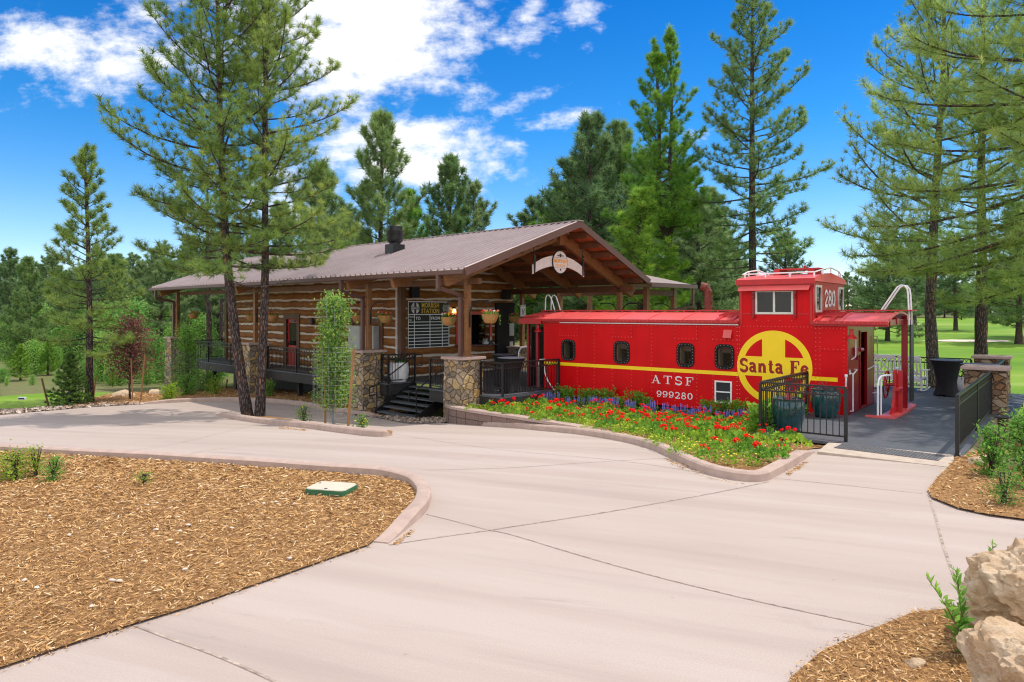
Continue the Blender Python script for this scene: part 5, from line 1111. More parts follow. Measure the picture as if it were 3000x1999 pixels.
# ------------------------------------------------------------------ gable sign
gs = thing('hanging_sign', 'white arched banner sign with round centre plaque in the gable', 'hanging sign', B(-.05, 4.56, 4.22), AB+R(90))
m_ = MB(); n = 24; r0, r1, cz_ = 2.85, 2.49, -2.62; P = []
for i in range(n+1): a = R(90-30+60*i/n); P.append((r0*math.cos(a)*.97, cz_+r0*math.sin(a)))
Pi = [(r1*math.cos(R(90-30+60*i/n))*1.11, cz_+r1*math.sin(R(90-30+60*i/n))) for i in range(n+1)]
m_.prism(P[::-1]+Pi, .03, FACE(0, .02, 0)); m_.build('banner', 'sign_white', gs)
def disc(mb, r, y0, th, cx_=0, cz_=0, n=40, sz=1.0): mb.prism([(cx_+r*math.cos(2*math.pi*i/n), cz_+sz*r*math.sin(2*math.pi*i/n)) for i in range(n)], th, FACE(0, y0, 0))
m_ = MB(); disc(m_, .405, -.012, .03); m_.build('plaque_rim', 'sign_black', gs); m_ = MB(); disc(m_, .375, -.043, .012); pl = m_.build('plaque', 'sign_white', gs)
mb = MB(); meshes(mb, lettering('MORRISH', .165, .004, bold=.006), FACE(0, -.058, .03)); meshes(mb, lettering('STATION', .105, .004, spacing=1.2, bold=.003), FACE(0, -.058, -.12)); mb.build('plaque_lettering', 'sign_orange', gs)
mb = MB(); mb.box((-.33, -.059, .145), (.33, -.056, .153)); mb.box((-.31, -.059, -.205), (.31, -.056, -.197)); disc(mb, .035, -.0555, .004, 0, -.26); disc(mb, .06, -.0555, .003, 0, .23)
for s in (-1, 1): mb.box((s*.10-.03, -.059, .20), (s*.10+.03, -.056, .235)); mb.box((s*.155-.02, -.059, .205), (s*.155+.02, -.056, .23))
mb.build('plaque_marks', 'sign_black', gs)
for s in (-1, 1):
    m_ = MB(); x = s*1.30; m_.add([(x-.05, -.045, .17), (x+.05, -.045, .17), (x+.02, -.045, -.42), (x-.02, -.045, -.42), (x-.05, -.015, .17), (x+.05, -.015, .17), (x+.02, -.015, -.42), (x-.02, -.015, -.42)], [(0,1,2,3), (7,6,5,4), (0,4,5,1), (2,6,7,3), (0,3,7,4), (1,5,6,2)]); m_.tube([(x, -.0, .15), (x, .0, .50)], .02, 6); m_.lathe([(.035, 0), (.045, .03), (.02, .07)], 8, (x, -.03, .22)); m_.build('hanger', 'black_metal', gs)
# small hanging sign behind the caboose
hs_ = thing('hanging_sign', 'small white square sign with a forked twig mark hanging behind the caboose roof', 'hanging sign', B(-.9, 8.53, 2.30), AB+R(90))
hs_.location = at(1532, 912, 27.0)
m_ = MB(); m_.box((-.13, -.015, -.18), (.13, .015, .22)); m_.build('panel', 'sign_white', hs_); m_ = MB(); m_.box((-.145, -.02, .16), (.145, .02, .24)); m_.box((-.145, -.02, -.2), (-.13, .02, .24)); m_.box((.13, -.02, -.2), (.145, .02, .24)); m_.box((-.145, -.02, -.21), (.145, .02, -.18)); m_.tube([(0, 0, .24), (0, 0, .5)], .012); m_.build('frame', 'cabinet_grey', hs_)
m_ = MB(); m_.tube([(-.03, -.02, -.14), (-.03, -.02, -.03), (-.07, -.02, .1)], .011, 5); m_.tube([(.03, -.02, -.14), (.03, -.02, -.03), (.07, -.02, .1)], .011, 5); m_.build('twig_mark', 'sign_black', hs_)
# ------------------------------------------------------------------ conifers
class Arr:
    def __init__(s): s.p = []; s.d = []
def unit(v): return v/np.maximum(1e-9, np.linalg.norm(v, axis=-1, keepdims=True))
def tuft_mesh(P, D, rng, n, length, width, spread=1.05, sag=.0):
    """needle sprays: n thin triangles round each direction"""
    P = np.asarray(P, float); D = unit(np.asarray(D, float)); m = len(P)
    a = np.where(np.abs(D[:, 2:3]) < .9, np.array([[0, 0, 1.]]), np.array([[1., 0, 0]])); x = unit(np.cross(D, a)); y = np.cross(D, x)
    ph = rng.uniform(0, 2*np.pi, (m, n)); th = spread*np.sqrt(rng.uniform(.02, 1.25, (m, n))); L = length*rng.uniform(.7, 1.15, (m, n))
    v = D[:, None]*np.cos(th)[..., None]+(x[:, None]*np.cos(ph)[..., None]+y[:, None]*np.sin(ph)[..., None])*np.sin(th)[..., None]
    tn = np.repeat(rng.uniform(0, 1, m), n*3); v[..., 2] -= sag; side = unit(np.cross(v, rng.normal(0, 1, (m, n, 3)))); st_ = P[:, None]-D[:, None]*rng.uniform(0, .5*length, (m, n, 1))
    tip = st_+v*L[..., None]; w = width*rng.uniform(.7, 1.3, (m, n, 1))/2
    V = np.stack([st_+side*w, st_-side*w, tip], 2).reshape(-1, 3); T = np.arange(len(V)).reshape(-1, 3); return V, T, tn
def conifer(name, seed, H, r0, base, Lf, nb, needles, needle_m, bark_m='bark', path=None, subs=4.0, tsp=.17, up=(-12, 50), curl=28, parent=None, droop=0, az0=None, azspan=360, dead=0, flare=1.0, spread=1.3, tlim=.97, sway=.10, side=1.0):
    rng = np.random.default_rng(seed); rr = random.Random(seed)
    if path is None:
        k = 9; ph = rr.uniform(0, 6.28); path = [(sway*math.sin(2.2*i/k+ph)*i/k*1.5, sway*math.cos(1.7*i/k+ph)*i/k*1.5, H*i/k) for i in range(k+1)]
    path = [Vector(p) for p in path]; nseg = len(path)-1; zs = [p.z for p in path]
    def tp(t):
        f = t*nseg; i = min(nseg-1, int(f)); return path[i].lerp(path[i+1], f-i)
    rad = lambda t: r0*(1-.86*t)**.9*(1+flare*.35*math.exp(-t*26))+.006
    mt = MB(); K = 26; mt.tube([tp(i/K) for i in range(K+1)], [rad(i/K)*rr.uniform(.95, 1.06) for i in range(K+1)], 11)
    P, D = [], []; ga = rr.uniform(0, 6.28)
    n, nl, nw = needles
    for b in range(nb):
        f = (b+.5)/nb; t = base+(tlim-base)*f**.92; t += rr.uniform(-.008, .008); t = min(.985, t); ga += 2.3999+rr.uniform(-.5, .5); az = ga if az0 is None else az0+R(rr.uniform(-azspan/2, azspan/2))
        c = (t-base)/(1-base); L = Lf(c)*rr.uniform(.55, 1.2); el = R(up[0]+(up[1]-up[0])*c+rr.uniform(-9, 9)); p = tp(t); br = max(.010, min(.42*rad(t), .011*L+.004)); pts = [p.copy()]; ns = 8; dirs = []
        for i in range(ns):
            s = i/ns; e = el+R(curl)*s*s*1.4-R(droop)*math.sin(s*3.1); az += R(rr.uniform(-8, 8)); d = Vector((math.cos(az)*math.cos(e), math.sin(az)*math.cos(e), math.sin(e))); p = p+d*(L/ns); pts.append(p.copy()); dirs.append(d)
        mt.tube(pts, [br*(1-.8*i/ns)+.003 for i in range(ns+1)], 5, False)
        if c < dead and rr.random() < .6: continue
        m = max(3, int(L*subs)); sg = 1
        for j in range(m):
            s = .22+.78*(j+rr.random()*.8)/m; s = min(s, .99); i = min(ns-1, int(s*ns)); q = pts[i].lerp(pts[i+1], s*ns-i); d = dirs[i]; sg = -sg; a = math.atan2(d.y, d.x)+sg*R(rr.uniform(28, 68)); e = math.asin(max(-1, min(1, d.z)))+R(rr.uniform(-14, 30))
            ln = side*max(.18, min(1.05, L*(.10+.42*(1-s))*rr.uniform(.6, 1.25))); sd_ = Vector((math.cos(a)*math.cos(e), math.sin(a)*math.cos(e), math.sin(e))); e2 = e+R(22); s2 = Vector((math.cos(a)*math.cos(e2), math.sin(a)*math.cos(e2), math.sin(e2)))
            mid = q+sd_*ln*.5; end = mid+s2*ln*.5; mt.tube([q, mid, end], [.009, .007, .004], 3, False); kk = max(1, int(ln*.62/tsp))
            for u in range(kk+1):
                w = 1-.62*u/max(1, kk) if kk else 1; pp = (q.lerp(mid, w*2) if w < .5 else mid.lerp(end, w*2-1)); P.append(pp); dd = (s2+Vector((rr.uniform(-.35, .35), rr.uniform(-.35, .35), rr.uniform(-.1, .5)))); D.append(dd)
        for u in range(max(2, int(L*.3/tsp))): s = 1-.035*u-.02*rr.random(); i = min(ns-1, int(s*ns)); P.append(pts[i].lerp(pts[i+1], min(1, s*ns-i))); D.append(dirs[i]+Vector((rr.uniform(-.3, .3), rr.uniform(-.3, .3), rr.uniform(0, .5))))
    top = path[-1]
    for u in range(8): P.append(top-Vector((0, 0, .11*u))); D.append(Vector((rr.uniform(-.5, .5), rr.uniform(-.5, .5), 1)))
    tr = mt.build('trunk', bark_m, parent, True); V, T, tn = tuft_mesh([tuple(p) for p in P], [tuple(d) for d in D], rng, n, nl, nw, spread); cr = npmesh('crown', V, T, needle_m, parent, tone=tn); return len(T)
def tree_thing(name, label, p, cat='pine tree', group=None, rz=0): return thing(name, label, cat, p, rz, group)
def gp(px, Y): X = (px-1500)/F*Y; return Vector((X, Y, float(gz(X, Y))-.05))
def topz(py, Y): return EYE+(HZ-py)/F*Y
# twin pine on the island
g0 = ground(748, 1221); t = tree_thing('pine_tree', 'big ponderosa pine with two trunks forking at its base in the kerbed island', (g0.x, g0.y, g0.z-.05), rz=0); Y = g0.y
def rel(px, py): p = at(px, py, Y); return (p.x-g0.x, 0, p.z-g0.z)
def yw(l, k): return [(x, k*min(1, z/6), z) for x, _, z in l]
pl_ = yw([rel(728, 1236), rel(714, 1140), rel(691, 960), rel(674, 780), rel(664, 600), rel(655, 400), rel(650, 200), rel(646, 0), rel(640, -260)], -.25)
pr_ = yw([rel(760, 1236), rel(763, 1130), rel(767, 960), rel(768, 780), rel(766, 600), rel(765, 400), rel(768, 200), rel(774, 20), rel(776, -150)], .35)
conifer('', 11, 17, .185, .34, lambda c: 3.45*(1-c)**.62*(.78+.35*math.sin(min(1, c*2.6)*1.6))+.5, 92, (44, .25, .0135), 'needles_near', path=pl_, parent=t, subs=4.8, tsp=.24, up=(-12, 46), dead=.02, flare=.5)
conifer('', 12, 15.5, .165, .37, lambda c: 2.9*(1-c)**.6*(.72+.45*math.sin(min(1, c*2.2)*1.6))+.45, 74, (44, .25, .0135), 'needles_near', path=pr_, parent=t, subs=4.8, tsp=.24, up=(-10, 48), dead=.03, flare=.5)
# pine left of the plum
p = ground(261, 1181); t = tree_thing('pine_tree', 'slim pine standing at the edge of the putting lawn on the left', p+Vector((0, 0, -.05)))
conifer('', 13, topz(432, p.y)-p.z, .14, .20, lambda c: 1.75*(1-c)**.62*(.8+.3*math.sin(c*3))+.3, 84, (38, .235, .016), 'needles_near', parent=t, subs=4.4, tsp=.23, up=(-15, 50))
# two straight trunks by the fairway and their high crowns
for px, Y_, H_, sd_, lab, r_, base_ in ((2745, 25.5, 17.5, 14, 'tall pale barked pine behind the rocking chairs', .235, .40), (2876, 26.5, 16.0, 15, 'dark trunked pine behind the back stone pillar', .245, .34)):
    p = gp(px, Y_); t = tree_thing('pine_tree', lab, p)
    kx = [(0, 0, 0), (-.16, 0, 2.2), (-.25, 0, 4), (-.12, 0, 7), (.1, .1, 10), (.3, .1, 13), (.3, 0, H_)] if sd_ == 14 else [(0, 0, 0), (-.03, 0, 3), (.02, 0, 6), (.05, .1, 9), (0, 0, 12), (.1, 0, H_)]
    conifer('', sd_, H_, r_, base_, lambda c: 4.3*(1-c)**.55*(.5+.6*math.sin(min(1, c*2+.15)*1.6))+.5, 54, (30, .27, .0155), 'needles_light', 'bark_pale' if sd_ == 14 else 'bark', path=kx, parent=t, subs=3.8, tsp=.25, up=(-6, 44), dead=.06, az0=R(190) if sd_ == 14 else None, azspan=250)
# pine out of frame on the right whose boughs hang into view
p = gp(3250, 19.5); t = tree_thing('pine_tree', 'near pine with pale drooping twigs hanging into the top right corner', p)
conifer('', 16, 18, .26, .25, lambda c: 5.6*(1-c)**.4+.6, 84, (38, .32, .0135), 'needles_light', parent=t, subs=4.2, tsp=.26, up=(-16, 42), curl=18, az0=R(178), azspan=190, droop=10)
# forked pine and tall pine behind the caboose
p = gp(1960, 39); t = tree_thing('pine_tree', 'pine whose trunk forks into two stems behind the gable roof', p); Yf = 39
def rl(px, py): q = at(px, py, Yf); return (q.x-p.x, 0, q.z-p.z)
f1 = [rl(1966, 1010), rl(1962, 900), rl(1960, 770), rl(1955, 700), rl(1932, 640), rl(1928, 560), rl(1932, 400), rl(1926, 250), rl(1920, 130)]; f2 = [rl(1957, 735), rl(1962, 690), rl(1975, 640), rl(1972, 590), rl(1962, 480), rl(1968, 330), rl(1966, 200), rl(1962, 80)]
conifer('', 17, 15, .24, .38, lambda c: 3.3*(1-c)**.75*(.75+.35*math.sin(c*3))+.4, 78, (34, .33, .027), 'needles_bright', path=f1, parent=t, subs=3.6, tsp=.30, up=(-5, 58))
conifer('', 18, 12, .17, .18, lambda c: 2.7*(1-c)**.75*(.75+.35*math.sin(c*3))+.4, 60, (34, .33, .027), 'needles_bright', path=f2, parent=t, subs=3.6, tsp=.30, up=(-5, 60))
p = gp(2206, 37); t = tree_thing('pine_tree', 'tallest straight pine rising behind the cupola', p)
conifer('', 19, 21.5, .25, .25, lambda c: 3.6*(1-c)**.6*(.62+.5*math.sin(min(1, c*2.2)*1.6))+.4, 108, (34, .32, .025), 'needles_mid', parent=t, subs=3.6, tsp=.29, up=(-14, 46), sway=.06, dead=.08)
# prototypes for the wood all round
def proto(seed, H, Lw, nb, nd, base=.12, r=.2, mt='needles_far', up=(-14, 52)):
    t = thing('pine_tree', 'pine', 'pine tree', (0, -40, -60)); conifer('', seed, H, r, base, lambda c: Lw*(1-c)**.62*(.78+.3*math.sin(c*3))+.4, nb, nd, mt, parent=t, subs=3.4, tsp=.30, up=up); return t
PA = proto(21, 12, 3.0, 104, (28, .36, .036), mt='needles_mid', up=(-5, 62)); PB = proto(22, 12, 3.5, 92, (28, .38, .038), .10); PCc = proto(23, 12, 2.8, 96, (28, .36, .036), .05, mt='needles_bright', up=(0, 62)); PD = proto(24, 12, 3.7, 76, (26, .40, .042), .20)
PRO = [PA, PB, PCc, PD]; used = set(); rt = random.Random(3)
def put(pr, px, Y, top, label, group=None, w=1.0):
    p = gp(px, Y); s = (topz(top, Y)-p.z)/12; o = pr if pr.name not in used else dup(pr)
    used.add(pr.name); o.location = p; o.rotation_euler = (0, 0, rt.uniform(0, 6.28)); o.scale = (s*w, s*w, s); o['label'] = label
    if group: o['group'] = group
    return o
put(PA, 1112, 46, 345, 'tall pointed pine above the left half of the brown roof', w=.9); put(PA, 1322, 46, 470, 'pointed pine behind the brown roof right of the exhaust stack', w=.95); put(PB, 1392, 50, 545, 'rounded pine close behind the roof, right of the pointed one', w=.9); put(PCc, 1205, 52, 565, 'short pine peeping over the roof beside the exhaust stack')
put(PA, 938, 42, 490, 'dense pine behind the right trunk of the twin pine', w=1.1); put(PD, 1010, 50, 600, 'low pine over the roof right of the twin pine')
put(PB, 1722, 45, 352, 'blue green pine with broad crown above the gable peak', w=1.0); put(PA, 1815, 48, 372, 'dark pine crowded between the gable peak and the forked pine', w=.95); put(PCc, 1640, 50, 560, 'low bushy pine left of the gable peak', w=1.35); put(PCc, 1880, 36, 560, 'yellow green young pine beside the gable slope', w=1.3); put(PB, 1760, 58, 420, 'pine behind the broad crowned one above the gable', w=1.2); put(PA, 1690, 60, 470, 'pine filling the gap left of the gable peak', w=1.2); put(PC_, 1850, 62, 430, 'pine filling the gap behind the forked pine', w=1.3) if 0 else None; put(PB, 1560, 56, 590, 'spreading pine furthest left behind the gable peak', w=1.2)
put(PD, 2300, 58, 685, 'small pine between the cupola and the tall pine', w=1.1); put(PB, 2130, 60, 700, 'pine low behind the smoke pipe', w=1.2); put(PD, 2050, 52, 600, 'pine behind the smoke pipe and the forked pine', w=1.3); put(PA, 2080, 66, 560, 'tall pine between the forked pine and the tall straight one', w=1.3); put(PB, 1990, 62, 500, 'pine whose top shows through the forked pine', w=1.2); put(PD, 1900, 60, 450, 'pine standing behind the left stem of the forked pine', w=1.2)
put(PB, 2600, 66, 690, 'pine close beyond the deck, left of the pale barked trunk', w=1.2); put(PA, 2985, 62, 600, 'dark pine crowding the right edge across the lawn', w=1.3); put(PD, 2800, 84, 690, 'pine framed between the two big trunks', w=1.2); put(PD, 2680, 95, 690, 'pine standing out on the fairway left of the pale barked trunk', w=1.1); put(PB, 3040, 70, 560, 'pine at the right edge beyond the dark trunk', w=1.1)
# left woods
for px, Y, top, k, lab in ((30, 62, 735, 1, 'pine on the far left hillside at the edge of the picture'), (85, 52, 760, 0, 'pine on the left hillside with a bare lower trunk'), (150, 74, 745, 3, 'pine high on the left hillside behind the slim pine'), (205, 60, 800, 1, 'pine just left of the slim pine trunk'), (330, 58, 752, 0, 'pine right of the slim pine and behind the plum'), (410, 66, 770, 1, 'pine behind the twin pine boughs above the porch corner'), (470, 54, 720, 3, 'pine at the left end of the roof'), (560, 62, 700, 0, 'pine behind the left eave of the roof'), (640, 60, 690, 1, 'pine between the roof and the leaning trunk'), (720, 64, 640, 3, 'pine behind the roof between the two trunks'), (820, 56, 600, 0, 'pine behind the roof right of the twin trunks'), (268, 80, 770, 3, 'pine high on the hillside beyond the slim pine')):
    put(PRO[k], px, Y, top, lab, 'pines on the left hillside')
for px, Y, top, lab in ((140, 49, 1000, 'young pine on the bank above the putting lawn'), (355, 46, 1010, 'young pine low behind the plum stakes'), (60, 46, 1010, 'small young pine at the left edge above the lawn'), (330, 38, 1085, 'bushy little pine behind the plum and its stakes')):
    put(PCc, px, Y, top, lab, w=1.5)
# trunks seen under the porch roof
for px, Y in ((614, 44), (646, 50)):
    p = gp(px, Y); t = tree_thing('pine_tree', 'thick bare pine trunk seen under the left end of the porch roof' if px < 630 else 'thinner pine trunk behind the thick one under the porch roof', p); conifer('', 30+px, 13, .20 if px < 630 else .15, .42, lambda c: 3*(1-c)**.6+.4, 34, (12, .36, .04), 'needles_mid', parent=t, subs=2.4, tsp=.38)
# woods behind the pavilion and along the fairway
rw = random.Random(8); n = 0
for i in range(26):
    px = 1440+i*30+rw.uniform(-10, 10); Y = rw.uniform(62, 88); put(PRO[rw.randrange(4)], px, Y, rw.uniform(735, 800) if not 1440 < px < 1600 else rw.uniform(760, 820), 'pine in the wood seen between the gable roof and the caboose', 'pines behind the caboose', rw.uniform(1.1, 1.4))
for i in range(34):
    px = 2410+i*19+rw.uniform(-8, 8); Y = rw.uniform(128, 165); put(PRO[rw.choice((0, 1, 1, 3))], px, Y, rw.uniform(800, 850) if px < 2560 else rw.uniform(770, 840), 'distant pine in the tree line across the fairway', 'pines across the fairway', rw.uniform(1.0, 1.4))
for i in range(30):
    px = -60+i*34+rw.uniform(-12, 12); Y = rw.uniform(82, 120); put(PRO[rw.choice((0, 1, 3))], px, Y, rw.uniform(725, 800), 'distant pine on the ridge behind the left hillside', 'pines on the left ridge', rw.uniform(1.0, 1.3))
for i in range(14):
    px = 1060+i*30+rw.uniform(-12, 12); Y = rw.uniform(70, 95); put(PRO[rw.randrange(4)], px, Y, rw.uniform(690, 760), 'pine standing behind the station roof', 'pines behind the station', 1.1)
put(PCc, 2817, 118, 880, 'small bright young tree across the fairway between the two trunks', w=1.5)

# ------------------------------------------------------------------ broadleaf plants
def leaves(P, N, rng, size, aspect=1.6, fold=.25):
    """pointed leaves: two triangles folded on the midrib; P points, N outward directions"""
    P = np.asarray(P, float); N = unit(np.asarray(N, float)); m = len(P); ax = unit(N+rng.normal(0, .55, (m, 3))); s = unit(np.cross(ax, rng.normal(0, 1, (m, 3))+np.array([0, 0, 1.2]))); up = np.cross(s, ax)
    L = size*rng.uniform(.65, 1.2, (m, 1)); w = L/aspect/2; a = P; b = P+ax*L*.5+s*w+up*w*fold; c = P+ax*L; d = P+ax*L*.5-s*w+up*w*fold
    V = np.stack([a, b, c, d], 1).reshape(-1, 3); k = (np.arange(m)*4)[:, None]; return V, np.concatenate([k+[0, 1, 2], k+[0, 2, 3]], 1).reshape(-1, 3)
def broadleaf(name, label, cat, loc, H, Wd, base, nleaf, size, lm, seed, stems=1, bark_m='twig_brown', aspect=1.5, group=None, r0=.03, shape=None, clumps=40, lean=.25):
    rng = np.random.default_rng(seed); rr = random.Random(seed); t = thing(name, label, cat, loc, 0, group); mt = MB(); P, N = [], []
    shape = shape or (lambda c: math.sin(math.pi*min(1, .12+.88*c)**.8)); cl = []
    tips = []
    for s in range(stems):
        a = 2*math.pi*s/stems+rr.uniform(-.4, .4); off = lean*H*.35 if stems > 1 else 0; pts = [(0+.03*math.cos(a)*(stems > 1), .03*math.sin(a)*(stems > 1), 0)]
        for i in range(1, 6): f = i/5; pts.append((off*math.cos(a)*f**1.2+rr.uniform(-.02, .02)*H*.4, off*math.sin(a)*f**1.2+rr.uniform(-.02, .02)*H*.4, H*.96*f))
        mt.tube(pts, [r0*(1-.8*i/5)+.002 for i in range(6)], 6); tips.append(pts)
    for k in range(clumps):
        c = (k+.5)/clumps; z = base+(H-base)*c; a = rr.uniform(0, 6.28); rad_ = Wd/2*shape(c)*math.sqrt(rr.uniform(.05, 1)); st_ = rr.choice(tips); f = max(0, min(.98, (z-.12*H*rr.random())/(H*.96))); i = min(4, int(f*5)); o = Vector(st_[i]).lerp(Vector(st_[i+1]), f*5-i); e = Vector((rad_*math.cos(a)+o.x*.6, rad_*math.sin(a)+o.y*.6, z)); mt.tube([o, o.lerp(e, .55)+Vector((0, 0, .02*H)), e], [r0*.35+.001, r0*.25+.001, .002], 4, False); cl.append((o, e))
    for k in range(nleaf):
        o, e = rr.choice(cl); f = rr.uniform(.35, 1.08); q = o.lerp(e, f); sp = Wd*.09+.01; P.append((q.x+rr.gauss(0, sp), q.y+rr.gauss(0, sp), max(.02, q.z+rr.gauss(0, sp)))); d = e-o; N.append((d.x+rr.gauss(0, .1)*Wd, d.y+rr.gauss(0, .1)*Wd, d.z+rr.gauss(.12, .2)*Wd))
    mt.build('stem', bark_m, t, True); V, T = leaves(P, N, rng, size, aspect); npmesh('foliage', V, T, lm, t, tone=np.repeat(rng.uniform(0, 1, len(P)), 4)); return t
# plum with red-purple leaves
p = ground(381, 1173); pt = broadleaf('plum_tree', 'young round tree with dark purple leaves near the porch corner', 'plum tree', p, topz(938, p.y)-p.z, 2.2, 1.15, 3000, .105, 'leaf_purple', 41, 1, 'bark', 1.6, r0=.045, clumps=130, shape=lambda c: math.sqrt(max(.06, 1-(2*c-.9)**2)))
def stake(px0, py0, px1, py1, label, r=.03, m='stake_wood', dy=0, group='tree stakes'):
    a = ground(px0, py0); b = at(px1, py1, a.y+dy); t = thing('tree_stake', label, 'stake', a, 0, group); m_ = MB(); d = b-a; m_.tube([(0, 0, -.1), tuple(d)], [r, r*.92], 8); m_.build('post', m, t); return t
stake(389, 1178, 384, 1050, 'brown stake just left of the purple tree stem'); stake(411, 1178, 424, 1040, 'brown leaning stake right of the purple tree stem'); stake(144, 1190, 122, 1109, 'brown stake tilted left beside the little spruce', .035, 'stake_dark'); stake(272, 1170, 281, 1102, 'brown stake tilted right beside the slim pine trunk', .035)
stake(661, 1140, 666, 1112, 'short dark stake under the porch deck', .04, 'stake_dark')
# small spruce
p = ground(204, 1188); t = tree_thing('spruce_tree', 'small dense cone shaped spruce beside the putting lawn', p, 'spruce'); conifer('', 42, topz(1036, p.y)-p.z, .05, .02, lambda c: .74*(1-c)**.85+.06, 190, (24, .085, .012), 'spruce_needles', parent=t, subs=9, tsp=.055, up=(-14, 38), curl=26, sway=.005, side=.42)
# aspen clump in a wire cage on the island
def cage(label, loc, r, h, z0=.25, ww=.06):
    t = thing('wire_cage', label, 'wire cage', loc, 0, 'wire cages'); m_ = MB(); K = 20
    for k in range(K): a = 2*math.pi*k/K; m_.bar((r*math.cos(a), r*math.sin(a), z0), (r*math.cos(a), r*math.sin(a), h), .0035, .0035)
    n = int((h-z0)/.13)
    for i in range(n+1):
        z = z0+(h-z0)*i/n; m_.tube([(r*math.cos(2*math.pi*k/K), r*math.sin(2*math.pi*k/K), z) for k in range(K+1)], .0018, 4, False)
    m_.build('wire_mesh', 'galvanised', t)
p = ground(978, 1244); Ha = topz(868, p.y)-p.z
broadleaf('aspen_sapling', 'bushy young aspen growing inside a wire cage on the island', 'aspen', p, Ha, 1.15, .62, 7600, .078, 'leaf_aspen', 43, 5, 'galvanised', 1.15, r0=.022, shape=lambda c: (.92-.25*c) if c < .8 else .75*(1-(c-.8)*2.6), clumps=120, lean=.2)
cage('round wire cage round the aspen on the island', p, .58, 2.25)
stake(953, 1245, 952, 1100, 'upright brown stake left of the caged aspen', .032, 'stake_wood'); stake(1019, 1252, 1037, 1020, 'brown stake leaning right beside the caged aspen', .036)
p = ground(548, 1150); broadleaf('caged_shrub', 'tall leafy shrub in a wire cage before the far porch pillar', 'shrub', p, topz(962, p.y)-p.z, 1.75, .2, 3600, .08, 'leaf_green', 44, 4, 'twig_brown', 1.4, r0=.025, clumps=110, lean=.15, shape=lambda c: .95-.55*c)
cage('round wire cage round the shrub at the porch corner', p, .80, 1.9, .05); stake(552, 1148, 552, 1035, 'brown stake inside the caged shrub', .03, 'stake_dark')
# pale aspens and oaks in the hollow on the left
AS = broadleaf('aspen_tree', 'aspen', 'aspen', (0, 0, 0), 5, 3.4, .4, 4200, .18, 'leaf_wood', 45, 3, 'twig_brown', 1.3, r0=.06, clumps=110, lean=.3); AS2 = broadleaf('aspen_tree', 'aspen', 'aspen', (0, 0, 0), 5, 4.2, .2, 4200, .19, 'leaf_wood', 46, 4, 'twig_brown', 1.3, r0=.05, clumps=110, lean=.4)
first = {0: AS, 1: AS2}; rb_ = random.Random(5)
for i, (px, Y, top, lab) in enumerate(((40, 52, 985, 'pale green aspen at the left edge of the hollow'), (105, 50, 1000, 'pale green aspen left of the young pine on the bank'), (185, 56, 935, 'pale green aspen between the young pine and the slim pine'), (320, 52, 900, 'bright aspen behind the purple tree, to its left'), (385, 48, 890, 'bright aspen towering behind the purple tree'), (445, 44, 985, 'aspen between the purple tree and the porch pillar'), (470, 56, 880, 'aspen left of the far porch post'), (590, 54, 930, 'aspen under the porch roof left of the bare trunk'), (690, 58, 940, 'aspen under the porch roof behind the railing'), (255, 60, 905, 'aspen hidden behind the slim pine trunk'), (430, 40, 1060, 'low green thicket tree below the porch corner'), (10, 44, 1080, 'low thicket tree at the left edge by the lawn'), (640, 44, 1010, 'leafy tree beyond the porch railing'), (232, 58, 1030, 'low aspen behind the little spruce'), (70, 52, 1040, 'low bright thicket above the left end of the lawn'), (165, 54, 1020, 'bright thicket above the middle of the lawn'), (300, 44, 985, 'bright aspen between the slim pine and the purple tree'), (350, 40, 1050, 'low bright thicket right behind the plum stakes'), (505, 48, 960, 'aspen directly behind the far porch pillar'), (560, 46, 1000, 'aspen seen through the far porch railing'), (130, 62, 900, 'aspen on the slope above the young pine'), (15, 60, 930, 'aspen on the slope at the left edge'), (20, 39, 1105, 'low round thicket behind the left end of the lawn'), (95, 40, 1100, 'low round thicket behind the tee marker'), (170, 40, 1085, 'low round thicket behind the tilted stake'), (250, 42, 1060, 'green thicket hidden behind the slim pine base'), (320, 40, 1080, 'green thicket between the slim pine and the plum'))):
    o = first.pop(i % 2, None) or dup((AS, AS2)[i % 2]); p = gp(px, Y); s = (topz(top, Y)-p.z)/5; o.location = p; o.scale = (s*rb_.uniform(.85, 1.2),)*2+(s,); o.rotation_euler = (0, 0, rb_.uniform(0, 6)); o['label'] = lab; o['group'] = 'aspens in the hollow'
# shrubs along the station bed
def shrub(label, px, py, top, wpx, lm, seed, nleaf=900, size=.075, aspect=1.4, name='shrub', stems=6, p=None):
    p = p or ground(px, py, .03); H_ = topz(top, p.y)-p.z; return broadleaf(name, label, 'shrub', p, H_, wpx/F*p.y, .03, nleaf, size, lm, seed, stems, 'twig_brown', aspect, r0=.012, clumps=max(30, nleaf//22), lean=.5, shape=lambda c: math.sqrt(max(.05, 1-(c-.35)**2*1.9)))
shrub('lime green rounded shrub at the left end of the station bed', 500, 1171, 1128, 58, 'leaf_lime', 51); shrub('glossy leafy shrub between the lime shrub and the porch pillar', 545, 1158, 1100, 62, 'leaf_green', 52, 800, .085); shrub('leafy shrub reaching up at the foot of the caged shrub', 560, 1140, 1085, 50, 'leaf_green', 53, 700, .085)
shrub('dark leafy shrub under the porch deck', 608, 1146, 1098, 68, 'leaf_green', 54, 900, .085); shrub('lime green shrub in front of the porch deck', 632, 1156, 1114, 60, 'leaf_lime', 55, 900, .06, 1.9); shrub('small shrub right of the twin pine trunks', 785, 1162, 1118, 36, 'leaf_green', 56, 700, .06)
shrub('tiny bush beside the steps bed, left of the caged aspen', 920, 1172, 1150, 26, 'leaf_green', 57, 300, .05)
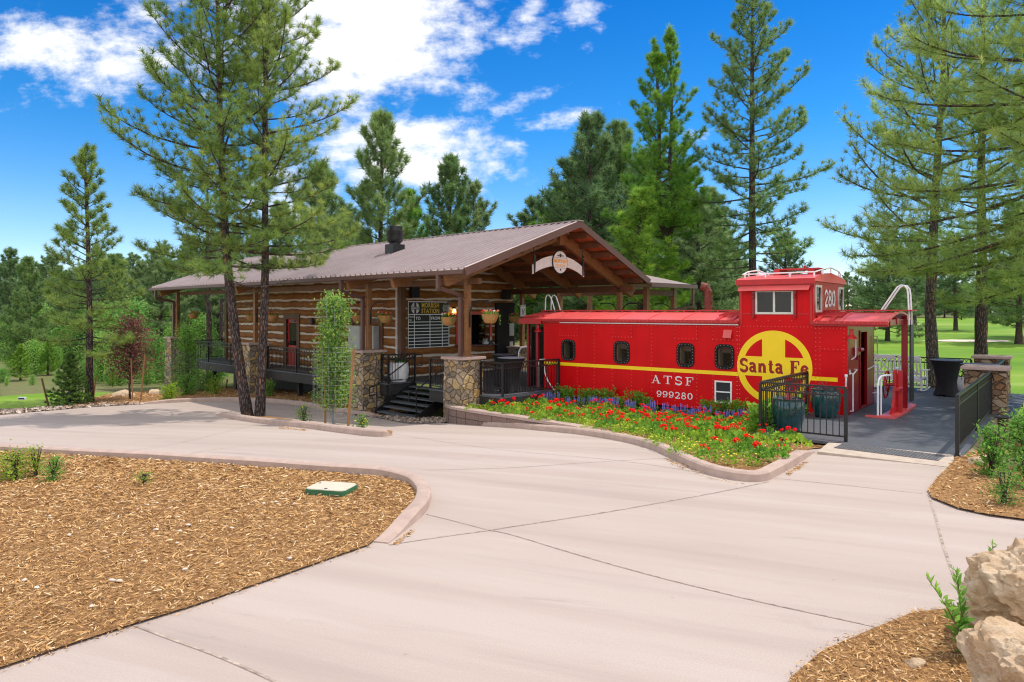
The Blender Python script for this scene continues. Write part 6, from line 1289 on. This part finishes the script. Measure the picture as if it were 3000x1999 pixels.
def bloomer(label, px, py, top, wpx, seed):
    t = shrub(label, px, py, top, wpx, 'leaf_green', seed, 520, .045, 1.8); rr = random.Random(seed); H_ = topz(top, t.location.y)-t.location.z; w = wpx/F*t.location.y
    for i in range(7): m_ = MB(); a = rr.uniform(0, 6.28); m_.lathe([(.006, 0), (.028, .008), (.02, .02)], 6, (w*.4*rr.random()*math.cos(a), w*.4*rr.random()*math.sin(a), H_*rr.uniform(.45, .9))); m_.build('blossom', 'petal_yellow', t)
bloomer('small upright bush with yellow blossom on the island beside the twin pine', 890, 1241, 1190, 58, 61); bloomer('small bush with yellow blossom at the right end of the island', 1060, 1262, 1222, 56, 62)
# right hand shrubs
shrub('tall leafy green bush in front of the dark stone pillar', 2905, 1392, 1255, 92, 'leaf_green', 63, 900, .075, 2.0); shrub('large green bush at the right edge beside the pillars', 3005, 1372, 1215, 110, 'leaf_green', 64, 1300, .07, 2.0); shrub('low feathery bush on the bark bed at the right', 2942, 1474, 1378, 105, 'leaf_green', 65, 800, .042, 2.4)
shrub('bushy green plant at the right edge behind the feathery bush', 3005, 1430, 1335, 70, 'leaf_green', 66, 700, .06, 2.0)
# foreground weeds on the left bed
def weed(label, px, py, top, wpx, lm, seed, n=420, size=.05): return shrub(label, px, py, top, wpx, lm, seed, n, size, 2.2, 'weed', 5)
weed('leafy green weed with yellow stalks at the left edge of the bark bed', 45, 1402, 1325, 120, 'leaf_lime', 67, 1100, .045); weed('green weed in the bark bed right of the yellow stalks', 157, 1408, 1345, 62, 'leaf_green', 68, 620, .04); weed('yellowish tall weed behind the green one on the bark bed', 105, 1395, 1312, 70, 'leaf_lime', 69, 420, .035); weed('tiny sparse weed in the middle of the bark bed', 422, 1416, 1388, 50, 'leaf_lime', 70, 120, .035)
# tall leafy stalks by the boulder
def stalk(label, px, py, top, seed, lean, n=46, tx=None):
    n = int(n*1.6)
    p = ground(px, py); t = thing('leafy_stalk', label, 'tall weed', p, 0, 'stalks beside the boulder'); rng = np.random.default_rng(seed); H_ = topz(top, p.y)-p.z; tip = Vector((lean, .05, H_)); m_ = MB(); pts = [Vector((lean*f**1.6, .05*f, H_*f)) for f in np.linspace(0, 1, 7)]; m_.tube(pts, [.007*(1-.7*i/6) for i in range(7)], 6); m_.build('stem', 'stem_red', t)
    P, N, S = [], [], []
    for k in range(n):
        f = .08+.92*k/n; q = Vector((lean*f**1.6, .05*f, H_*f)); a = k*2.4; P.append(q); N.append((math.cos(a), math.sin(a), .75+f*1.1)); S.append(.115*(1-.72*f)+.022)
    S = np.array(S)[:, None]; V, T = leaves(P, N, rng, 1.1, 3.4, .3); V = V.reshape(-1, 4, 3); base_ = V[:, :1]; V = base_+(V-base_)*S[:, None]*.95; npmesh('foliage', V.reshape(-1, 3), T, 'leaf_green', t, tone=np.repeat(np.linspace(0, 1, len(P)), 4))
stalk('tall leafy stalk standing furthest left of the boulder', 2836, 1940, 1700, 71, -.27); stalk('tallest leafy stalk right against the boulder', 2832, 1930, 1678, 72, -.05, 60); stalk('short leafy stalk close to the boulder foot', 2850, 1930, 1780, 73, -.14, 40); stalk('leafy stalk rising behind the boulder edge', 2868, 1862, 1676, 74, -.03, 34); stalk('thin stalk behind the boulder top', 2905, 1800, 1640, 75, -.02, 30); stalk('stalk behind the boulder with fresh tips', 2925, 1800, 1592, 76, -.02, 40)
# ------------------------------------------------------------------ boulders and rocks
def rock(name, label, loc, dims, seed, sub=4, rough=.16, rz=0, m='boulder_stone', cat='boulder', cuts=9):
    bm = bmesh.new(); bmesh.ops.create_icosphere(bm, subdivisions=sub, radius=1); rr = random.Random(seed); from mathutils import noise as nz
    planes = [(Vector((rr.gauss(0, 1), rr.gauss(0, 1), rr.gauss(.2, 1))).normalized(), rr.uniform(.62, .9)) for _ in range(cuts)]; off = Vector((rr.uniform(0, 50),)*3)
    for v in bm.verts:
        d = v.co.normalized(); r = 1
        for n, k in planes:
            q = d.dot(n)
            if q > 1e-3: r = min(r, k/q)
        s_ = d+.25*Vector((nz.noise(d*2+off), nz.noise(d*2+off*2), nz.noise(d*2+off*3))); r += rough*(nz.fractal(d*1.6+off, 1, 2, 6)*.5+.42*abs(nz.noise(s_*3.1+off))-.34*max(0, .22-abs(nz.noise(Vector((s_.x*2.2, s_.y*2.2, s_.z*5))+off)))*4*.5-.22*abs(nz.noise(d*9+off))+.10*nz.noise(d*21+off)+.05*nz.noise(d*45+off)); v.co = Vector((d.x*r*dims[0], d.y*r*dims[1], d.z*r*dims[2]))
    me = bpy.data.meshes.new(name); bm.to_mesh(me); bm.free(); o = link(name, me, m, None, True, loc); o.rotation_euler = (0, 0, rz); return tag(o, label, cat)
p = ground(3080, 1900); rock('boulder', 'big pale limestone boulder at the bottom right corner, upper one', (p.x, p.y, p.z+.30), (.60, .50, .56), 81, 6, .34)
p = ground(3030, 2090); rock('boulder', 'tilted pale limestone boulder in front of the upper one', (p.x+.10, p.y-.02, p.z+.13), (.56, .42, .44), 82, 6, .34)
p = ground(2682, 1957); rock('stone', 'small pale stone lying on the bark chips left of the boulders', (p.x, p.y, p.z+.02), (.082, .06, .06), 83, 4, .12, cat='rock')
for i, (px, py, w, lab) in enumerate(((2880, 1364, .26, 'flat pale rock beside the ramp beam'), (2960, 1368, .3, 'pale rock behind the leafy bush at the right'), (360, 1163, .5, 'flat pale rock at the tip of the putting lawn'), (575, 1148, .3, 'pale rock under the far porch corner'), (458, 1158, .45, 'pale flat rock by the porch pillar'), (1390, 1176, .30, 'pale pinkish rock in the flower bed by the fieldstone pillar'))):
    p = ground(px, py); rock('stone', lab, (p.x, p.y, p.z+.08 if i != 5 else -.22), (w, w*.7, w*.45), 90+i, 3, .14, cat='rock')
for i in range(26):
    p = ground(rw.uniform(60, 900), rw.uniform(1460, 1820))
    if not inpoly([(q.x, q.y) for q in fm], np.array([p.x]), np.array([p.y]))[0]: continue
    rock('stone_chip', 'small white stone chip among the bark of the big bed', (p.x, p.y, p.z+.045), (.03*rw.uniform(.6, 1.3), .022, .015), 200+i, 2, .1, m='limestone_chip', cat='stone chip')['group'] = 'stone chips in the bark bed'
# ------------------------------------------------------------------ flower bed
def geranium(seed):
    rng = np.random.default_rng(seed); rr = random.Random(seed); t = thing('geranium', 'low geranium with round green leaves and red flower heads in the bed before the caboose', 'geranium', (0, 0, -50), 0, 'geraniums in the flower bed'); P, N = [], []; mt = MB()
    for k in range(70): a = rr.uniform(0, 6.28); r = .19*math.sqrt(rr.random()); z = .06+.17*(1-(r/.2)**2)*rr.uniform(.5, 1.1); P.append((r*math.cos(a), r*math.sin(a), z)); N.append((math.cos(a)*r*4, math.sin(a)*r*4, .6))
    V, T = leaves(P, N, rng, .085, 1.05, .2); npmesh('foliage', V, T, 'leaf_bright' if seed % 2 else 'leaf_lime', t, tone=np.repeat(rng.uniform(0, 1, len(P)), 4))
    for k in range(rr.choice((2, 3, 3))):
        a = rr.uniform(0, 6.28); r = .15*math.sqrt(rr.random()); q = Vector((r*math.cos(a), r*math.sin(a), .26+rr.uniform(0, .10))); m_ = MB(); R_ = rr.uniform(.026, .046)
        for j in range(16): d = Vector((rr.gauss(0, 1), rr.gauss(0, 1), rr.gauss(.4, 1))).normalized(); c = q+d*R_*.75; m_.lathe([(R_*.1, -R_*.18), (R_*.42, 0), (R_*.2, R_*.22)], 5, tuple(c))
        fh = m_.build('flower_head', 'petal_red', t); m_ = MB(); m_.tube([(q.x*.4, q.y*.4, .08), tuple(q)], .004, 4); m_.build('stalk', 'stem_green', fh)
    return t
def salvia(seed):
    rng = np.random.default_rng(seed); rr = random.Random(seed); t = thing('salvia', 'blue flower spikes standing over green leaves along the caboose', 'salvia', (0, 0, -50), 0, 'blue salvias in the flower bed'); P, N = [], []
    for k in range(90): a = rr.uniform(0, 6.28); r = .16*math.sqrt(rr.random()); P.append((r*math.cos(a), r*math.sin(a), rr.uniform(.04, .30))); N.append((math.cos(a), math.sin(a), .8))
    V, T = leaves(P, N, rng, .07, 2.4, .2); npmesh('foliage', V, T, 'leaf_bright', t, tone=np.repeat(rng.uniform(0, 1, len(P)), 4))
    for k in range(9):
        a = rr.uniform(0, 6.28); r = .14*math.sqrt(rr.random()); x, y = r*math.cos(a), r*math.sin(a); z0, z1 = rr.uniform(.24, .32), rr.uniform(.42, .54); m_ = MB(); n = 9
        for i in range(n):
            for j in range(4): b = j*1.57+i*.7; m_.lathe([(.002, -.007), (.007, 0), (.003, .008)], 5, (x+.008*math.cos(b)*(1-.5*i/n), y+.008*math.sin(b)*(1-.5*i/n), z0+(z1-z0)*i/n))
        m_.tube([(x*.6, y*.6, .1), (x, y, z0), (x, y, z1)], .004, 4); m_.build('flower_spike', 'petal_blue', t)
    return t
def lantana(seed):
    rng = np.random.default_rng(seed); rr = random.Random(seed); t = thing('lantana', 'low spreading yellow green plant with small yellow flowers at the bed edge', 'bedding plant', (0, 0, -50), 0, 'yellow bedding plants in the flower bed'); P, N = [], []
    for k in range(190): a = rr.uniform(0, 6.28); r = .24*math.sqrt(rr.random()); P.append((r*math.cos(a), r*math.sin(a), .02+.17*(1-(r/.26)**2)*rr.uniform(.3, 1.1))); N.append((math.cos(a), math.sin(a), 1.1))
    V, T = leaves(P, N, rng, .048, 1.7, .25); npmesh('foliage', V, T, 'leaf_lime', t, tone=np.repeat(rng.uniform(0, 1, len(P)), 4))
    for k in range(4): a = rr.uniform(0, 6.28); r = .2*math.sqrt(rr.random()); m_ = MB(); m_.lathe([(.006, 0), (.019, .006), (.012, .015)], 7, (r*math.cos(a), r*math.sin(a), .13+rr.uniform(.0, .06))); m_.build('blossom', 'petal_yellow', t)
    return t
def tallshrub(seed):
    return broadleaf('hydrangea', 'taller leafy shrub with pointed bright leaves against the caboose side', 'shrub', (0, 0, -50), .78, .62, .05, 340, .155, 'leaf_bright', seed, 9, 'stem_green', 1.9, group='leafy shrubs in the flower bed', r0=.006, clumps=44, lean=.75, shape=lambda c: .95)
GE = [geranium(s) for s in (1, 2, 3)]; SA = [salvia(s) for s in (4, 5)]; LA = [lantana(s) for s in (6, 7)]; TS = [tallshrub(s) for s in (8, 9)]
fresh = {o.name for L_ in (GE, SA, LA, TS) for o in L_}; rf = random.Random(17); bp_ = [(p.x, p.y) for p in bedtop]
def plant(L_, x, y, s):
    if not inpoly(bp_, np.array([x]), np.array([y]))[0]: return
    pr = rf.choice(L_); o = pr if pr.name in fresh else dup(pr); fresh.discard(pr.name); o.location = (x, y, float(bedz(x, y))+.0); o.rotation_euler = (0, 0, rf.uniform(0, 6.28)); o.scale = (s,)*3
# rows measured from the caboose side (v negative towards the camera)
x = -8.7
while x < -1.0:
    q = C(x, -.42+rf.uniform(-.1, .1)); plant(TS, q.x, q.y, rf.uniform(.48, .72)) if rf.random() < .72 else None; x += .44
x = -9.4
while x < -1.0:
    for v in (-.78, -.95): q = C(x+rf.uniform(-.1, .1), v+rf.uniform(-.08, .08)); plant(SA, q.x, q.y, rf.uniform(.62, .85)) if rf.random() < .66 else None
    x += .36
x = -10.0
while x < 2.6:
    v = -1.18 if x < -.7 else -4.05
    while v > -9.0:
        q = C(x+rf.uniform(-.13, .13), v+rf.uniform(-.1, .1)); d_edge = min((Vector((q.x, q.y, 0))-Vector((a.x, a.y, 0))).length for a in bedtop)
        if d_edge > .2:
            k_ = rf.random(); lo_ = d_edge < .7 and x > -6.5
            if k_ < (.50 if lo_ else .26): plant(LA, q.x, q.y, rf.uniform(.75, 1.2))
            elif k_ < (.86 if x < 0 else .72): plant(GE, q.x, q.y, rf.uniform(.75, 1.25))
        v -= .37
    x += .38
for (a, b) in ((-.95, -3.3), (-.95, -2.7), (-.95, -2.1), (-1.1, -1.5), (-.98, -1.1)): q = C(a, b); plant(TS, q.x, q.y, .85) if b < -1.3 else plant(TS, q.x, q.y, 1.0)
for L_ in (GE, SA, LA, TS):
    for o in L_:
        if o.name in fresh:
            for c in list(o.children_recursive): bpy.data.objects.remove(c)
            bpy.data.objects.remove(o)

# ------------------------------------------------------------------ hanging baskets
def basket(label, px, py, Y, seed, sz=1.0, trail=True):
    rng = np.random.default_rng(seed); rr = random.Random(seed); p = at(px, py, Y); t = thing('hanging_basket', label, 'hanging basket', p, 0, 'hanging flower baskets'); m_ = MB(); m_.lathe([(.11, -.25), (.165, -.22), (.215, -.11), (.255, 0), (.262, .015), (.235, .012), (.2, -.03)], 24); m_.build('coir_bowl', 'coir', t, True)
    m_ = MB()
    for k in range(3): a = 2.1*k+.4; m_.tube([(.25*math.cos(a), .25*math.sin(a), 0), (0, 0, .48)], .004, 4)
    m_.tube([(0, 0, .46), (0, 0, .56)], .006, 4); m_.build('chain', 'black_metal', t)
    P, N = [], []
    for k in range(170): a = rr.uniform(0, 6.28); r = .24*math.sqrt(rr.random()); P.append((r*math.cos(a), r*math.sin(a), .01+.09*rr.random())); N.append((math.cos(a), math.sin(a), .8))
    if trail:
        for k in range(5):
            a = rr.uniform(0, 6.28); L = rr.uniform(.12, .42); 
            for j in range(14): f = j/14; P.append((.27*math.cos(a)+rr.gauss(0, .01), .27*math.sin(a)+rr.gauss(0, .01), -L*f)); N.append((math.cos(a), math.sin(a), -.5))
    V, T = leaves(P, N, rng, .05, 1.6, .2); npmesh('foliage', V, T, 'leaf_green', t, tone=np.repeat(rng.uniform(0, 1, len(P)), 4))
    for mname, k in (('petal_red', 6), ('petal_pink', 4), ('petal_yellow', 2), ('petal_white', 2)):
        for i in range(k):
            a = rr.uniform(0, 6.28); r = .25*math.sqrt(rr.random()); m_ = MB()
            for j in range(5): m_.lathe([(.006, -.012), (.022, 0), (.010, .012)], 6, (r*math.cos(a)+rr.gauss(0, .016), r*math.sin(a)+rr.gauss(0, .016), .09+.05*rr.random()+rr.gauss(0, .012)))
            m_.build('bloom', mname, t)
basket('flower basket hanging left of the fieldstone pillar post', 1315, 931, 21.7, 101); basket('flower basket hanging right of the fieldstone pillar post', 1436, 923, 20.5, 102)
basket('flower basket right of the post by the steps', 1129, 926, 24.6, 103, trail=True); basket('flower basket half hidden between the aspen and the downspout', 1049, 925, 26.2, 104)
basket('flower basket seen between the two trunks of the twin pine', 737, 925.5, 31.8, 105); basket('flower basket just right of the right pine trunk', 799, 925, 30.2, 106); basket('flower basket left of the far porch corner post', 514, 920.5, 38.0, 107); basket('flower basket right of the far porch corner post', 566, 921, 36.2, 108); basket('dim basket hanging in the shade by the dark doorway', 1508, 928, 28.0, 109)
# ------------------------------------------------------------------ pots
def pot(label, p, r, h, seed):
    t = thing('planter_pot', label, 'planter', p, 0); m_ = MB(); m_.lathe([(r*.62, 0), (r*.72, .02), (r*.96, h*.38), (r*1.02, h*.62), (r*.97, h*.90), (r*.94, h*.96), (r*.97, h), (r*.90, h+.005), (r*.86, h*.95), (r*.85, h*.88)], 32); m_.build('pot', 'teal_glaze', t, True); m_ = MB(); m_.lathe([(r*.2, h*.86), (r*.87, h*.87), (.01, h*.90)], 20); m_.build('soil', 'soil', t)
    rng = np.random.default_rng(seed); V_, T_ = [], []; mt = MB(); rr = random.Random(seed)
    for k in range(26):
        a = rr.uniform(0, 6.28); L = rr.uniform(.22, .40); e = R(rr.uniform(25, 85)); w = .009; pts = [Vector((0, 0, h*.9))+Vector((math.cos(a)*math.cos(e-R(25)*f), math.sin(a)*math.cos(e-R(25)*f), math.sin(e-R(25)*f)))*L*f for f in (0, .4, .75, 1)]; s = Vector((-math.sin(a), math.cos(a), 0)); k0 = len(mt.v)
        for i, q in enumerate(pts): ww = (w, w*1.2, w*.8, .001)[i]; mt.v += [tuple(q+s*ww), tuple(q-s*ww)]
        for i in range(3): mt.f.append((k0+2*i, k0+2*i+1, k0+2*i+3, k0+2*i+2))
    mt.build('spiky_leaves', 'leaf_cordyline', t)
pp = C(-.44, -3.05); pot('large teal glazed pot with a spiky red plant at the railing corner', (pp.x, pp.y, 0), .335, .68, 111); pp = C(-.33, -.62); pot('large teal glazed pot with a spiky red plant by the caboose side', (pp.x, pp.y, 0), .335, .68, 112)
def whitepot(label, p, r, h, seed):
    t = thing('planter_pot', label, 'planter', p, 0); m_ = MB(); m_.lathe([(r*.72, 0), (r*.9, h*.2), (r*1.0, h*.55), (r*.9, h*.95), (r*.86, h), (r*.78, h*.98), (r*.76, h*.9)], 28); m_.build('pot', 'planter_white', t, True); rng = np.random.default_rng(seed); rr = random.Random(seed); P = [(rr.gauss(0, r*.4), rr.gauss(0, r*.4), h+rr.uniform(-.03, .16)) for _ in range(160)]; V, T = leaves(P, [(a, b, .2) for a, b, c in P], rng, .08, 2, .2); npmesh('foliage', V, T, 'leaf_green', t); m_ = MB(); m_.lathe([(r*.1, h*.88), (r*.78, h*.9), (.01, h*.92)], 16); m_.build('soil', 'soil', t)
pp = B(-5.0, 1.5); whitepot('white rounded pot with greenery on the porch beside the steps', (pp.x, pp.y, 0), .36, .70, 113)
pp = at(2828, 1100, 21.6); whitepot('small white pot half hidden behind the dark stone pillar', (pp.x, pp.y, 0), .25, .50, 114)
# ------------------------------------------------------------------ tables, chairs
def table(label, p, rt=.44):
    t = thing('cocktail_table', label, 'table', (p[0], p[1], 0), 0, 'black covered bar tables'); m_ = MB(); K = 40; prof = [(rt*1.0, 1.06), (rt*.90, .98), (rt*.78, .82), (rt*.66, .6), (rt*.60, .42), (rt*.62, .22), (rt*.74, .03)]
    for r, z in prof:
        for j in range(K):
            a = 2*math.pi*j/K; w = max(0, (.5-z)/.5); rr_ = r*(1+w*.16*math.cos(4*a+.6))+(.006*math.sin(11*a) if z < .9 else 0); m_.v.append((rr_*math.cos(a), rr_*math.sin(a), z if z > .1 else .02+.05*(1-abs(math.cos(2*a+.3)))))
    for i in range(len(prof)-1):
        for j in range(K): m_.f.append((i*K+j, i*K+(j+1) % K, (i+1)*K+(j+1) % K, (i+1)*K+j))
    m_.build('stretch_cover', 'cloth_black', t, True); m_ = MB(); m_.lathe([(rt*.99, 1.062), (rt*1.01, 1.07), (rt*1.0, 1.082), (.01, 1.086)], 40); m_.build('table_top', 'table_grey', t, True); m_ = MB(); m_.tube([(0, 0, .03), (0, 0, 1.05)], .04, 10)
    for k in range(4): a = R(45+90*k); m_.bar((0, 0, .03), (rt*.7*math.cos(a), rt*.7*math.sin(a), .012), .05, .02)
    m_.build('pedestal', 'black_metal', t)
table('black covered bar table right of the rocking chairs', at(2773, 1050, 20.9)); table('black covered bar table hidden behind the dark stone pillar', at(2871, 1072, 19.2), .46); table('black covered bar table in front at the porch corner', at(1498, 1050, 21.9)); table('black covered bar table further back in the porch shade', at(1478, 1042, 23.6), .42)
def rocker(label, p, rz):
    t = thing('rocking_chair', label, 'rocking chair', (p[0], p[1], 0), rz, 'white rocking chairs'); W2, m = .30, 'white_paint'     # faces local +y
    for s in (-1, 1):
        x = s*W2; m_ = MB(); m_.tube([(x, -.50+1.05*f, .03+.30*(f-.47)**2) for f in np.linspace(0, 1, 10)], .022, 6); m_.build('rocker', m, t)
        m_ = MB(); m_.bar((x, -.20, .05), (x, -.22, .45), .05, .045, (0, 1, 0)); m_.bar((x, -.22, .44), (x, -.42, 1.15), .05, .045, (0, 1, 0)); m_.build('back_post', m, t); m_ = MB(); m_.bar((x, .28, .04), (x, .28, .66), .05, .05, (0, 1, 0)); m_.build('front_leg', m, t)
        m_ = MB(); m_.box((x-.06, -.30, .66), (x+.06, .36, .69)); m_.build('armrest', m, t)
    m_ = MB()
    for k in range(6): y = -.20+k*.09; m_.box((-W2, y, .43-.01*(5-k)*.6), (W2, y+.075, .45-.01*(5-k)*.6))
    m_.box((-W2, .29, .33), (W2, .32, .43)); m_.box((-W2, -.23, .30), (W2, -.20, .42)); m_.build('seat', m, t)
    m_ = MB(); bk = lambda z: -.22-.20*(z-.44)/.71
    m_.bar((-W2, bk(1.07), 1.07), (W2, bk(1.07), 1.07), .035, .12, (0, -.28, 1)); m_.bar((-W2, bk(.56), .56), (W2, bk(.56), .56), .035, .07, (0, -.28, 1))
    m_.bar((-.17, bk(.58), .58), (.17, bk(1.03), 1.03), .05, .025, (0, 1, .2)); m_.bar((.17, bk(.58)-.004, .58), (-.17, bk(1.03)-.004, 1.03), .05, .02, (0, 1, .2))
    for x in (-.2, .2): m_.bar((x, bk(.58), .58), (x, bk(1.03), 1.03), .045, .02, (0, 1, .2))
    m_.build('backrest', m, t); m_ = MB(); m_.bar((-W2, -.2, .18), (W2, -.2, .18), .03, .03); m_.bar((-W2, .28, .2), (W2, .28, .2), .03, .03)
    for s in (-1, 1): m_.bar((s*W2, -.2, .22), (s*W2, .28, .22), .03, .03)
    m_.build('stretcher', m, t)
rocker('white wooden rocking chair nearer the caboose end', at(2596, 1000, 22.9), R(-38)); rocker('white wooden rocking chair nearer the bar table', at(2676, 1000, 22.2), R(-48))
# ------------------------------------------------------------------ odds and ends
p = ground(972, 1446); t = thing('utility_box', 'green underground valve box with a tan lid in the bark bed', 'valve box', (p.x, p.y, p.z+.0), R(-14)); m_ = MB()
rr_ = rrect(-.31, -.235, .31, .235, .08); m_.prism(rr_, .085); m_.build('body', 'box_green', t); m_ = MB(); m_.prism(rrect(-.295, -.22, .295, .22, .075), .022, Matrix.Translation((0, 0, .0855))); ld = m_.build('lid', 'lid_tan', t, False, .006); m_ = MB(); m_.prism(rrect(-.303, -.228, .303, .228, .08), .012, Matrix.Translation((0, 0, .0853))); m_.build('lid_rim', 'box_green', t); m_ = MB(); m_.box((-.02, -.18, .1078), (.02, -.15, .112)); m_.box((-.25, .08, .1078), (-.23, .12, .112)); m_.build('lid_bolt', 'vent_grey', ld)
p = B(XE+.18, 5.55); t = thing('soap_bottle', 'white pump bottle on the serving hatch counter', 'pump bottle', (p.x, p.y, 1.137)); m_ = MB(); m_.lathe([(.05, 0), (.055, .02), (.055, .14), (.02, .18), (.018, .22)], 12); m_.build('bottle', 'plastic_white', t, True); m_ = MB(); m_.tube([(0, 0, .22), (0, 0, .28), (.05, 0, .28)], .012, 6); m_.build('pump', 'plastic_white', t)
p = B(XE+.2, 6.7); t = thing('cutlery_tub', 'white tub of cutlery on the serving hatch counter', 'cutlery tub', (p.x, p.y, 1.137)); m_ = MB(); m_.lathe([(.10, 0), (.13, .03), (.135, .10), (.125, .11)], 16); m_.build('tub', 'plastic_white', t, True); m_ = MB()
for k in range(9): m_.bar((.06*math.cos(k), .06*math.sin(k), .08), (.10*math.cos(k*1.3), .10*math.sin(k*1.3), .24), .02, .006)
m_.build('cutlery', 'plastic_white', t)
p = B(XE+.2, 7.0); t = thing('napkin_stand', 'black stand with rolled white napkins on the serving hatch counter', 'napkin stand', (p.x, p.y, 1.137)); m_ = MB(); m_.box((-.10, -.14, 0), (.10, .14, .16)); m_.build('stand', 'black_metal', t); m_ = MB()
for k in range(5): m_.tube([(0, -.11+.055*k, .13), (.02, -.09+.055*k, .30)], .026, 7)
m_.build('napkin', 'plastic_white', t)
p = ground(65, 1172); t = thing('tee_marker', 'small blue and white tee marker on the putting lawn', 'tee marker', p); m_ = MB(); m_.box((-.16, -.05, 0), (.16, .05, .12)); m_.build('block', 'plastic_white', t, False, .02); m_ = MB(); m_.box((-.12, -.055, .03), (.12, -.051, .09)); m_.build('face', 'sign_navy', t)
# far clubhouse and sprinkler
X0 = (2880-1500)/F*150; hz_ = float(gz(X0, 150)); t = thing('house', 'low brown house with grey roof far across the fairway', 'house', (X0, 150, hz_), R(-8)); m_ = MB(); m_.box((-2, 0, -.5), (26, 9, 3.4)); m_.box((-3, -2, -.5), (5, 0, 4.2)); m_.build('wall', 'house_wall', t)
m_ = MB(); m_.add([(-4, -1, 3.5), (28, -1, 3.5), (28, 10, 3.5), (-4, 10, 3.5), (3, 4.5, 6.6), (22, 4.5, 6.6)], [(0,1,5,4), (1,2,5), (2,3,4,5), (3,0,4), (3,2,1,0)]); m_.build('roof', 'house_roof', t)
for x in (-1.2, 1.6): m_ = MB(); m_.box((x, -2.05, .9), (x+1.1, -2.01, 3.0)); m_.build('window', 'cabinet_grey', t)
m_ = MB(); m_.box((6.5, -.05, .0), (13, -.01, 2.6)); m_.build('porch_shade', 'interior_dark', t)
rs = np.random.default_rng(4); n = 9000; a_ = rs.uniform(0, 1, n)**.7; s0 = at(2905, 914, 110); s1 = at(3060, 952, 96); ctr = np.array(s0)[None]*(1-a_[:, None])+np.array(s1)[None]*a_[:, None]; ctr[:, 2] += .9*np.sin(a_*np.pi)*.6; ctr += rs.normal(0, 1, (n, 3))*(.05+.55*a_[:, None]*rs.uniform(0, 1, (n, 1))**2); d3 = rs.normal(0, .045, (n, 3, 3)); V = (ctr[:, None]+d3).reshape(-1, 3)
o = npmesh('water_spray', V, np.arange(len(V)).reshape(-1, 3), 'water_drops'); tag(o, kind='stuff')
